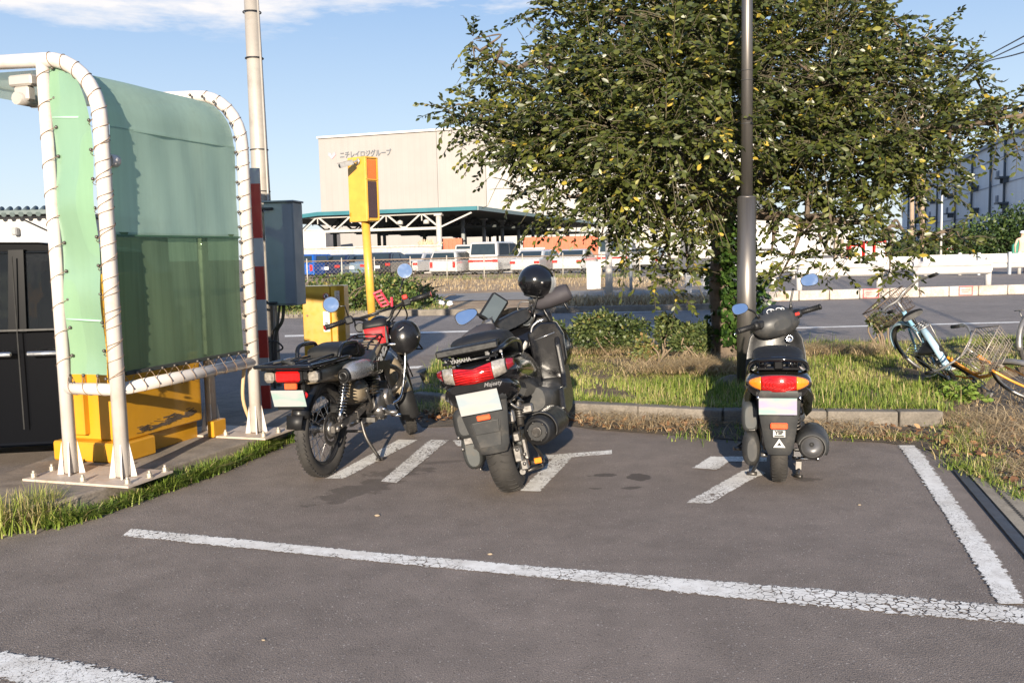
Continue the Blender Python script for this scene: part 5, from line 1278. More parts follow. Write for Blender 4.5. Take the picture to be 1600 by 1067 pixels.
# ------------------------------------------------------------ gate arms, utility pole, cabinet
REDS = mat('stripe_red', (.40,.03,.022), .5); GRS = mat('stripe_grey', (.40,.41,.42), .5); 
def arm(px0, px1, pyt, pyb, Y, w, label, seq):
    a = AT(px1,pyb,Y); t_ = AT(px0,pyt,Y); t = thing('gate_arm', label, 'barrier arm', a, 0, 'raised red and white gate arms')
    d = t_-a; n_ = len(seq); s0 = 0
    for col, f0, f1 in seq:
        b = MB(); b.bar(d*f0, d*f1, w, .035, up=(0,-1,0)); b.build('stripe', REDS if col == 'r' else GRS, t)
    return t
arm(386,404,265,660,7.4,.045,'narrow raised gate arm nearest the white frame',[('g',0,.05),('r',.05,.20),('g',.20,.38),('r',.38,.53),('g',.53,.70),('r',.70,.87),('g',.87,1)])
arm(398,418,263,660,7.3,.070,'wider raised red and white gate arm before the grey pole',[('r',0,.15),('g',.15,.26),('r',.26,.37),('g',.37,.49),('r',.49,.62),('g',.62,.73),('r',.73,.94),('g',.94,1)])
PO = G(424,602,ZI); PY = PO.y; up = thing('utility_pole', 'tall grey steel pole behind the gate arms with cabinet strapped to it', 'pole', PO)
PS = mat('pole_steel', (.36,.33,.29), .5, .2, dirt=.3, vscale=2)
pt_ = AT(388,-90,PY)-PO; b = MB(); b.tube([(0,0,0), tuple(pt_)], [.098,.062], 22); b.build('shaft', PS, up)
b = MB(); o1 = AT(415,560,PY)-PO; o2 = AT(399,-90,PY-.05)-PO; b.tube([(.1,-.06,0),(.085,-.09,.4),tuple(o2+Vector((.0,-.03,0)))], .010, 8); b.build('conduit', PS, up)
for py in (20,92,235,300): p = AT(390,py,PY)-PO; MB().torus((pt_.x*(p.z/pt_.z),0,p.z),(0,0,1),.080,.006,24,6).build('strap', mat('strap_black', (.02,.02,.022), .5), up)
CB_ = mat('cabinet_grey', (.20,.235,.26), .45, .1, dirt=.15, vscale=2)
cY = 8.3; c0 = AT(419,478,cY); c1 = AT(459,316,cY); cw = c1.x-c0.x; ch = c1.z-c0.z; cab = thing('meter_cabinet', 'grey metal meter cabinet strapped to the utility pole', 'cabinet', (c0.x,cY,c0.z), rad(-7))
MB().box((cw/2,.12,ch/2),(cw,.24,ch),bev=.006).build('case', CB_, cab)
MB().box((cw/2,.11,ch+.008),(cw+.03,.27,.016),bev=.004).build('lid', CB_, cab)
MB().box((cw*.5,-.004,ch*.5),(cw*.93,.010,ch*.97),bev=.004).build('door', CB_, cab)
b = MB()
for z_ in (ch*.94, ch*.03): b.tube(curve_pts([(cw*.35,-.02,z_),(-.08,-.06,z_),(-.20,.10,z_),(-.1,.22,z_)],5), .012, 6)
b.build('strap', mat('strap_black', (.02,.02,.022), .5), cab)
b = MB(); b.tube(curve_pts([(cw*.4,.1,0),(cw*.35,.08,-.14),(.02,.1,-.28),(.0,.12,-.6)],6), .016, 8); b.tube(curve_pts([(cw*.25,.1,0),(cw*.2,.06,-.18),(-.02,.1,-.3),(-.02,.12,-.8)],6), .012, 8); b.tube(curve_pts([(-.05,0,-.33),(.06,-.02,-.32),(.12,0,-.38),(.06,.02,-.42)],5), .008, 6); b.build('cable', mat('cable_brown', (.06,.045,.035), .7), cab)

# ------------------------------------------------------------ yellow cabinet and yellow signal post
yc0 = G(477,566); yY = G(500,566).y; l_ = AT(476,560,yY); m_ = AT(516,560,yY-.05); r_ = AT(541,560,yY+.08)
zt = AT(500,447,yY).z; yc = thing('yellow_cabinet', 'yellow roadside control cabinet with small notices behind the trail motorcycle', 'cabinet', (l_.x,yY,0), 0)
w1_ = m_.x-l_.x+.02; w2_ = r_.x-m_.x
MB().box((w1_/2,.16,zt/2),(w1_-.003,.32,zt),bev=.008).build('door_panel', YEL2, yc)
MB().box((w1_+w2_/2,.165,zt/2),(w2_-.003,.31,zt),bev=.008).build('side_panel', mat('cabinet_yellow2', (.46,.235,.006), .35, coat=.3, dirt=.12, dcol=(.25,.13,.02), vscale=4), yc)
MB().cyl((w1_*.16,-.005,zt*.62),(w1_*.16,-.02,zt*.62),.012,10).build('lock', mat('lock_brown', (.2,.08,.02), .5), yc)
b = MB(); b.box((w1_*.86,-.006,zt*.78),(.085,.008,.0)) if 0 else None
MB().box((w1_*.84,-.004,zt*.535),(.075,.008,.25)).build('notice', mat('notice_pale', (.68,.70,.70), .5), yc)
tb = text_mb('出口専用', .052, .001, .001); 
b = MB()
for i, ch_ in enumerate('出口専用'):
    q = text_mb(ch_, .055, .001, .0008); q.xf(Matrix.Translation((w1_*.84,-.010,zt*.535+.085-i*.058))); b.merge(q)
b.build('notice_lettering', mat('notice_ink', (.05,.07,.06), .6), yc)
MB().lathe([(.040,0),(.040,.004),(0,.004)],(w1_*.86,-.001,zt*.93-.06),(0,-1,0),20).build('round_notice', mat('notice_pale2', (.75,.72,.72), .5), yc)
MB().torus((w1_*.86,-.007,zt*.93-.06),(0,1,0),.035,.006,24,6).build('red_ring', mat('ring_red', (.45,.08,.09), .5), yc)
b = MB(); b.bar((w1_*.86-.022,-.008,zt*.93-.038),(w1_*.86+.022,-.008,zt*.93-.082),.010,.003,up=(0,1,0)); b.box((w1_*.86,-.006,zt*.93-.06),(.022,.004,.035)); b.build('no_entry_bar', mat('ink_dark', (.10,.05,.07), .6), yc)
MB().box((w1_+w2_*.5,-.005,zt*.87),(.06,.008,.12)).build('notice', mat('notice_worn', (.62,.50,.42), .6, var=.3, vscale=20), yc)
b = MB()
for i in range(5): b.box((w1_+w2_*.5,-.010,zt*.87+.04-i*.02),(.04*random.uniform(.6,1),.002,.006))
b.build('small_print', mat('ink_grey', (.25,.20,.2), .6), yc)
rb = G(465,470); MB().bar((0,0,0),(.55,0,.01),.055,.03).build('x', REDS) if 0 else None
gr_ = AT(455,466,yY+.4); b = MB(); b.bar((0,0,0),(AT(478,466,yY+.4).x-gr_.x,0,0),.03,.055); o = b.build('red_arm', REDS); o.location = gr_; tag(o, 'short red barrier arm end left of the yellow cabinet', 'barrier arm')

sp0 = G(583,519); sY = sp0.y; sp = thing('signal_post', 'yellow post carrying a tall yellow signal box and a small camera', 'signal', sp0)
top = AT(571,345,sY)-sp0; b = MB(); b.tube([(0,0,0),tuple(top)], .073, 20); b.build('post', mat('post_yellow',(.56,.31,.045),.4,coat=.3,dirt=.1,dcol=(.3,.18,.05)), sp)
b = MB(); b.lathe([(.14,0),(.14,.02),(.08,.03)],n=20); b.build('flange', YEL2, sp)
u0_ = AT(544,342,sY)-sp0; u1_ = AT(593,342,sY)-sp0; us = AT(577,342,sY)-sp0; zt_ = (AT(575,246,sY)-sp0).z; zb_ = top.z-.02
H_ = zt_-zb_; YB = mat('signal_yellow', (.60,.33,.045), .4, coat=.3, dirt=.12, dcol=(.35,.2,.05), vscale=5)
cx_ = (u0_.x+u1_.x)/2
box = thing('x', None, None); bpy.data.objects.remove(box)
# the box is turned: its broad side faces left of the camera, its display face to the right
R_ = Matrix.Rotation(rad(-28), 4, 'Z') @ Matrix.Identity(4)
def sb_(c, d, bev=0):
    m2 = MB().box(c, d, bev=bev); return m2
def place(mb): return mb.xf(Matrix.Translation((cx_,0.02,zb_)) @ Matrix.Rotation(rad(52),4,'Z'))
# local: +x... display face looks to -y after turning; broad side looks to -x
Wd, Dp = .27, .43
place(sb_((0,0,H_/2),(Wd,Dp,H_),.008)).build('signal_box', YB, sp)
place(sb_((0,-Dp/2-.004,H_*.80),(Wd*.74,.02,H_*.30))).build('amber_panel', mat('amber', (.60,.13,.01), .3, coat=.6), sp)
place(sb_((0,-Dp/2-.004,H_*.34),(Wd*.74,.02,H_*.56))).build('display', mat('display_dark', (.045,.015,.012), .2, coat=.5), sp)
b = MB()
for z_ in (.02,.645,.98): b.box((0,-Dp/2-.012,H_*z_),(Wd,.03,.016))
for x_ in (-1,1): b.box((x_*(Wd/2-.010),-Dp/2-.012,H_/2),(.02,.03,H_*.96))
place(b).build('bezel', YB, sp)
b = MB()
for z_ in (.12,.88): b.box((-Wd/2-.006,Dp*.42,H_*z_),(.012,.03,.06))
place(b).build('hinge', mat('hinge', (.4,.22,.02), .5), sp)
cm = thing('security_camera', 'small silver security camera fixed to the side of the yellow signal box', 'camera', Vector(sp0)+Vector(AT(541,257,sY-.3)-sp0))
b = MB(); b.bar((-.10,-.05,-.03),(.10,.04,.035),.085,.075); b.build('housing', mat('camera_silver', (.42,.41,.40), .35, .5), cm)
b = MB(); b.bar((-.13,-.06,.012),(.10,.04,.080),.095,.008); b.build('sun_shield', mat('camera_silver', (.42,.41,.40), .35, .5), cm)
b = MB(); b.tube(curve_pts([(.08,.04,.02),(.14,.07,.05),(.17,.14,.06)],5), .018, 8); b.lathe([(.05,0),(.05,.015),(.02,.02)],(.175,.16,.06),(-1,-.8,0),14); b.build('bracket', mat('camera_silver', (.42,.41,.40), .35, .5), cm)
MB().cyl((-.103,-.052,-.031),(-.112,-.056,-.034),.028,14).build('lens', GLASS, cm)
# ------------------------------------------------------------ shared two-wheeler parts
RUB = NT('tyre_rubber'); RUB.l(RUB.ramp(RUB.noise(9,detail=7),[(.3,(.018,.017,.016)),(.7,(.045,.041,.037))]), RUB.b.inputs['Base Color']); RUB.b.inputs['Roughness'].default_value = .78
RUB.bump(RUB.noise(160,detail=2), .3, .002); RUB = RUB.m
GLB = mat('gloss_black', (.006,.006,.007), .12, 0, coat=.45, var=.1, spec=.4); SAT = mat('satin_black', (.010,.010,.0105), .36, var=.3, vscale=20); MATB = mat('matt_black', (.0075,.0075,.008), .55, bump=.3, bscale=300, bdist=.001)
GPL = mat('grey_plastic', (.028,.029,.030), .5, dirt=.35, dcol=(.13,.115,.095), vscale=5, bump=.25, bscale=400, bdist=.0008)
GP2 = mat('grey_casing', (.062,.067,.068), .5, .3, dirt=.5, dcol=(.10,.08,.06), vscale=9)
ALU = mat('alloy', (.26,.25,.24), .38, .85, dirt=.5, dcol=(.10,.08,.06), vscale=14); CHR = mat('chrome', (.62,.62,.62), .14, 1.0, var=.05); STL = mat('dark_steel', (.10,.095,.09), .42, .8, dirt=.4, vscale=18)
BEI = mat('sand_paint', (.235,.19,.13), .38, coat=.3, var=.06); REDL = mat('red_lens', (.40,.008,.008), .12, coat=.8, var=.25, vscale=50); CLR = mat('clear_lens', (.36,.33,.29), .12, .35, coat=.8, var=.35, vscale=60); AMB = mat('amber_lens', (.75,.22,.015), .12, coat=.8, var=.2, vscale=50)
MIR = mat('mirror_glass', (.80,.86,.92), .02, 1.0, var=.0); BRN = mat('rust_brown', (.14,.08,.05), .8, .2, var=.5, vscale=20); REFL = mat('reflector', (.75,.10,.03), .25, coat=.6, var=.15, vscale=120)
def plate_mat(name, a, b_):
    k = NT(name); v = k.coord('Generated', (.9,1,1.6)); f = k.noise(1.6, v, 2, .4)
    c = k.ramp(f, [(.35, a), (.5, (.345,.35,.35)), (.66, b_)]); k.l(c, k.b.inputs['Base Color']); k.b.inputs['Roughness'].default_value = .5; return k.m
def axis_rot(head, steer, rake): 
    ax = Vector((0, -math.sin(rake), math.cos(rake)))
    return Matrix.Translation(head) @ Matrix.Rotation(steer, 4, ax) @ Matrix.Translation(-Vector(head))
def spoked(parent, c, R, r, X, tread=True, rimm=None, spokes=18):
    w = MB()
    w.torus(c,(1,0,0),R-r*.95,r,64,14,sq=(r,r*.98)); 
    if tread:
        for i in range(56):
            a = 2*math.pi*i/56
            for s in (-1,1):
                a2 = a+(.5 if s > 0 else 0)*2*math.pi/56; p = Vector(c)+Vector((s*r*.45, math.cos(a2)*(R-.004), math.sin(a2)*(R-.004))); tdir = Vector((s*.5, -math.sin(a2), math.cos(a2))).normalized()
                w.bar(p-tdir*.010, p+tdir*.010, r*.55, .010, up=(p-Vector(c)))
    o = w.xf(X).build('wheel', RUB, parent)
    b = MB(); rr = R-r*2+.004; b.torus(c,(1,0,0),rr,.012,56,8,sq=(.010,r*.62)); b.torus(c,(1,0,0),rr-.010,.01,56,8,sq=(.006,r*.35)); b.xf(X).build('rim', rimm or mat('rim_black',(.03,.03,.032),.35,.4), o)
    b = MB(); b.lathe([(.02,-.075),(.045,-.07),(.045,-.05),(.025,-.045),(.025,.045),(.045,.05),(.045,.07),(.02,.075)],c,(1,0,0),18); b.xf(X).build('hub', ALU, o)
    b = MB()
    for i in range(spokes*2):
        s = 1 if i % 2 else -1; a = 2*math.pi*i/(spokes*2); off = .42*(1 if (i//2) % 2 else -1)
        b.tube([Vector(c)+Vector((s*.05, math.cos(a+off)*.042, math.sin(a+off)*.042)), Vector(c)+Vector((s*.004, math.cos(a)*(rr-.008), math.sin(a)*(rr-.008)))], .0024, 4, False)
    b.xf(X).build('spokes', CHR, o)
    return o
def scooter_wheel(parent, c, R, r, X, nsp=5, disc=True):
    w = MB(); w.torus(c,(1,0,0),R-r*.85,r,56,16,sq=(r*.85,r)); 
    for i in range(40):
        a = 2*math.pi*i/40
        for s in (-1,1):
            pts = [Vector(c)+Vector((s*r*f, math.cos(a+g)*(R-.001-.30*r*f*f), math.sin(a+g)*(R-.001-.30*r*f*f))) for f, g in ((.15,0),(.45,.05),(.8,.07))]
            w.tube(pts, .0028, 4, False)
    o = w.xf(X).build('wheel', RUB, parent); rr = R-r*1.72
    b = MB(); b.torus(c,(1,0,0),rr,.012,48,8,sq=(.012,r*.75)); b.lathe([(0,-.05),(.04,-.05),(.04,.05),(0,.05)],c,(1,0,0),16)
    for i in range(nsp):
        a = 2*math.pi*i/nsp; b.bar(Vector(c), Vector(c)+Vector((0,math.cos(a)*rr,math.sin(a)*rr)), .035, .03, up=(1,0,0))
    b.xf(X).build('rim', mat('scooter_rim',(.14,.14,.145),.4,.6), o); return o
def grip(b, a, d, L, r=.017):
    d = Vector(d).normalized(); a = Vector(a); b.cyl(a, a+d*L, r, 12)
    for i in range(int(L/.012)): b.torus(a+d*(.006+i*.012), d, r+.0006, .0018, 12, 4)
    b.cyl(a+d*L, a+d*(L+.014), r*1.15, 12)

def place_bike(name, label, cat, P, head, lean, grp=None):
    t = thing(name, label, cat, P, 0, grp); t.rotation_mode = 'XYZ'; t.rotation_euler = (0, -lean, -head); return t
def ringx(x0, pts): return [Vector((x0, y, z)) for y, z in pts]

# ============================================================ 1. trail motorcycle
h1 = rad(15); A1 = G(508,743); A1.z = 0
T1 = place_bike('trail_motorcycle', 'sand coloured trail motorcycle with black rack, red bar bag and black helmet on its side', 'motorcycle', A1, h1, rad(1.5))
M1 = Matrix.Translation(A1) @ Euler((0,-rad(1.5),-h1)).to_matrix().to_4x4(); I4 = Matrix.Identity(4); HEAD = Vector((0,.985,.80)); S1 = axis_rot(HEAD, rad(33), rad(27))
spoked(T1, (0,0,.285), .285, .040, I4); spoked(T1, (0,1.255,.285), .285, .040, S1)
# swing arm, shocks, chain case, brake
b = MB(); b.bar((.085,-.03,.285),(.085,.30,.315),.022,.040); b.bar((.085,.30,.315),(.055,.52,.345),.026,.045); b.bar((-.085,-.03,.285),(-.055,.52,.345),.022,.04); b.cyl((-.10,0,.285),(.115,0,.285),.009,10); b.lathe([(.018,0),(.018,.012),(0,.014)],(.098,0,.285),(1,0,0),8); b.lathe([(.013,0),(.013,.01),(0,.012)],(.098,.06,.292),(1,0,0),6)
b.build('swing_arm', mat('swingarm_silver',(.30,.28,.26),.4,.8,dirt=.5,dcol=(.08,.06,.05),vscale=16), T1)
for s in (-1,1):
    b = MB(); p0 = Vector((s*.105,.02,.32)); p1 = Vector((s*.125,.115,.615)); d = (p1-p0); b.tube([p0,p1],.011,10); b.tube([p0+d*.02,p0+d*.30],.017,12); b.tube([p1-d*.16,p1],.022,12)
    q = []
    for i in range(11*10+1):
        a = 2*math.pi*i/10; f = .20+.66*i/110; u = d.normalized().orthogonal(); w_ = d.normalized().cross(u); q.append(p0+d*f+(u*math.cos(a)+w_*math.sin(a))*.021)
    b.tube(q,.0035,5); b.build('shock_absorber', CHR, T1)
b = MB(); b.lathe([(.0,0),(.062,0),(.062,.004),(.0,.004)],(.055,0,.285),(1,0,0),28); b.torus((.060,0,.285),(1,0,0),.088,.010,40,6,sq=(.014,.0025)); b.build('brake_disc', STL, T1)
b = MB(); b.box((.075,.07,.40),(.05,.11,.055),bev=.008); b.box((.085,.09,.44),(.035,.05,.07),bev=.006); b.tube(curve_pts([(.08,.1,.44),(.10,.22,.40),(.09,.42,.37)],5),.004,6); b.build('brake_caliper', SAT, T1)
b = MB(); b.bar((-.09,-.08,.31),(-.085,.46,.37),.03,.09); b.build('chain_case', SAT, T1)
# rear fender, mud flap
def fender(c, R, a0, a1, w, m_, th=.004, nn=22, drop=.05, X=I4, name='fender', par=None):
    rings = []
    for i in range(nn+1):
        a = a0+(a1-a0)*i/nn; r_ = []
        for u in (-1,-.85,-.4,0,.4,.85,1): r_.append(Vector((u*w/2, c[1]+math.cos(a)*(R-drop*abs(u)**3), c[2]+math.sin(a)*(R-drop*abs(u)**3))))
        for u in (1,.85,.4,0,-.4,-.85,-1): r_.append(Vector((u*(w/2-th), c[1]+math.cos(a)*(R-th-drop*abs(u)**3), c[2]+math.sin(a)*(R-th-drop*abs(u)**3))))
        rings.append(r_)
    return MB().loft(rings).xf(X).build(name, m_, par)
fender((0,0,.285), .335, rad(30), rad(158), .115, SAT, par=T1, drop=.06, name='rear_fender')
b = MB(); b.loft([[Vector((x,-.318,.42)) for x in (-.05,.05)]+[Vector((x,-.312,.42)) for x in (.05,-.05)], [Vector((x,-.340,.345)) for x in (-.045,.045)]+[Vector((x,-.334,.345)) for x in (.045,-.045)]]); b.build('mud_flap', MATB, T1)
# frame and sand-coloured covers
b = MB(); b.tube(curve_pts([(0,.96,.74),(0,.80,.60),(0,.62,.47),(0,.45,.45)],5),.035,10); b.tube([(.06,.55,.52),(.06,.15,.62),(.06,-.20,.63)],.013,8); b.tube([(-.06,.55,.52),(-.06,.15,.62),(-.06,-.20,.63)],.013,8); b.bar((.05,.48,.34),(.05,.50,.58),.03,.05); b.bar((-.05,.48,.34),(-.05,.50,.58),.03,.05); b.build('frame', SAT, T1)
rings = [sup(-.26,0,.632,.085,.050),sup(-.05,0,.628,.108,.062),sup(.15,0,.615,.118,.072),sup(.35,0,.59,.11,.075),sup(.48,0,.58,.10,.07),sup(.54,0,.57,.08,.05)]
MB().loft(rings).build('rear_body', BEI, T1)
b = MB(); b.loft([sup(.26,.0,.46,.115,.045),sup(.32,0,.46,.13,.085),sup(.42,0,.45,.13,.09),sup(.47,0,.44,.11,.06)]); b.build('side_cover', BEI, T1)
rings = [sup(.50,0,.56,.062,.055,tilt=-.3),sup(.62,0,.58,.070,.075,tilt=-.3),sup(.76,0,.64,.072,.085,tilt=-.3),sup(.88,0,.72,.070,.085,tilt=-.3),sup(.95,0,.77,.055,.07,tilt=-.3)]
MB().loft(rings).build('centre_body', BEI, T1)
b = MB(); 
def sidepan(s):
    return [Vector((s*.0745,y,z)) for y, z in ((.58,.49),(.66,.49),(.93,.68),(.93,.76),(.88,.76),(.60,.56))]
for s in (-1,1): b.prism(sidepan(s),(-.003,0,0),(.003,0,0))
b.build('side_panel', SAT, T1)
tx = text_mb('HONDA', .072, .001, .003); tx.xf(Matrix.Translation((.081,.775,.632)) @ Matrix.Rotation(rad(36),4,'X') @ Matrix.Rotation(rad(90),4,'Z')); tx.build('lettering', mat('letter_white',(.45,.45,.44),.5), T1)
# leg guard tube, luggage frame over the body
for s in (-1,1):
    b = MB(); b.tube(curve_pts([(s*.07,.86,.70),(s*.17,.90,.69),(s*.185,.93,.62),(s*.17,.86,.36),(s*.12,.80,.30)],6),.0105,10); b.build('leg_guard', CHR, T1)
b = MB()
for x in (-.09,.09): b.tube(curve_pts([(x,.52,.70),(x,.56,.74),(x,.72,.775),(x,.78,.76)],5),.007,6)
for y in (.55,.63,.71,.77): b.tube([(-.09,y,.70+.085*(y-.5)*3.4),(.09,y,.70+.085*(y-.5)*3.4)],.006,6)
b.build('centre_rack', SAT, T1)
# engine
b = MB(); b.box((0,.62,.335),(.20,.26,.15),bev=.03); b.box((.0,.50,.40),(.12,.12,.12),bev=.02); b.build('engine', mat('engine_black',(.03,.03,.03),.45,.4,dirt=.4), T1)
b = MB(); b.lathe([(.085,0),(.085,.03),(.07,.045),(.02,.05),(0,.05)],(.095,.60,.335),(1,0,0),28); b.lathe([(.055,0),(.055,.06),(.045,.066),(0,.067)],(.095,.68,.37),(1,0,0),24); b.lathe([(.03,0),(.03,.07),(0,.072)],(.09,.55,.30),(1,0,0),18); b.build('crankcase_cover', ALU, T1)
b = MB()
for i in range(9): b.box((0,.745+i*.014,.375+i*.002),(.16-.004*abs(i-4),.005,.14-.004*abs(i-4)),bev=.0)
b.cyl((0,.73,.37),(0,.90,.40),.05,16); b.build('cylinder', mat('cyl_grey',(.12,.12,.12),.45,.7,dirt=.4), T1)
b = MB()
for i in range(8): b.box((.0,.36,.47+i*.0),(.0,.0,.0)) if 0 else b.bar((.10,.44,.42+i*.02),(.10,.54,.42+i*.02),.10,.009)
b.build('cooling_fins', SAT, T1)
b = MB(); b.bar((-.12,.52,.245),(.12,.52,.245),.03,.03); b.tube([(.10,.56,.26),(.19,.62,.27),(.22,.62,.27)],.008,8); b.cyl((.15,.60,.28),(.24,.60,.28),.014,10); b.cyl((-.24,.60,.28),(-.15,.60,.28),.014,10); b.bar((-.09,.74,.22),(.09,.74,.22),.06,.02); b.bar((.05,.50,.21),(.05,.84,.235),.02,.02); b.bar((-.05,.50,.21),(-.05,.84,.235),.02,.02); b.build('foot_rest', ALU, T1)
b = MB(); b.tube(curve_pts([(.10,.60,.30),(.17,.55,.31),(.20,.66,.25)],5),.008,8); b.cyl((.17,.66,.25),(.24,.66,.25),.011,8); b.build('brake_pedal', CHR, T1)
b = MB(); b.tube(curve_pts([(.11,.46,.31),(.15,.40,.36),(.15,.33,.47)],5),.009,8); b.build('kick_lever', STL, T1)
b = MB()
for s in (-1,1): b.tube(curve_pts([(s*.06,.42,.27),(s*.10,.40,.15),(s*.165,.43,.015)],5),.012,8); b.box((s*.17,.44,.008),(.05,.05,.015),bev=.004)
b.tube([(.085,.41,.19),(-.085,.41,.19)],.009,8); b.tube(curve_pts([(.16,.43,.03),(.19,.36,.02)],3),.008,6); b.build('centre_stand', STL, T1)
# exhaust, high on the right
b = MB(); b.tube(curve_pts([(.04,.86,.36),(.11,.94,.40),(.16,.88,.50),(.17,.72,.565),(.17,.52,.585)],8),.017,12); b.build('exhaust_pipe', STL, T1)
b = MB(); b.loft([[Vector((.17+.034*math.cos(a),y,zc+.044*math.sin(a))) for a in np.linspace(0,2*math.pi,20,endpoint=False)] for y, zc in ((-.02,.60),(.0,.602),(.30,.598),(.50,.588))],smooth=True); b.lathe([(.03,0),(.03,.012),(.014,.012),(.014,-.02)],(.17,-.02,.60),(0,-1,0),18); b.build('silencer', SAT, T1)
b = MB(); 
def hs(y, k): return [Vector((.17+.050*math.cos(a)*k,y,.612+.055*math.sin(a)*k)) for a in np.linspace(-.9,2.2,12)]+[Vector((.17+.044*math.cos(a)*k,y,.612+.048*math.sin(a)*k)) for a in np.linspace(2.2,-.9,12)]
b.loft([hs(.0,.55),hs(.04,.95),hs(.12,1.10),hs(.26,1.06),hs(.34,.85)],smooth=True); b.build('heat_shield', mat('heat_chrome',(.42,.42,.43),.30,.7,var=.1,vscale=30), T1)
b = MB()
for i in range(0): b.bar((.2225,.13+i*.045,.640),(.222,.15+i*.045,.600),.005,.004,up=(1,0,0))
b.bar((.222,.36,.615),(.222,.56,.600),.055,.006,up=(1,0,0)); b.build('heat_shield_slots', SAT, T1)
# seat, rack, grab loop
rings = [sup(.06,0,.80,.095,.022,3),sup(.10,0,.81,.115,.042,3),sup(.25,0,.815,.125,.052,3),sup(.40,0,.805,.115,.05,3),sup(.50,0,.785,.085,.045,3),sup(.545,0,.765,.05,.028,3)]
MB().loft(rings).xf(Matrix.Translation((0,0,-.085))).build('seat', MATB, T1)
b = MB(); b.box((0,-.14,.772),(.30,.50,.012),bev=.004)
for x in (-.165,-.115,-.06,0,.06,.115,.165): b.tube([(x,-.40,.792),(x,.10,.792)],.0085,8)
for y in (-.39,-.26,-.12,.02): b.tube([(-.165,y,.783),(.165,y,.783)],.0085,8)
b.tube(curve_pts([(.165,.10,.792),(.175,-.15,.792),(.165,-.38,.792),(.14,-.42,.792),(-.14,-.42,.792),(-.165,-.38,.792),(-.175,-.15,.792),(-.165,.10,.792)],5),.011,8); b.xf(Matrix.Translation((0,0,-.085))).build('rear_rack', GLB, T1)
for s in (-1,1):
    b = MB(); b.tube(curve_pts([(s*.135,.01,.79),(s*.14,.03,.845),(s*.14,.08,.865),(s*.14,.20,.865),(s*.14,.26,.85),(s*.135,.29,.79)],5),.0125,10); b.xf(Matrix.Translation((0,0,-.085))).build('grab_rail', GLB, T1)
b = MB(); b.tube([(.05,-.38,.805),(-.06,-.30,.81)],.010,8); b.tube([(-.10,-.33,.805),(-.02,-.05,.81)],.006,6); b.tube([(.10,-.30,.807),(.08,.05,.808)],.006,6); b.box((-.03,-.30,.81),(.05,.03,.012)); b.xf(Matrix.Translation((0,0,-.085))).build('luggage_cord', mat('cord_black',(.03,.03,.03),.6), T1)
# tail lamp, signals, plate
b = MB(); b.box((0,-.30,.675),(.20,.14,.075),bev=.012); b.box((0,-.27,.61),(.10,.08,.10),bev=.01); b.tube([(-.115,-.31,.668),(.115,-.31,.668)],.012,8); b.xf(Matrix.Translation((0,.03,-.022))).build('tail_bracket', SAT, T1)
tl_ = MB().box((0,-.385,.668),(.150,.045,.060),bev=.010).xf(Matrix.Translation((0,.03,-.022))).build('tail_lamp', REDL, T1); MB().box((0,-.375,.668),(.168,.045,.075),bev=.012).xf(Matrix.Translation((0,.03,-.022))).build('lamp_surround', SAT, tl_)
MB().box((.005,-.375,.612),(.075,.02,.035),bev=.004).xf(Matrix.Translation((0,.03,-.022))).build('rear_reflector', REFL, T1)
for s in (-1,1):
    o = MB().box((s*.135,-.35,.662),(.062,.045,.062),bev=.014).xf(Matrix.Translation((0,.03,-.022))).build('turn_signal', CLR, T1); MB().box((s*.135,-.325,.662),(.068,.05,.068),bev=.012).xf(Matrix.Translation((0,.03,-.022))).build('lamp_housing', SAT, o)
Rp = Matrix.Rotation(rad(18),4,'X'); b = MB(); b.box((0,0,0),(.200,.004,.100),bev=.0015); b.xf(Matrix.Translation((0,-.37,.525)) @ Rp).build('licence_plate', plate_mat('plate_teal',(.25,.345,.32),(.32,.35,.335)), T1)
b = MB(); b.box((0,.008,.0),(.16,.006,.11)); b.xf(Matrix.Translation((0,-.37,.51)) @ Rp).build('plate_bracket', SAT, T1)
MB().lathe([(.020,0),(.020,.008),(0,.009)],(.085,-.345,.54),(.3,-1,0),16).build('side_reflector', REDL, T1)
# fork, front fender, head, lamp, handlebar (all turned with the steering)
b = MB()
for s in (-1,1): b.tube([(s*.085,.975,.81),(s*.085,1.10,.58)],.024,12); b.tube([(s*.085,1.09,.60),(s*.085,1.255,.285)],.019,12)
b.box((0,.965,.795),(.21,.07,.03),bev=.01); b.box((0,1.03,.70),(.20,.08,.03),bev=.01); b.xf(S1).build('fork', SAT, T1)
for s in (-1,1):
    b = MB()
    for i in range(9): 
        p = Vector((s*.085,1.045,.69)).lerp(Vector((s*.085,1.14,.50)), i/8); b.torus(p,(0,-.45,.89),.026,.008,16,6)
    b.xf(S1).build('fork_gaiter', MATB, T1)
fender((0,1.255,.285), .345, rad(38), rad(172), .14, BEI, par=T1, X=S1, name='front_fender', drop=.10)
fender((0,1.255,.285), .340, rad(172), rad(206), .13, MATB, par=T1, X=S1, name='front_mud_flap', drop=.03)
b = MB(); b.lathe([(.0,-.09),(.05,-.085),(.085,-.03),(.092,0),(.085,.015)],(0,1.09,.80),(0,1,0),26); b.xf(S1).build('headlamp_shell', SAT, T1)
b = MB(); b.lathe([(.084,.012),(.05,.03),(0,.034)],(0,1.09,.80),(0,1,0),26); b.xf(S1).build('headlamp', CLR, T1)
HB = 0.925
bar_ = curve_pts([(-.34,.83,HB),(-.22,.86,HB),(-.12,.92,HB-.02),(-.07,.945,HB-.075),(0,.95,HB-.09),(.07,.945,HB-.075),(.12,.92,HB-.02),(.22,.86,HB),(.34,.83,HB)],5)
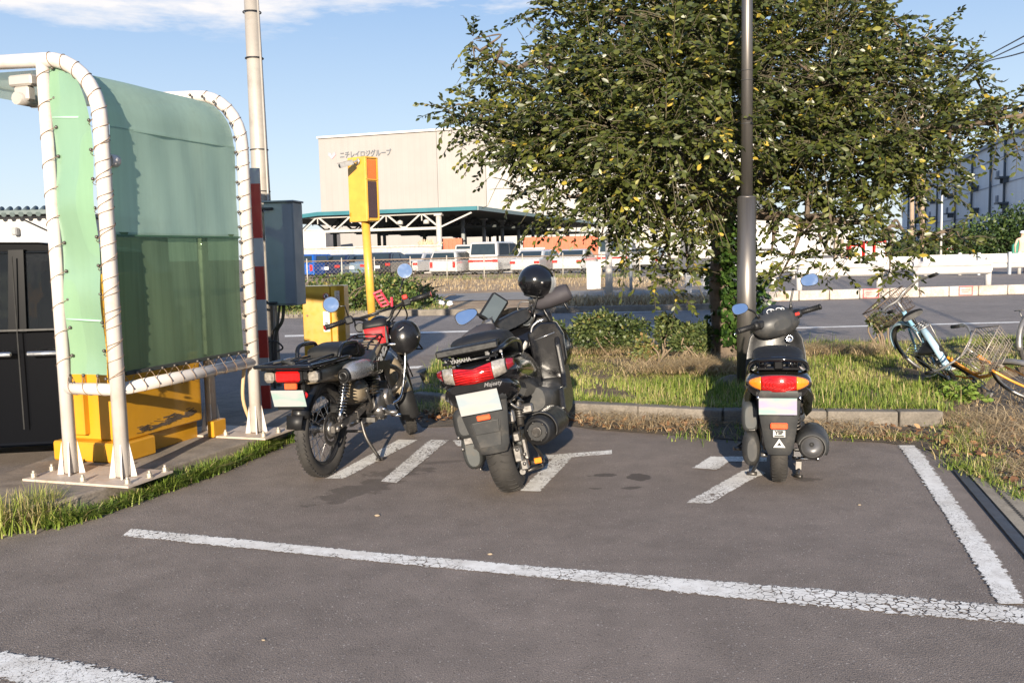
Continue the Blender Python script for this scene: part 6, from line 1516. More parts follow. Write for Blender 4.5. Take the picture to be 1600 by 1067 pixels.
b = MB(); b.tube(bar_,.0115,10); b.tube([(-.13,.915,HB-.01),(.13,.915,HB-.01)],.008,8); b.bar((-.03,.95,.80),(-.03,.95,HB-.09),.03,.03); b.bar((.03,.95,.80),(.03,.95,HB-.09),.03,.03); b.xf(S1).build('handlebar', SAT, T1)
for s in (-1,1):
    b = MB(); grip(b,(s*.245,.853,HB),(s*.97,-.23,0),.12,.0165); b.xf(S1).build('grip', MATB, T1)
    MB().cyl((s*.362,.825,HB),(s*.378,.821,HB),.017,12).xf(S1).build('bar_end', REDL, T1)
    b = MB(); b.box((s*.205,.87,HB),(.06,.05,.055),bev=.01); b.box((s*.20,.895,HB+.01),(.04,.05,.035),bev=.008); b.tube(curve_pts([(s*.19,.90,HB-.005),(s*.27,.93,HB-.01),(s*.35,.905,HB-.015)],5),.0055,8); b.xf(S1).build('switch_lever', SAT, T1)
MB().box((.20,.845,HB+.035),(.035,.03,.03),bev=.005).xf(S1).build('kill_switch', mat('switch_red',(.65,.03,.02),.4), T1)
b = MB()
for i, pts in enumerate(([(.17,.88,HB-.02),(.14,.98,HB-.06),(.06,1.0,.80),(.05,1.0,.70)],[(-.17,.88,HB-.02),(-.16,1.0,HB-.08),(-.05,1.02,.78),(-.04,.95,.66)],[(.18,.90,HB),(.20,1.03,HB-.1),(.12,1.08,.75),(.10,1.05,.55),(.12,1.16,.40)],[(-.2,.9,HB),(-.1,1.05,HB-.02),(.02,1.06,.9)])): b.tube(curve_pts(pts,6),.0055,6)
b.xf(S1).build('cables', SAT, T1)
for s, off in ((-1,(-.285,.86,HB+.135)),(1,(.265,.90,HB+.205))):
    c = Vector(off); base = Vector((s*.20,.88,HB+.02)); b = MB(); kx = Vector((s*.19,.88,HB+.09)) if s > 0 else Vector((-.20,.87,HB+.10))
    b.tube([base,kx,c+Vector((-s*.02,.01,-.045 if s > 0 else -.02))],.005,8); nrm = Vector((-.10*s,-1,.10)).normalized()
    nrm = ((M1.to_3x3() @ S1.to_3x3()).inverted() @ Vector((.16,-1,.26))).normalized() if s < 0 else ((M1.to_3x3() @ S1.to_3x3()).inverted() @ Vector((.06,-1,.24))).normalized()
    b.lathe([(.030,-.022),(.052,-.012),(.056,.0),(.053,.003)],c,nrm,28); o = b.xf(S1).build('mirror', SAT, T1); MB().lathe([(.050,.0042),(.0001,.0043)],c,nrm,28,False).xf(S1).build('mirror_glass', MIR, o)
# bar end mirror / small round switch lamp, phone holder
b = MB(); b.lathe([(.02,-.03),(.032,-.02),(.034,0),(.028,.004)],(-.15,.86,HB-.07),(0,-1,.2),18); b.xf(S1).build('horn', SAT, T1)
PNK = mat('holder_red',(.78,.06,.10),.35,coat=.4); b = MB()
for x in (.035,.085):
    b.bar((x,.86,HB+.02),(x-.03,.82,HB+.12),.010,.012)
for i in range(5): p = Vector((.035,.86,HB+.02)).lerp(Vector((.005,.82,HB+.12)), i/4); b.bar(p, p+Vector((.05,0,0)), .008,.010)
b.bar((.0,.80,HB+.12),(.06,.80,HB+.125),.012,.012); b.bar((.10,.855,HB+.0),(.115,.84,HB+.06),.010,.012); b.xf(S1).build('phone_holder', PNK, T1)
hm = MB()
def helmet(parent_c, r, R, name='helmet'):
    pass
# handlebar bag
bg_ = thing('handlebar_bag', 'red and black roll-top bag strapped below the handlebar of the trail motorcycle', 'bag', (0,0,0)); M1 = Matrix.Translation(A1) @ Euler((0,-rad(1.5),-h1)).to_matrix().to_4x4()
bp = M1 @ S1 @ Vector((-.060,.845,.785)); bg_.location = bp; bg_.rotation_euler = (rad(-6), rad(-8), -h1+rad(12))
rg = [sup(0,0,0,1,1)]; 
def bagring(z, w, d, e=3): return [Vector((w*math.copysign(abs(math.cos(a))**(2/e),math.cos(a)), d*math.copysign(abs(math.sin(a))**(2/e),math.sin(a)), z)) for a in np.linspace(0,2*math.pi,28,endpoint=False)]
MB().loft([bagring(-.085,.062,.045),bagring(-.075,.072,.052),bagring(0,.084,.058),bagring(.035,.086,.060)]).build('bag_body', mat('bag_red',(.52,.02,.025),.6,bump=.3,bscale=60,bdist=.002), bg_)
b = MB(); b.loft([bagring(.035,.088,.061),bagring(.06,.084,.056),bagring(.085,.078,.040),bagring(.092,.070,.03)]); b.loft([bagring(-.092,.062,.046),bagring(-.074,.075,.055)]); b.build('bag_top', MATB, bg_)
b = MB()
for x in (-.074,.074): b.box((x,-.040,-.02),(.016,.008,.12),bev=.002)
b.build('bag_strap', MATB, bg_)
def helmet(name, label, c, r, rot, m_, visor=False):
    t = thing(name, label, 'helmet', c, 0, None, rot=rot)
    def shp(p):
        q = Vector(p); q.y *= 1.10
        if q.z < -.35*r: q.x *= .93; q.y *= .93
        return q
    b = MB(); b.ell((0,0,0),(r,r,r*1.02),nu=36,nv=20,fn=shp,v1=math.pi*.80); b.ell((0,0,0),(r*.93,r*.93,r*.95),nu=36,nv=20,fn=shp,v1=math.pi*.80); b.build('shell', m_, t)
    zr = r*1.02*math.cos(math.pi*.80); rr = r*math.sin(math.pi*.80)*.93; b = MB(); q = [Vector((rr*math.cos(a), rr*1.10*math.sin(a), zr)) for a in np.linspace(0,2*math.pi,37)]; b.tube(q,.007,8); b.build('edge_trim', MATB, t)
    b = MB(); b.ell((0,0,-.01),(r*.86,r*.92,r*.80),nu=24,nv=12,v0=math.pi*.3,v1=math.pi*.74); b.build('lining', mat('lining',(.05,.045,.05),.9), t)
    b = MB()
    for s in (-1,1): b.lathe([(.011,0),(.011,.006),(0,.008)],(s*r*.97,.0,.01),(s,0,0),12)
    b.build('visor_stud', ALU, t)
    b = MB(); b.tube(curve_pts([(-rr*.9,0,zr),(-.04,-.01,zr-.09),(.02,0,zr-.12)],5),.006,6); b.tube(curve_pts([(rr*.9,0,zr),(.05,-.01,zr-.08),(.02,0,zr-.12)],5),.006,6); b.build('chin_strap', MATB, t)
    if visor:
        b = MB(); vs = []
        for j in range(9):
            th = math.pi*(.36+.30*j/8)
            for i in range(17):
                ph = math.pi*(.16+.68*i/16); vs.append((r*1.07*math.sin(th)*math.cos(ph), r*1.18*math.sin(th)*math.sin(ph)+.004, r*1.05*math.cos(th)))
        b.add(vs,[(j*17+i,j*17+i+1,(j+1)*17+i+1,(j+1)*17+i) for j in range(8) for i in range(16)],True); b.build('visor', mat('visor_clear',(.85,.88,.9),.08,alpha=.28), t)
    return t
hb_ = M1 @ Vector((.165,.985,.735))
h_ = helmet('helmet', 'matt black open helmet hanging on the right side of the trail motorcycle', hb_, .112, (rad(62),rad(0),rad(-25)), mat('helmet_matt',(.010,.010,.011),.30,coat=.25))
b = MB(); b.box((-.055,-.035,.093),(.020,.03,.006)); b.bar((.02,.0,.1155),(.045,.03,.108),.004,.002); b.build('sticker', mat('letter_white',(.45,.45,.44),.5), h_)
b = MB(); b.tube(curve_pts([(.115,1.00,.70),(.10,1.02,.60),(.14,1.05,.52),(.13,.98,.44)],6),.008,8); b.torus((.10,.96,.68),(1,.3,0),.02,.004,16,6); b.build('wire_lock', SAT, T1)
MB().lathe([(.013,0),(.013,.01),(0,.012)],(.09,.93,.70),(1,-1,0),10).build('tag_yellow', mat('tag_yellow',(.55,.60,.05),.5), T1)
MB().torus((.055,.90,.69),(1,-.6,0),.016,.005,18,6).build('tag_red', REDL, T1)
# ============================================================ 2. large black scooter, leaning on its side stand
h2 = rad(8); A2 = G(803,766); A2.z = 0
T2 = place_bike('touring_scooter', 'large glossy black touring scooter with wide red tail lamp leaning on its side stand', 'scooter', A2, h2, rad(10.5))
M2 = Matrix.Translation(A2) @ Euler((0,-rad(10.5),-h2)).to_matrix().to_4x4(); NX = Matrix.Diagonal((.90,1,1,1)); FZ = Matrix.Diagonal((1,1,.89,1)); S2 = axis_rot(Vector((0,1.22,.75)), rad(32), rad(26))
scooter_wheel(T2,(0,0,.268),.268,.072,I4,5); scooter_wheel(T2,(0,1.545,.275),.275,.055,S2,5)
# tail body: lofted, black gloss
tb = [sup(-.40,0,.715,.11,.030,3.0),sup(-.375,0,.70,.165,.060,2.6,bot=.85),sup(-.33,0,.685,.222,.085,2.8,bot=.80),sup(-.15,0,.665,.236,.105,2.6,bot=.78),sup(.10,0,.635,.240,.13,2.6,bot=.75),sup(.38,0,.59,.235,.155,2.6,bot=.75),sup(.62,0,.53,.215,.16,2.6,bot=.75),sup(.80,0,.44,.18,.12,2.6)]
MB().loft(tb).xf(NX).build('tail_body', GLB, T2)
# lower black skirt under the tail lamp
MB().loft([sup(-.428,0,.650,.150,.026,3),sup(-.40,0,.632,.185,.050,2.8,bot=.8),sup(-.33,0,.60,.215,.085,2.6,bot=.7),sup(-.15,0,.57,.20,.085,3,bot=.7),sup(.1,0,.53,.19,.09,3,bot=.7)]).xf(NX).build('tail_skirt', GLB, T2)
# tail lamp: dished red centre with clear corners
def tlring(x0, x1, zc, hh, y0, n=12, y_in=.03):
    R_ = []
    for i in range(n+1):
        x = x0+(x1-x0)*i/n; f = abs(x)/.21; yb = y0+.085*f**2.3; zz = zc+.016*f-.008*(1-f); h_ = hh*(.86+.30*f-.55*f**4)
        R_.append([Vector((x,yb,zz-h_)),Vector((x,yb-.012,zz-h_*.3)),Vector((x,yb-.014,zz+h_*.3)),Vector((x,yb,zz+h_)),Vector((x,yb+y_in,zz+h_)),Vector((x,yb+y_in,zz-h_))])
    return R_
o = MB().loft(tlring(-.110,.110,.712,.042,-.452)).xf(NX).build('tail_lamp', REDL, T2)
for s in (-1,1): MB().loft(tlring(s*.112,s*.180,.714,.042,-.452,8)).xf(NX).build('turn_signal', CLR, T2)
for s in (-1,1): MB().loft(tlring(s*.187,s*.222,.716,.036,-.452,5)).xf(NX).build('side_lens', mat('dark_red_lens',(.20,.006,.012),.15,coat=.8), T2)
b = MB()
for i in range(6): b.tube([(-.105,-.468-.001,.682+i*.012),(0,-.470,.682+i*.012),(.105,-.468,.682+i*.012)],.0016,4)
b.xf(NX).build('lens_ribs', mat('lens_rib',(.30,.0,.0),.3), o)
tx = text_mb('Majesty', .030, .0008, .0001, shear=.35); tx.xf(Matrix.Translation((.085,-.4300,.650))); tx.build('lettering', mat('badge_silver',(.16,.16,.17),.35,.6), T2)
# seat and back rest
MB().loft([sup(-.22,0,.82,.14,.035,3),sup(-.16,0,.835,.165,.06,3),sup(.05,0,.825,.18,.065,3),sup(.20,0,.79,.17,.06,3),sup(.40,0,.745,.17,.06,3),sup(.60,0,.73,.14,.055,3),sup(.70,0,.71,.08,.03,3)]).xf(NX).build('seat', MATB, T2)
# grab rails and flat rear carrier
b = MB()
for s in (-1,1): b.tube(curve_pts([(s*.20,.12,.74),(s*.215,.0,.805),(s*.205,-.20,.83),(s*.17,-.36,.815),(s*.12,-.40,.80)],6),[.014]*30+[.014],10) if 0 else b.tube(curve_pts([(s*.20,.12,.74),(s*.215,.0,.805),(s*.205,-.20,.83),(s*.17,-.36,.815),(s*.12,-.40,.80)],6),.014,10)
b.xf(NX).build('grab_rail', GLB, T2)
b = MB(); b.box((-.02,-.30,.845),(.34,.14,.022),bev=.008); b.box((-.02,-.375,.838),(.36,.03,.04),bev=.008)
for x in (-.12,.08): b.bar((x,-.34,.74),(x,-.32,.835),.018,.03)
b.tube([(-.17,-.39,.785),(.15,-.39,.785)],.008,8); b.xf(NX).build('rear_carrier', SAT, T2)
b = MB()
for x in (-.13,.09,.12,.155): b.cyl((x,-.395,.80),(x,-.402,.80),.008,8); b.cyl((x,-.385,.76),(x,-.385,.80),.004,6)
b.build('bolt', CHR, T2)
tx = text_mb('YAMAHA', .026, .0006, .001); tx.xf(Matrix.Translation((-.055,-.402,.790))); tx.build('maker_lettering', mat('badge_grey',(.16,.16,.16),.4), T2)
# rear fender with plate
def taper(y0, zt, zb, wt, wb, yt, yb, th=.02, n=8, curve=.02):
    R_ = []
    for j in range(n+1):
        f = j/n; w = wt+(wb-wt)*f**1.1; z = zt+(zb-zt)*f; y = yt+(yb-yt)*f
        if f > .9: w *= .82; 
        row = [Vector((u*w/2, y+curve*u*u, z)) for u in np.linspace(-1,1,9)]+[Vector((u*w/2, y+th+curve*u*u, z)) for u in np.linspace(1,-1,9)]
        R_.append(row)
    return R_
MB().loft(taper(0,.60,.285,.27,.165,-.40,-.345)).build('rear_fender', GPL, T2, bevel=.004)
MB().loft([[Vector((x,-.40+q,.61)) for x,q in ((-.11,0),(.11,0),(.11,.05),(-.11,.05))],[Vector((x,-.385+q,.56)) for x,q in ((-.135,0),(.135,0),(.135,.05),(-.135,.05))]]).build('plate_mount', GPL, T2)
Rp = Matrix.Rotation(rad(16),4,'X'); MB().box((0,0,0),(.212,.004,.116),bev=.002).xf(Matrix.Translation((0,-.440,.572)) @ Rp).build('licence_plate', plate_mat('plate_pale',(.28,.33,.36),(.35,.345,.335)), T2)
MB().box((0,-.402,.487),(.070,.014,.026),bev=.004).build('reflector', REFL, T2)
b = MB(); b.add([(-.075,-.378,.46),(.075,-.378,.46),(.055,-.365,.33),(-.055,-.365,.33)],[(0,1,2,3)]); b.prism([(-.07,-.384,.465),(.07,-.384,.465),(.062,-.376,.40),(-.062,-.376,.40)],(0,-.004,0),(0,.004,0)); b.build('fender_ridge', GPL, T2, bevel=.003)
# belt case / transmission on the left, air box
MB().loft([sup(-.13,-.155,.27,.035,.075,2.6),sup(-.08,-.165,.275,.055,.105,2.6),sup(.10,-.165,.28,.055,.11,2.6),sup(.38,-.16,.29,.055,.10,2.6),sup(.48,-.15,.29,.04,.07,2.6)]).build('transmission_case', GP2, T2)
MB().loft([sup(-.16,-.16,.43,.035,.055,3.2),sup(-.13,-.165,.43,.060,.085,3.2),sup(.15,-.165,.43,.060,.085,3.2),sup(.20,-.16,.43,.04,.06,3.2)]).build('air_box', GPL, T2)
b = MB()
for (x,y,z) in ((-.165,-.165,.50),(-.115,-.165,.37),(-.205,-.165,.37),(-.20,-.14,.30),(-.13,-.14,.30)): b.lathe([(.010,0),(.010,.008),(0,.01)],(x,y,z),(0,-1,0),8)
b.box((-.15,-.17,.345),(.05,.02,.03)); b.build('case_bolt', ALU, T2)
# right side: caliper, swing arm, shock, muffler
b = MB(); b.bar((.095,-.02,.26),(.11,.42,.30),.03,.06); b.box((.10,-.03,.27),(.035,.10,.09),bev=.01); b.build('swing_arm', GP2, T2)
b = MB(); b.box((.085,-.10,.22),(.05,.075,.09),bev=.01); b.box((.11,-.115,.16),(.045,.05,.06),bev=.008); b.box((.095,-.10,.31),(.04,.05,.05),bev=.008); b.cyl((.09,-.12,.12),(.09,-.05,.12),.016,10); b.box((.125,-.08,.235),(.02,.04,.11),bev=.004)
for (x,y,z) in ((.115,-.15,.17),(.09,-.145,.25),(.12,-.13,.215)): b.lathe([(.010,0),(.010,.012),(0,.014)],(x,y,z),(0,-1,0),8)
b.build('brake_caliper', ALU, T2)
b = MB(); b.torus((.07,0,.268),(1,0,0),.098,.01,40,6,sq=(.022,.0025)); b.build('brake_disc', STL, T2)
b = MB(); b.tube([(.125,-.08,.36),(.125,.06,.62)],.02,12)
for i in range(8): b.torus(Vector((.125,-.06,.40)).lerp(Vector((.125,.04,.585)),i/7),(0,.47,.88),.028,.006,16,6)
b.build('shock_absorber', STL, T2)
b = MB(); b.box((.09,-.14,.43),(.05,.05,.07),bev=.01); b.cyl((.08,-.19,.44),(.08,-.10,.44),.022,12); b.tube(curve_pts([(.16,-.02,.45),(.14,-.12,.46),(.10,-.14,.50)],5),.008,6); b.box((.17,-.03,.44),(.07,.06,.05),bev=.01); b.build('bracket', ALU, T2)
mo = Vector((.225,-.20,.335)); md = Vector((.10,.92,-.06)).normalized(); b = MB(); b.lathe([(.060,-.01),(.074,.0),(.078,.03),(.082,.20),(.080,.36),(.07,.46),(.035,.50)],mo,md,30); mf = b.build('muffler', MATB, T2)
b = MB(); b.lathe([(.0,-.0),(.0,-.002),(.061,-.012),(.061,-.004)],mo,md,28); b.build('muffler_end_cap', SAT, mf)
b = MB(); b.lathe([(.024,-.03),(.027,-.03),(.027,.0),(.016,.0),(.016,-.028),(.024,-.03)],mo,md,18)
for i in range(6):
    a = i*math.pi/3; u = md.orthogonal().normalized(); w_ = md.cross(u); b.lathe([(.006,0),(.006,.004),(0,.005)],mo+(u*math.cos(a)+w_*math.sin(a))*.05-md*.012,-md,8)
b.build('muffler_outlet', STL, mf)
b = MB(); b.loft([[mo+md*y+Vector((.090*math.cos(a),0,.092*math.sin(a))) for a in np.linspace(-.5,1.9,12)]+[mo+md*y+Vector((.086*math.cos(a),0,.087*math.sin(a))) for a in np.linspace(1.9,-.5,12)] for y in (.07,.12,.34,.38)]); b.build('heat_guard', SAT, mf)
b = MB(); b.tube(curve_pts([(-.16,.55,.24),(-.24,.50,.10),(-.30,.46,-.03)],5),.012,8); b.build('side_stand', STL, T2)
b = MB(); b.tube(curve_pts([(.09,.36,.20),(.16,.20,.12),(.17,.05,.10)],5),.011,8); b.tube([(.17,.05,.10),(.10,-.02,.10)],.010,8); b.cyl((.11,.03,.13),(.18,.03,.13),.014,8); b.build('centre_stand', STL, T2)
MB().box((.175,-.06,.155),(.04,.02,.03),bev=.003).build('amber_reflector', AMB, T2)
# floor boards and front fairing
MB().loft([sup(.55,0,.40,.20,.09,3),sup(.75,0,.36,.27,.09,3),sup(1.05,0,.36,.29,.09,3),sup(1.22,0,.42,.28,.10,3)]).build('foot_board', GPL, T2)
for s in (-1,1):   # outer side skirts of the footboard rising to the leg shield
    P0 = [(.62,.30),(.72,.245),(1.05,.235),(1.26,.30),(1.32,.48),(1.22,.66),(1.10,.72),(1.03,.66),(1.01,.47),(.92,.40),(.70,.42)]
    b = MB(); b.prism([Vector((s*.285,y,z)) for y,z in P0],(-.018,0,0),(.018,0,0)); b.build('side_skirt', SAT, T2, bevel=.012)
MB().loft([sup(.62,0,.56,.075,.09,3),sup(.85,0,.56,.085,.10,3),sup(1.10,0,.62,.10,.12,3)]).build('centre_tunnel', GLB, T2)
MB().loft([sup(1.10,0,.68,.275,.13,3.4,bot=.95),sup(1.16,0,.68,.325,.215,3.0,bot=.85),sup(1.26,0,.68,.365,.245,2.8,bot=.8),sup(1.42,0,.68,.325,.245,2.6,bot=.75),sup(1.60,0,.67,.25,.20,2.4,bot=.7),sup(1.72,0,.65,.13,.12,2.2)]).xf(FZ).build('front_fairing', GLB, T2)
# inner leg shield: silver edged panel on each side
for s in (-1,1):
    P0 = [(s*.10,.50),(s*.10,.86),(s*.20,.925),(s*.30,.905),(s*.335,.80),(s*.325,.62),(s*.27,.48)]
    b = MB(); b.prism([Vector((x,1.085+.10*(abs(x)-.1),z)) for x,z in P0],(0,-.02,0),(0,.04,0)); o = b.xf(FZ).build('glove_panel', GLB, T2, bevel=.014)
    b = MB(); b.tube(curve_pts([Vector((x*1.02,1.075+.10*(abs(x)-.1),z)) for x,z in ((s*.125,.52),(s*.118,.75),(s*.13,.88),(s*.17,.925),(s*.22,.938))],5),.009,8); b.xf(FZ).build('panel_trim', mat('trim_silver',(.42,.42,.43),.25,.85), o)
    b = MB(); b.tube([(s*.14,1.06,.80),(s*.28,1.07,.83)],.004,6); b.xf(FZ).build('panel_line', mat('trim_silver',(.42,.42,.43),.25,.85), o)
MB().loft([[Vector((x,1.20+.0*abs(x),.90)) for x in (-.27,-.15,0,.15,.27)]+[Vector((x,1.24,.90)) for x in (.27,.15,0,-.15,-.27)],[Vector((x,1.33-.3*abs(x),.98)) for x in (-.26,-.15,0,.15,.26)]+[Vector((x,1.36-.3*abs(x),.98)) for x in (.26,.15,0,-.15,-.26)]]).xf(FZ).build('dash', SAT, T2)
b = MB()
for x in (-.10,0,.10): b.lathe([(.044,0),(.044,.018),(.036,.018),(.034,.006),(0,.006)],(x,1.215,.935),(0,-.75,.66),20)
b.xf(FZ).build('gauges', mat('gauge_face',(.10,.11,.12),.25,.2,coat=.6), T2)
# windscreen, smoked
vs = []; 
for j in range(9):
    f = j/8
    for i in range(13):
        u = -1+2*i/12; w = .23*(1-.35*f**2); vs.append((u*w, 1.50-.20*f+ -.22*u*u*(1-.2*f), .90+.16*f-.06*u*u*f))
b = MB(); b.add(vs,[(j*13+i,j*13+i+1,(j+1)*13+i+1,(j+1)*13+i) for j in range(8) for i in range(12)],True); b.xf(FZ).build('windscreen', mat('smoked_screen',(.03,.03,.032),.08,alpha=.93), T2)
# handlebar, levers, muffs, mirror, navigation case
b = MB(); b.tube(curve_pts([(-.35,1.02,1.00),(-.24,1.06,1.01),(-.12,1.15,.99),(0,1.18,.98),(.12,1.15,.99),(.24,1.06,1.01),(.35,1.02,1.00)],5),.012,10); b.loft([sup(1.10,0,.965,.12,.045,3),sup(1.17,0,.975,.14,.05,3),sup(1.26,0,.965,.10,.04,3)]); b.xf(S2 @ FZ).build('handlebar', SAT, T2)
b = MB()
for s in (-1,1): b.box((s*.19,1.07,1.03),(.06,.07,.06),bev=.01); b.cyl((s*.15,1.10,1.045),(s*.21,1.07,1.05),.022,12); b.tube(curve_pts([(s*.17,1.13,1.0),(s*.25,1.13,.995),(s*.34,1.09,.99)],5),.007,8); b.tube(curve_pts([(s*.16,1.10,1.0),(s*.12,1.05,.93),(s*.08,1.14,.86)],6),.007,6); b.tube(curve_pts([(s*.18,1.10,1.02),(s*.10,1.16,1.06),(s*.05,1.2,.92)],6),.006,6)
b.xf(S2 @ FZ).build('brake_lever', ALU, T2)
def muff(s):
    c0_ = Vector((s*.17,1.10,1.01)); c1_ = Vector((s*.395,.98,.995)); R_ = []; d_ = (c1_-c0_).normalized(); u = Vector((0,0,1)); v_ = d_.cross(u).normalized()
    for f, rr in ((0,.035),(.12,.062),(.4,.078),(.75,.082),(.95,.076),(1.0,.070)):
        R_.append([c0_.lerp(c1_,f)+v_*rr*1.05*math.cos(a)+u*rr*.85*math.sin(a)-u*.01 for a in np.linspace(0,2*math.pi,22,endpoint=False)])
    for f, rr in ((1.0,.056),(.90,.056),(.6,.05)):
        R_.append([c0_.lerp(c1_,f)+v_*rr*1.05*math.cos(a)+u*rr*.85*math.sin(a)-u*.01 for a in np.linspace(0,2*math.pi,22,endpoint=False)])
    return MB().loft(R_, caps=True)
MUF = mat('neoprene',(.040,.036,.042),.75,var=.2,bump=.3,bscale=120,bdist=.002)
for s in (-1,1):
    o = muff(s).xf(S2 @ FZ).build('hand_muff', MUF, T2)
    MB().lathe([(.008,0),(.008,.004),(0,.005)],(s*.40,.985,.945),(s,-.6,0),10).xf(S2 @ FZ).build('press_stud', CHR, o)
b = MB(); b.tube(curve_pts([(.33,1.0,.94),(.33,.99,.90),(.335,.99,.865)],4),.008,6); b.tube(curve_pts([(.20,1.05,.95),(.20,1.04,.90),(.205,1.04,.84)],4),.010,6); b.xf(S2 @ FZ).build('muff_strap', SAT, T2)
def mirror_blade(c, nrm, w, h, X, par, shape=0, back=SAT, flip=1):
    nrm = Vector(nrm).normalized(); u = Vector((0,0,1)); u = (u-nrm*u.dot(nrm)).normalized(); v_ = u.cross(nrm)
    out_ = []
    for a in np.linspace(0,2*math.pi,28,endpoint=False):
        x, z = math.cos(a), math.sin(a); x = math.copysign(abs(x)**.75, x)*w/2; z = math.copysign(abs(z)**.8, z)*h/2; z *= 1+.30*flip*x/(w/2); out_.append(v_*x+u*z)
    c = Vector(c); b = MB(); b.loft([[c+q*.45-nrm*.035 for q in out_],[c+q*.9-nrm*.02 for q in out_],[c+q-nrm*.002 for q in out_],[c+q*1.0+nrm*.003 for q in out_],[c+q*.93+nrm*.003 for q in out_]]); o = b.xf(X).build('mirror', back, par)
    b = MB(); b.add([c+q*.93+nrm*.0045 for q in out_],[list(range(28))]); b.xf(X).build('mirror_glass', MIR, o); return o
iS2 = (M2.to_3x3() @ S2.to_3x3()).inverted()
mirror_blade((-.30,1.06,1.03), iS2 @ Vector((.08,-1,.34)), .155,.085, S2, T2, flip=-1)
MB().tube(curve_pts([(-.17,1.10,1.04),(-.18,1.09,1.08),(-.23,1.07,1.14)],4),.010,8).xf(S2 @ FZ).build('mirror_stem', SAT, T2)
MB().tube(curve_pts([(.17,1.10,1.04),(.18,1.10,1.10),(.17,1.11,1.14)],4),.010,8).xf(S2 @ FZ).build('mirror_stem', SAT, T2)
nv = thing('navigation_case', 'black zipped navigation case on a stalk above the dashboard of the large scooter', 'phone case', (0,0,0)); cN = AT(771,483,A2.y+1.15)
nv.location = cN; nv.rotation_euler = (rad(-18), rad(34), rad(2))
MB().box((0,0,0),(.128,.036,.205),bev=.014).build('case', MATB, nv); MB().box((0,-.0195,0),(.100,.004,.172),bev=.002).build('screen', mat('screen_grey',(.07,.085,.09),.12,coat=.5), nv); MB().tube([(.0,.0,-.09),(-.01,.05,-.20)],.012,8).build('stalk', SAT, nv)
hp_ = AT(838,440,A2.y+1.12)
h_ = helmet('helmet', 'glossy black open helmet with clear visor perched on the right grip of the large scooter', hp_, .112, (rad(-6),rad(8),rad(-72)), GLB, True)

# ============================================================ 3. small black scooter
h3 = rad(15.5); A3 = G(1217,751); A3.z = 0
T3 = place_bike('small_scooter', 'small black scooter with oval red and amber tail lamp, standing before the lamp post', 'scooter', A3, h3, rad(.8))
M3 = Matrix.Translation(A3) @ Euler((0,-rad(.8),-h3)).to_matrix().to_4x4(); S3 = Matrix.Translation((.03,0,-.03)) @ axis_rot(Vector((0,1.0,.60)), rad(30), rad(26))
scooter_wheel(T3,(0,0,.213),.213,.046,I4,3); scooter_wheel(T3,(0,1.16,.213),.213,.046,axis_rot(Vector((0,1.0,.60)), rad(30), rad(26)),3)
body = [sup(-.265,0,.595,.09,.02,2.6),sup(-.25,0,.59,.135,.050,2.4,bot=.9),sup(-.22,0,.575,.168,.085,2.3,bot=.85),sup(-.05,0,.55,.178,.115,2.3,bot=.75),sup(.15,0,.52,.178,.14,2.4,bot=.7),sup(.32,0,.48,.165,.17,2.5,bot=.7),sup(.42,0,.44,.145,.17,2.6,bot=.8),sup(.46,0,.42,.11,.13,2.6)]
MB().loft(body).build('rear_body', mat('body_black',(.007,.007,.006),.14,coat=1,var=.2), T3)
for s in (-1,1):   # olive-black side cheeks flaring down at the tail
    MB().loft([[Vector((s*(.130+.02*k),-.26+k*.02,.585)),Vector((s*(.178+.004*k),-.14+k*.02,.50)),Vector((s*.176,-.02+k*.02,.40)),Vector((s*.150,.06,.355+.02*k)),Vector((s*.13,.02,.40)),Vector((s*.13,-.12,.50))] for k in (0,1)]+[[Vector((s*.172,.25,.60)),Vector((s*.19,.28,.50)),Vector((s*.18,.30,.38)),Vector((s*.15,.30,.33)),Vector((s*.12,.28,.38)),Vector((s*.12,.26,.5))]]).build('side_cowl', mat('cowl_black',(.020,.020,.012),.16,coat=1), T3)
# tail lamp oval
def oval(w, h, y0, e, zc, bulge, m_, nm, par, x0=-1, x1=1, n=16, yin=.03):
    R_ = []
    for i in range(n+1):
        u = x0+(x1-x0)*i/n; hh = h*max(.03,(1-abs(u)**e))**(1/1.6); yb = y0+bulge*u*u
        R_.append([Vector((u*w,yb+.010*abs(a)**1.5,zc+a*hh)) for a in np.linspace(-1,1,9)]+[Vector((u*w,yb+yin,zc+hh)),Vector((u*w,yb+yin,zc-hh))])
    return MB().loft(R_).build(nm, m_, par)
tl3 = oval(.158,.043,-.322,2.2,.590,.070,REDL,'tail_lamp',T3,-.56,.56)
for s in (-1,1): oval(.158,.043,-.3215,2.2,.590,.070,AMB,'turn_signal',T3,s*.57,s*.96,8)
oval(.166,.049,-.312,2.2,.590,.072,mat('lamp_rim',(.05,.03,.03),.3,coat=.8),'lamp_rim',tl3,-1,1,20,.02)
b = MB()
for r_ in (.026,.038,.052,.066): b.tube([Vector((r_*1.25*math.cos(a),-.326+.070*(r_*1.25*math.cos(a)/.15)**2-.003+.009*abs(r_*.62*math.sin(a)/.04)**1.5,.588+r_*.62*math.sin(a)*(.9 if r_>.05 else 1))) for a in np.linspace(0,2*math.pi,33) ],.0012,4,False)
b.build('lens_rings', mat('lens_rib',(.30,.0,.0),.3), tl3)
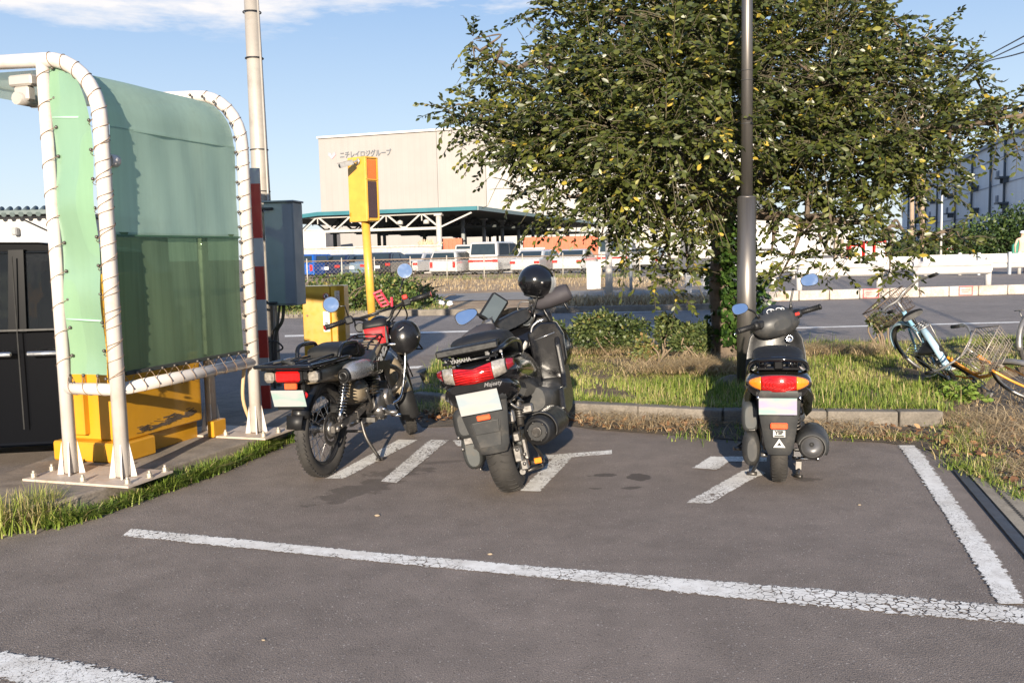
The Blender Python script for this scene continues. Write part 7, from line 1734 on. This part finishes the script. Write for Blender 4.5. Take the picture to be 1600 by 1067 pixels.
# seat and grab bar
MB().loft([sup(-.20,0,.665,.09,.02,2.8),sup(-.15,0,.68,.12,.04,2.8),sup(.05,0,.69,.14,.05,2.8),sup(.25,0,.685,.14,.05,2.8),sup(.42,0,.675,.11,.045,2.8),sup(.48,0,.66,.06,.025,2.8)]).build('seat', MATB, T3)
b = MB(); b.tube(curve_pts([(.152,.02,.615),(.150,-.14,.655),(.125,-.24,.70),(.07,-.285,.715),(0,-.295,.718),(-.07,-.285,.715),(-.125,-.24,.70),(-.150,-.14,.655),(-.152,.02,.615)],5),.013,10); b.build('grab_rail', GLB, T3)
b = MB(); b.box((0,-.22,.665),(.22,.10,.02),bev=.006); b.box((0,-.255,.685),(.05,.05,.05),bev=.008)
for x in (-.08,.08): b.lathe([(.018,0),(.018,.02),(.01,.03)],(x,-.23,.675),(0,0,1),10); b.tube([(x,-.25,.66),(x*.7,-.28,.70)],.008,6)
b.build('carrier_mount', GLB, T3)
b = MB(); b.tube([(-.035,-.29,.728),(.035,-.29,.728)],.004,6); b.build('rail_badge', CHR, T3)
# grey fender with stickers
MB().loft(taper(0,.545,.20,.235,.135,-.300,-.255,.018,8,.015)).build('rear_fender', GPL, T3, bevel=.004)
MB().loft([[Vector((x,-.31+q,.555)) for x,q in ((-.095,0),(.095,0),(.095,.05),(-.095,.05))],[Vector((x,-.30+q,.505)) for x,q in ((-.118,0),(.118,0),(.118,.06),(-.118,.06))]]).build('plate_mount', GPL, T3, bevel=.004)
MB().box((0,0,0),(.190,.004,.092),bev=.002).xf(Matrix.Translation((-.006,-.345,.478)) @ Matrix.Rotation(rad(14),4,'X')).build('licence_plate', plate_mat('plate_lilac',(.32,.29,.40),(.25,.37,.35)), T3)
b = MB(); 
for (x,z) in ((-.105,.52),(.105,.52)): b.lathe([(.008,0),(.008,.006),(0,.007)],(x,-.318,z),(0,-1,0),8)
b.build('bolt', CHR, T3)
MB().box((0,-.296,.366),(.088,.014,.032),bev=.005).build('reflector', REFL, T3)
WST = mat('sticker_white',(.42,.42,.41),.5); st3 = MB().box((0,-.2925,.325),(.062,.003,.036)).build('sticker', WST, T3)
tx = text_mb('YSP', .026, .0006, .0016); tx.xf(Matrix.Translation((0,-.2955,.330))); tx.build('lettering', mat('ink_black',(.01,.01,.01),.6), st3)
MB().bar((-.024,-.2950,.313),(.024,-.2950,.313),.006,.001,up=(0,1,0)).build('underline', mat('ink_black',(.01,.01,.01),.6), st3)
b = MB(); o3 = [(-.031,.250),(.031,.250),(0,.298)]; i3 = [(-.012,.260),(.012,.260),(0,.278)]
for k in range(3):
    a, c = o3[k], o3[(k+1)%3]; a2, c2 = i3[k], i3[(k+1)%3]; b.prism([Vector((x,-.2865+(.27-z)*.0,z)) for x,z in (a,c,c2,a2)],(0,-.003,0),(0,.004,0))
b.build('triangle_mark', WST, T3)
# left: air box, belt case, kick, hose; right: muffler
MB().loft([sup(-.17,-.145,.385,.030,.060,3.2),sup(-.145,-.150,.385,.045,.082,3.2),sup(.12,-.150,.385,.050,.080,3.2),sup(.16,-.135,.385,.035,.06,3.2)]).build('air_box', GP2, T3)
MB().loft([sup(-.17,-.140,.205,.025,.06,2.4),sup(-.13,-.147,.21,.048,.098,2.4),sup(.12,-.14,.22,.045,.085,2.4),sup(.34,-.135,.225,.045,.085,2.4),sup(.42,-.13,.225,.03,.05,2.4)]).build('belt_case', GPL, T3)
b = MB(); b.tube(curve_pts([(-.085,-.13,.40),(-.078,-.16,.33),(-.082,-.15,.25),(-.075,-.1,.20)],5),.007,8); b.box((-.075,-.10,.27),(.035,.05,.09),bev=.006); b.cyl((-.075,-.14,.245),(-.075,-.07,.245),.014,10); b.cyl((-.095,-.13,.175),(-.06,-.13,.175),.012,10); b.build('brake_cam', ALU, T3)
b = MB()
for i in range(9): b.torus((-.086,-.135,.44-i*.012),(0,0,1),.010,.003,12,5)
b.build('cable_boot', SAT, T3)
b = MB(); b.tube([(-.14,-.12,.35),(-.145,-.125,.28),(-.15,-.10,.20)],.004,6); b.box((-.14,-.15,.33),(.03,.02,.03)); b.build('hose_clip', ALU, T3)
b = MB(); b.tube(curve_pts([(-.12,.33,.18),(-.20,.24,.16),(-.235,.14,.15)],5),.009,8); b.cyl((-.25,.14,.15),(-.205,.13,.15),.012,10); b.build('kick_lever', STL, T3)
mo = Vector((.170,-.16,.232)); md = Vector((.05,1,.02)).normalized(); b = MB(); b.lathe([(.055,-.02),(.070,-.005),(.075,.05),(.076,.22),(.06,.30),(.03,.33)],mo,md,28); mf = b.build('muffler', mat('muffler_dark',(.045,.045,.047),.45,.5,dirt=.3), T3)
b = MB(); b.lathe([(.0,.0),(.0,-.022),(.052,-.020),(.056,-.010)],mo,md,26); b.build('muffler_end_cap', mat('muffler_cap',(.12,.12,.125),.4,.6), mf); MB().lathe([(.009,-.02),(.012,-.03),(.006,-.03),(.006,-.02)],mo+Vector((0,0,.018)),md,12).build('outlet', mat('slot_dark',(.02,.02,.02),.9), mf)
b = MB(); b.loft([[mo+md*y+Vector((.088*k*math.cos(a),0,.088*k*math.sin(a))) for a in np.linspace(-.55,2.9,16)]+[mo+md*y+Vector((.082*k*math.cos(a),0,.082*k*math.sin(a))) for a in np.linspace(2.9,-.55,16)] for y, k in ((-.035,.80),(.0,1.0),(.15,1.02),(.26,.9))]); b.build('heat_guard', GPL, mf)
b = MB(); b.cyl((.07,-.02,.135),(.20,-.02,.135),.011,12); b.box((.10,.0,.16),(.05,.05,.04),bev=.006); b.lathe([(.014,0),(.014,.012),(0,.014)],(.20,-.02,.135),(1,0,0),6); b.build('muffler_bracket', CHR, T3)
b = MB(); b.tube([(.08,-.10,.46),(.10,.02,.28)],.016,10)
for i in range(7): b.torus(Vector((.082,-.09,.44)).lerp(Vector((.097,0,.31)),i/6),(.15,.67,-1),.024,.005,14,5)
b.build('shock_absorber', STL, T3)
b = MB(); b.box((.03,.10,.26),(.13,.22,.14),bev=.03); b.cyl((.05,.05,.30),(.14,.05,.30),.03,12); b.tube(curve_pts([(.12,-.06,.44),(.13,.02,.38),(.09,.1,.36)],5),.006,6); b.build('engine', mat('engine_black',(.03,.03,.03),.45,.4,dirt=.4), T3)
b = MB(); b.tube(curve_pts([(.10,.30,.12),(.12,.22,.05),(.10,.10,.012)],5),.011,8); b.tube(curve_pts([(-.10,.30,.12),(-.12,.22,.05),(-.15,.10,.012)],5),.011,8); b.cyl((.09,.09,.012),(.125,.06,.012),.012,8); b.cyl((-.175,.10,.014),(-.12,.09,.014),.013,8); b.bar((.11,.16,.03),(.115,.17,.12),.03,.008); b.build('centre_stand', STL, T3)
# floor, leg shield, front
MB().loft([sup(.40,0,.27,.13,.05,3.5),sup(.60,0,.255,.165,.035,3.5),sup(.85,0,.27,.17,.04,3.5)]).build('floor_board', GPL, T3)
R_ = []
for z, w, y, th in ((.26,.17,.86,.05),(.36,.185,.895,.06),(.50,.195,.925,.07),(.62,.185,.945,.09),(.715,.165,.955,.10),(.76,.13,.965,.08)):
    R_.append([Vector((u*w,y+.04*u*u*-1,z)) for u in np.linspace(-1,1,11)]+[Vector((u*w,y+th+.09*(1-u*u),z)) for u in np.linspace(1,-1,11)])
MB().loft(R_).build('leg_shield', SAT, T3, bevel=.006)
b = MB(); b.lathe([(.024,0),(.024,.006),(.017,.008),(.015,.004),(0,.004)],(.085,.905,.71),(0,-1,.1),20); b.build('ignition_lock', CHR, T3)
MB().loft([sup(.98,0,.50,.12,.20,2.4),sup(1.06,0,.52,.15,.18,2.4),sup(1.14,0,.54,.12,.12,2.2),sup(1.18,0,.55,.06,.06,2)]).build('front_cowl', mat('body_black',(.010,.010,.008),.14,coat=1), T3)
fender((0,1.16,.213), .27, rad(10), rad(160), .13, GLB, par=T3, X=S3, name='front_fender', drop=.06)
b = MB()
for s in (-1,1): b.tube([(s*.07,1.0,.50),(s*.07,1.16,.213)],.017,10)
b.xf(S3).build('fork', STL, T3)
HC = Matrix.Translation((.0,.95,.84)) @ Matrix.Diagonal((1.08,1.05,1.12,1)) @ Matrix.Translation((0,-.95,-.87))
# handlebar cover with dial
MB().loft([sup(.865,0,.865,.055,.03,2.4),sup(.885,0,.865,.115,.062,2.4),sup(.93,0,.87,.150,.080,2.4),sup(.99,0,.875,.145,.078,2.3),sup(1.05,0,.87,.10,.058,2.2),sup(1.08,0,.865,.05,.03,2)]).xf(S3 @ HC).build('handlebar_cover', GPL, T3)
MB().loft([[Vector((.075*math.cos(a)*k,.925+.045*math.sin(a)*k,.925+.035*math.sin(a)*k+dz)) for a in np.linspace(0,2*math.pi,24,endpoint=False)] for k, dz in ((1.18,-.006),(1.1,.012),(1.0,.014))]).xf(S3 @ HC).build('dial_bezel', SAT, T3)
b = MB(); b.add([Vector((.073*math.cos(a),.925+.043*math.sin(a),.925+.034*math.sin(a)+.016)) for a in np.linspace(0,2*math.pi,24,endpoint=False)],[list(range(24))]); b.xf(S3 @ HC).build('dial', mat('dial_face',(.02,.022,.025),.1,coat=.8), T3)
b = MB()
for (cx,r_) in ((-.022,.026),(.03,.018),(.052,.010)): b.torus((cx,.925,.944),(0,-.6,.8),r_,.0022,22,5)
b.bar((-.022,.925,.945),(-.01,.945,.96),.003,.002); b.xf(S3 @ HC).build('dial_marks', mat('dial_white',(.8,.8,.8),.4), T3)
for s in (-1,1):
    b = MB(); b.lathe([(.030,0),(.028,.03),(.020,.04)],(s*.135,.92,.865),(s,-.25,.03),16); grip(b,(s*.165,.915,.868),(s,-.22,.02),.125,.0165); b.xf(S3).build('grip', MATB, T3)
    b = MB(); b.box((s*.125,.905,.865),(.05,.05,.055),bev=.012); b.xf(S3).build('switch_box', SAT, T3)
    b = MB(); b.tube(curve_pts([(s*.13,.965,.862),(s*.22,.975,.855),(s*.30,.945,.85)],5),.006,8); b.xf(S3).build('brake_lever', CHR if s < 0 else SAT, T3)
    b = MB(); b.tube(curve_pts([(s*.115,.925,.91),(s*.13,.925,.96),(s*.165,.925,1.03)] if s > 0 else [(-.115,.925,.91),(-.14,.92,.955),(-.19,.90,.99)],5),[.011]*3+[.007]*8,8); b.xf(S3).build('mirror_stem', SAT, T3)
MB().box((.125,.878,.87),(.03,.006,.018),bev=.002).xf(S3).build('start_button', mat('switch_red',(.65,.03,.02),.4), T3)
iS3 = (M3.to_3x3() @ S3.to_3x3()).inverted()
mirror_blade((.275,.90,1.055), iS3 @ Vector((-.22,-1,.30)), .115,.080, S3, T3, flip=.4, back=MATB)
mirror_blade((-.245,.885,1.005), iS3 @ Vector((-.10,-1,.38)), .105,.070, S3, T3, flip=-.4, back=MATB)
# ------------------------------------------------------------ black van behind the island
vn = thing('black_van', 'black van in the gate lane behind the white frame, silver door handles showing', 'van', (AT(26,500,5.78).x, 5.78, 0), rad(7))
BK = NT('van_black'); BK.b.inputs['Base Color'].default_value = (.002,.0025,.004,1); BK.b.inputs['Roughness'].default_value = .22; BK.b.inputs['Specular IOR Level'].default_value = .12; BK = BK.m; RW = .72
def loftp(P_, ys, z_in=0):
    cx = -1.0; return [[Vector((cx+(x-cx)*k, y, z)) for x, z in P_] for y, k in ys]
LOWP = [(-3.0,.12),(-3.05,.60),(-2.98,.885),(.70,.885),(.77,.80),(.80,.65),(.81,.45),(.79,.14)]
YS = [(.05,.985),(0,.995),(.04,1.0),(1.36,1.0),(1.44,.98)]
MB().loft(loftp(LOWP, YS), smooth=False).build('body', BK, vn, bevel=.02)
ROOFP = [(-2.82,1.37),(-2.6,1.43),(-1.0,1.46),(.15,1.435),(.42,1.395),(.46,1.37)]
MB().loft(loftp(ROOFP, [(.10,.985),(.05,.99),(.12,1.0),(1.28,1.0),(1.36,.98)]), smooth=False).build('roof', BK, vn, bevel=.012)
for ya in (.03, 1.36):
    for (xa, xb, xc, xd) in ((-.06,.05,-.04,.05),(-1.3,-1.2,-1.28,-1.2),(-3.0,-2.9,-2.85,-2.75),(.60,.70,.36,.43)):
        MB().loft([[Vector((xa,y,.87)),Vector((xb,y,.87)),Vector((xd,y+(.04 if ya < 1 else -.04),1.39)),Vector((xc,y+(.04 if ya < 1 else -.04),1.39))] for y in (ya-.02,ya+.03)],smooth=False).build('pillar', BK, vn)
TG = NT('van_glass'); TG.b.inputs['Base Color'].default_value = (.01,.012,.015,1); TG.b.inputs['Roughness'].default_value = .03; TG.b.inputs['Alpha'].default_value = .68; TG.b.inputs['Specular IOR Level'].default_value = .2; TG = TG.m
for y in (.035, 1.37):
    for (xa, xb, xc, xd) in ((-1.2,-.06,-1.2,-.04),(.05,.60,.05,.36)):
        MB().loft([[Vector((xa,yy,.88)),Vector((xb,yy,.88)),Vector((xd,yy+(.04 if y < 1 else -.04),1.38)),Vector((xc,yy+(.04 if y < 1 else -.04),1.38))] for yy in (y,y+.005)],smooth=False).build('side_window', TG, vn)
for x_ in (.12, -1.6):
    b = MB(); b.box((x_,.40,.80),(.16,.42,.55),bev=.04); b.box((x_-.02,.40,1.17),(.10,.24,.17),bev=.03); b.box((x_,.98,.80),(.16,.42,.55),bev=.04); b.box((x_-.02,.98,1.17),(.10,.24,.17),bev=.03); b.build('seat', MATB, vn)
b = MB(); b.torus((.40,.42,1.0),(1,0,.4),.15,.014,24,8); b.box((.62,.7,.90),(.25,1.2,.12),bev=.03); b.build('dashboard', MATB, vn); MB().box((.36,.7,1.30),(.03,.18,.06),bev=.01).build('rear_view_mirror', MATB, vn)
for x0_, x1_ in ((-.21,-.03),(.055,.26)):
    b = MB(); b.box(((x0_+x1_)/2,-.035,.735),(x1_-x0_,.022,.030),bev=.009); b.box(((x0_+x1_)/2,-.012,.735),((x1_-x0_)*.9,.03,.018)); b.build('door_handle', mat('handle_silver',(.45,.47,.50),.2,.9), vn)
b = MB(); b.box((.0,-.006,.80),(.008,.006,1.1)); b.build('door_gap', mat('slot_dark',(.02,.02,.02),.9), vn)
b = MB(); b.box((-.4,-.012,.885),(2.3,.014,.012)); b.build('window_trim', SAT, vn)
for x_ in (-2.35, .56):
    o = MB().torus((x_,.13,.26),(0,1,0),.20,.07,36,10,sq=(.065,.085)).build('wheel', RUB, vn); MB().lathe([(0,-.02),(.12,-.03),(.145,.0),(.145,.05)],(x_,.09,.26),(0,1,0),20).build('rim', ALU, o)
b = MB(); b.tube([(.20,.5,1.44),(-.12,.55,1.60)],.006,6); b.lathe([(.035,0),(.03,.02),(.012,.03)],(.20,.5,1.43),(0,0,1),12); b.build('antenna', SAT, vn)
# yellow lane machine and brown sign post beyond the van
lm = thing('lane_machine', 'yellow lane machine standing beyond the black van', 'machine', (AT(58,440,11).x,11,0))
b = MB(); b.box((0,.2,.50),(.36,.4,1.0),bev=.02); b.box((-.10,.0,1.03),(.10,.1,.08)); b.box((.10,.0,1.03),(.10,.1,.08)); b.build('case', YEL, lm); MB().lathe([(.03,0),(.03,.01),(0,.012)],(-.08,-.0,.80),(0,-1,0),12).build('lamp', CLR, lm)
sp2 = thing('sign_post', 'brown post with pale cap between the black van and the white frame', 'post', (AT(75,470,8.2).x,8.2,0)); zt = AT(75,408,8.2).z
MB().box((0,0,zt/2),(.055,.055,zt),bev=.005).build('post', mat('post_brown',(.12,.06,.045),.6), sp2); MB().box((-.02,0,zt+.012),(.12,.07,.024),bev=.004).build('cap', WHT, sp2)

# ------------------------------------------------------------ bicycles
def bicycle(name, label, P, rot, frame_m, fender_m, basket_m, steer=0.0, basket=True, wh=.315):
    t = thing(name, label, 'bicycle', P, 0, None); t.rotation_mode = 'XYZ'; t.rotation_euler = rot
    X = axis_rot(Vector((0,.90,.62)), steer, rad(20)); sp_ = mat('spoke_dull',(.30,.29,.28),.5,.8,dirt=.5)
    for c, XX in (((0,0,wh),I4),((0,1.08,wh),X)):
        o = MB().torus(c,(1,0,0),wh-.018,.018,56,10).xf(XX).build('wheel', RUB, t)
        b = MB(); b.torus(c,(1,0,0),wh-.036,.012,48,8,sq=(.009,.013)); b.cyl(Vector(c)-Vector((.05,0,0)),Vector(c)+Vector((.05,0,0)),.018,10)
        for i in range(28):
            a = 2*math.pi*i/28; b.tube([Vector(c)+Vector((.03*(1 if i%2 else -1),math.cos(a+.3)*.018,math.sin(a+.3)*.018)),Vector(c)+Vector((0,math.cos(a)*(wh-.04),math.sin(a)*(wh-.04)))],.0014,3,False)
        b.xf(XX).build('rim', sp_, o)
    b = MB(); BB = Vector((0,.42,.27)); ST = Vector((0,.30,.60)); HT = Vector((0,.86,.70)); HB_ = Vector((0,.90,.58))
    b.tube(curve_pts([HT,(0,.66,.46),BB+Vector((0,.02,.06))],6),.017,10); b.tube(curve_pts([HB_,(0,.68,.38),BB],6),.020,10); b.tube([BB,ST],.017,10); b.tube([HT+Vector((0,-.01,.03)),HB_-Vector((0,-.01,.03))],.020,10)
    for s in (-1,1): b.tube([(s*.05,0,wh),(s*.035,.36,.28)],.010,8); b.tube([(s*.05,0,wh),(s*.02,.32,.56)],.009,8)
    b.build('frame', frame_m, t)
    b = MB()
    for s in (-1,1): b.tube(curve_pts([(s*.045,.91,.57),(s*.05,1.0,.42),(s*.05,1.08,wh)],5),.011,8)
    b.xf(X).build('fork', frame_m, t)
    fender((0,0,wh),wh+.022,rad(40),rad(185),.055,fender_m,par=t,drop=.02,name='rear_fender'); fender((0,1.08,wh),wh+.022,rad(15),rad(150),.055,fender_m,par=t,X=X,drop=.02,name='front_fender')
    b = MB(); b.tube([HT,(0,.83,.84)],.012,8); b.tube(curve_pts([(-.27,.60,.86),(-.24,.72,.88),(-.12,.83,.87),(0,.835,.85),(.12,.83,.87),(.24,.72,.88),(.27,.60,.86)],6),.011,8); b.xf(X).build('handlebar', mat('bar_dull',(.35,.34,.32),.45,.7,dirt=.5), t)
    for s in (-1,1):
        b = MB(); b.cyl((s*.27,.60,.86),(s*.275,.50,.855),.016,10); b.xf(X).build('grip', MATB, t); b = MB(); b.tube(curve_pts([(s*.25,.67,.865),(s*.30,.62,.85),(s*.31,.52,.84)],4),.006,6); b.xf(X).build('brake_lever', CHR, t)
    b = MB(); b.loft([sup(.10,0,.745,.085,.022,2.4),sup(.16,0,.75,.095,.03,2.4),sup(.28,0,.745,.055,.028,2.4),sup(.38,0,.74,.022,.02,2.4)]); b.tube([ST,(0,.26,.73)],.012,8); b.build('saddle', MATB, t)
    b = MB()
    for x in (-.06,-.03,0,.03,.06): b.tube([(x,-.22,.66),(x,.18,.66)],.005,6)
    for y in (-.22,-.1,.02,.16): b.tube([(-.065,y,.66),(.065,y,.66)],.005,6)
    for s in (-1,1): b.tube([(s*.06,-.15,.66),(s*.06,0,wh)],.005,6)
    b.build('carrier', mat('bar_dull',(.35,.34,.32),.45,.7,dirt=.5), t)
    b = MB(); b.torus((.04,.42,.27),(1,0,0),.085,.006,24,6); b.tube([(.06,.42,.27),(.07,.50,.14)],.008,6); b.tube([(-.06,.42,.27),(-.07,.34,.40)],.008,6); b.box((.09,.50,.135),(.06,.07,.02)); b.box((-.09,.34,.405),(.06,.07,.02)); b.build('crank', mat('bar_dull',(.35,.34,.32),.45,.7,dirt=.5), t)
    if basket:
        b = MB(); C0 = Vector((0,1.02,.80)); 
        def bk(u, v, w): return C0+Vector((u*(.155+.02*w), v*(.11+.02*w), -.11+.22*w))
        for i in range(13): u = -1+2*i/12; b.tube([bk(u,-1,1),bk(u,-1,0),bk(u,1,0),bk(u,1,1)],.0022,4,False)
        for i in range(9): v = -1+2*i/8; b.tube([bk(-1,v,1),bk(-1,v,0),bk(1,v,0),bk(1,v,1)],.0022,4,False)
        for w in (0,.25,.5,.75,1): b.tube([bk(-1,-1,w),bk(1,-1,w),bk(1,1,w),bk(-1,1,w),bk(-1,-1,w)],.0025 if w < 1 else .0055,5)
        b.xf(X).build('basket', basket_m, t)
    b = MB(); b.lathe([(.02,-.05),(.036,-.02),(.038,.0),(.03,.012),(0,.016)],(0,1.02,.60),(0,1,-.1),16); b.xf(X).build('headlamp', CLR, t)
    b = MB(); b.tube(curve_pts([(.2,.75,.87),(.10,.95,.80),(.02,.92,.60)],5),.004,5); b.tube(curve_pts([(-.2,.75,.87),(-.10,.97,.88),(-.02,.92,.62)],5),.004,5); b.xf(X).build('cable', SAT, t)
    return t
BLU = mat('bike_blue',(.22,.42,.55),.35,coat=.3,dirt=.3,vscale=12); BYL = mat('bike_yellow',(.72,.27,.01),.4,coat=.3,dirt=.3,vscale=12); BLU2 = mat('fender_blue',(.38,.55,.66),.35,coat=.4,dirt=.3,vscale=12)
bb1 = G(1500,624); bb1.z = .04
bicycle('city_bicycle','light blue city bicycle with dark wire basket leaning over in the grass', bb1, (0,rad(-29),rad(-17)), BLU, BLU2, mat('basket_dark',(.12,.09,.07),.6,.5,dirt=.6), rad(30))
bb2 = G(1455,615); bb2.z = .05
bicycle('city_bicycle','yellow city bicycle with pale wire basket fallen over beside the path', G(1512,618)+Vector((0,0,.08)), (0,rad(54),rad(-168)), BYL, mat('fender_dull',(.30,.29,.28),.4,.7,dirt=.5), mat('basket_pale',(.42,.36,.30),.5,.6,dirt=.4), rad(12)).scale = (.84,.84,.84)
bicycle('city_bicycle','black tyred bicycle at the right edge, only its wheel in the frame', G(1628,590), (0,rad(-8),rad(-60)), mat('bike_grey',(.12,.12,.13),.4), mat('fender_dull',(.30,.29,.28),.4,.7,dirt=.5), mat('basket_dark',(.12,.09,.07),.6,.5,dirt=.6), 0, False)
straw([tuple(G(x,y)) for x,y in ((1500,640),(1560,600),(1600,625),(1640,700),(1560,690),(1500,690))], 2600, .02, .16, 'dry_litter', 'dry straw caught around the fallen bicycles', .55)
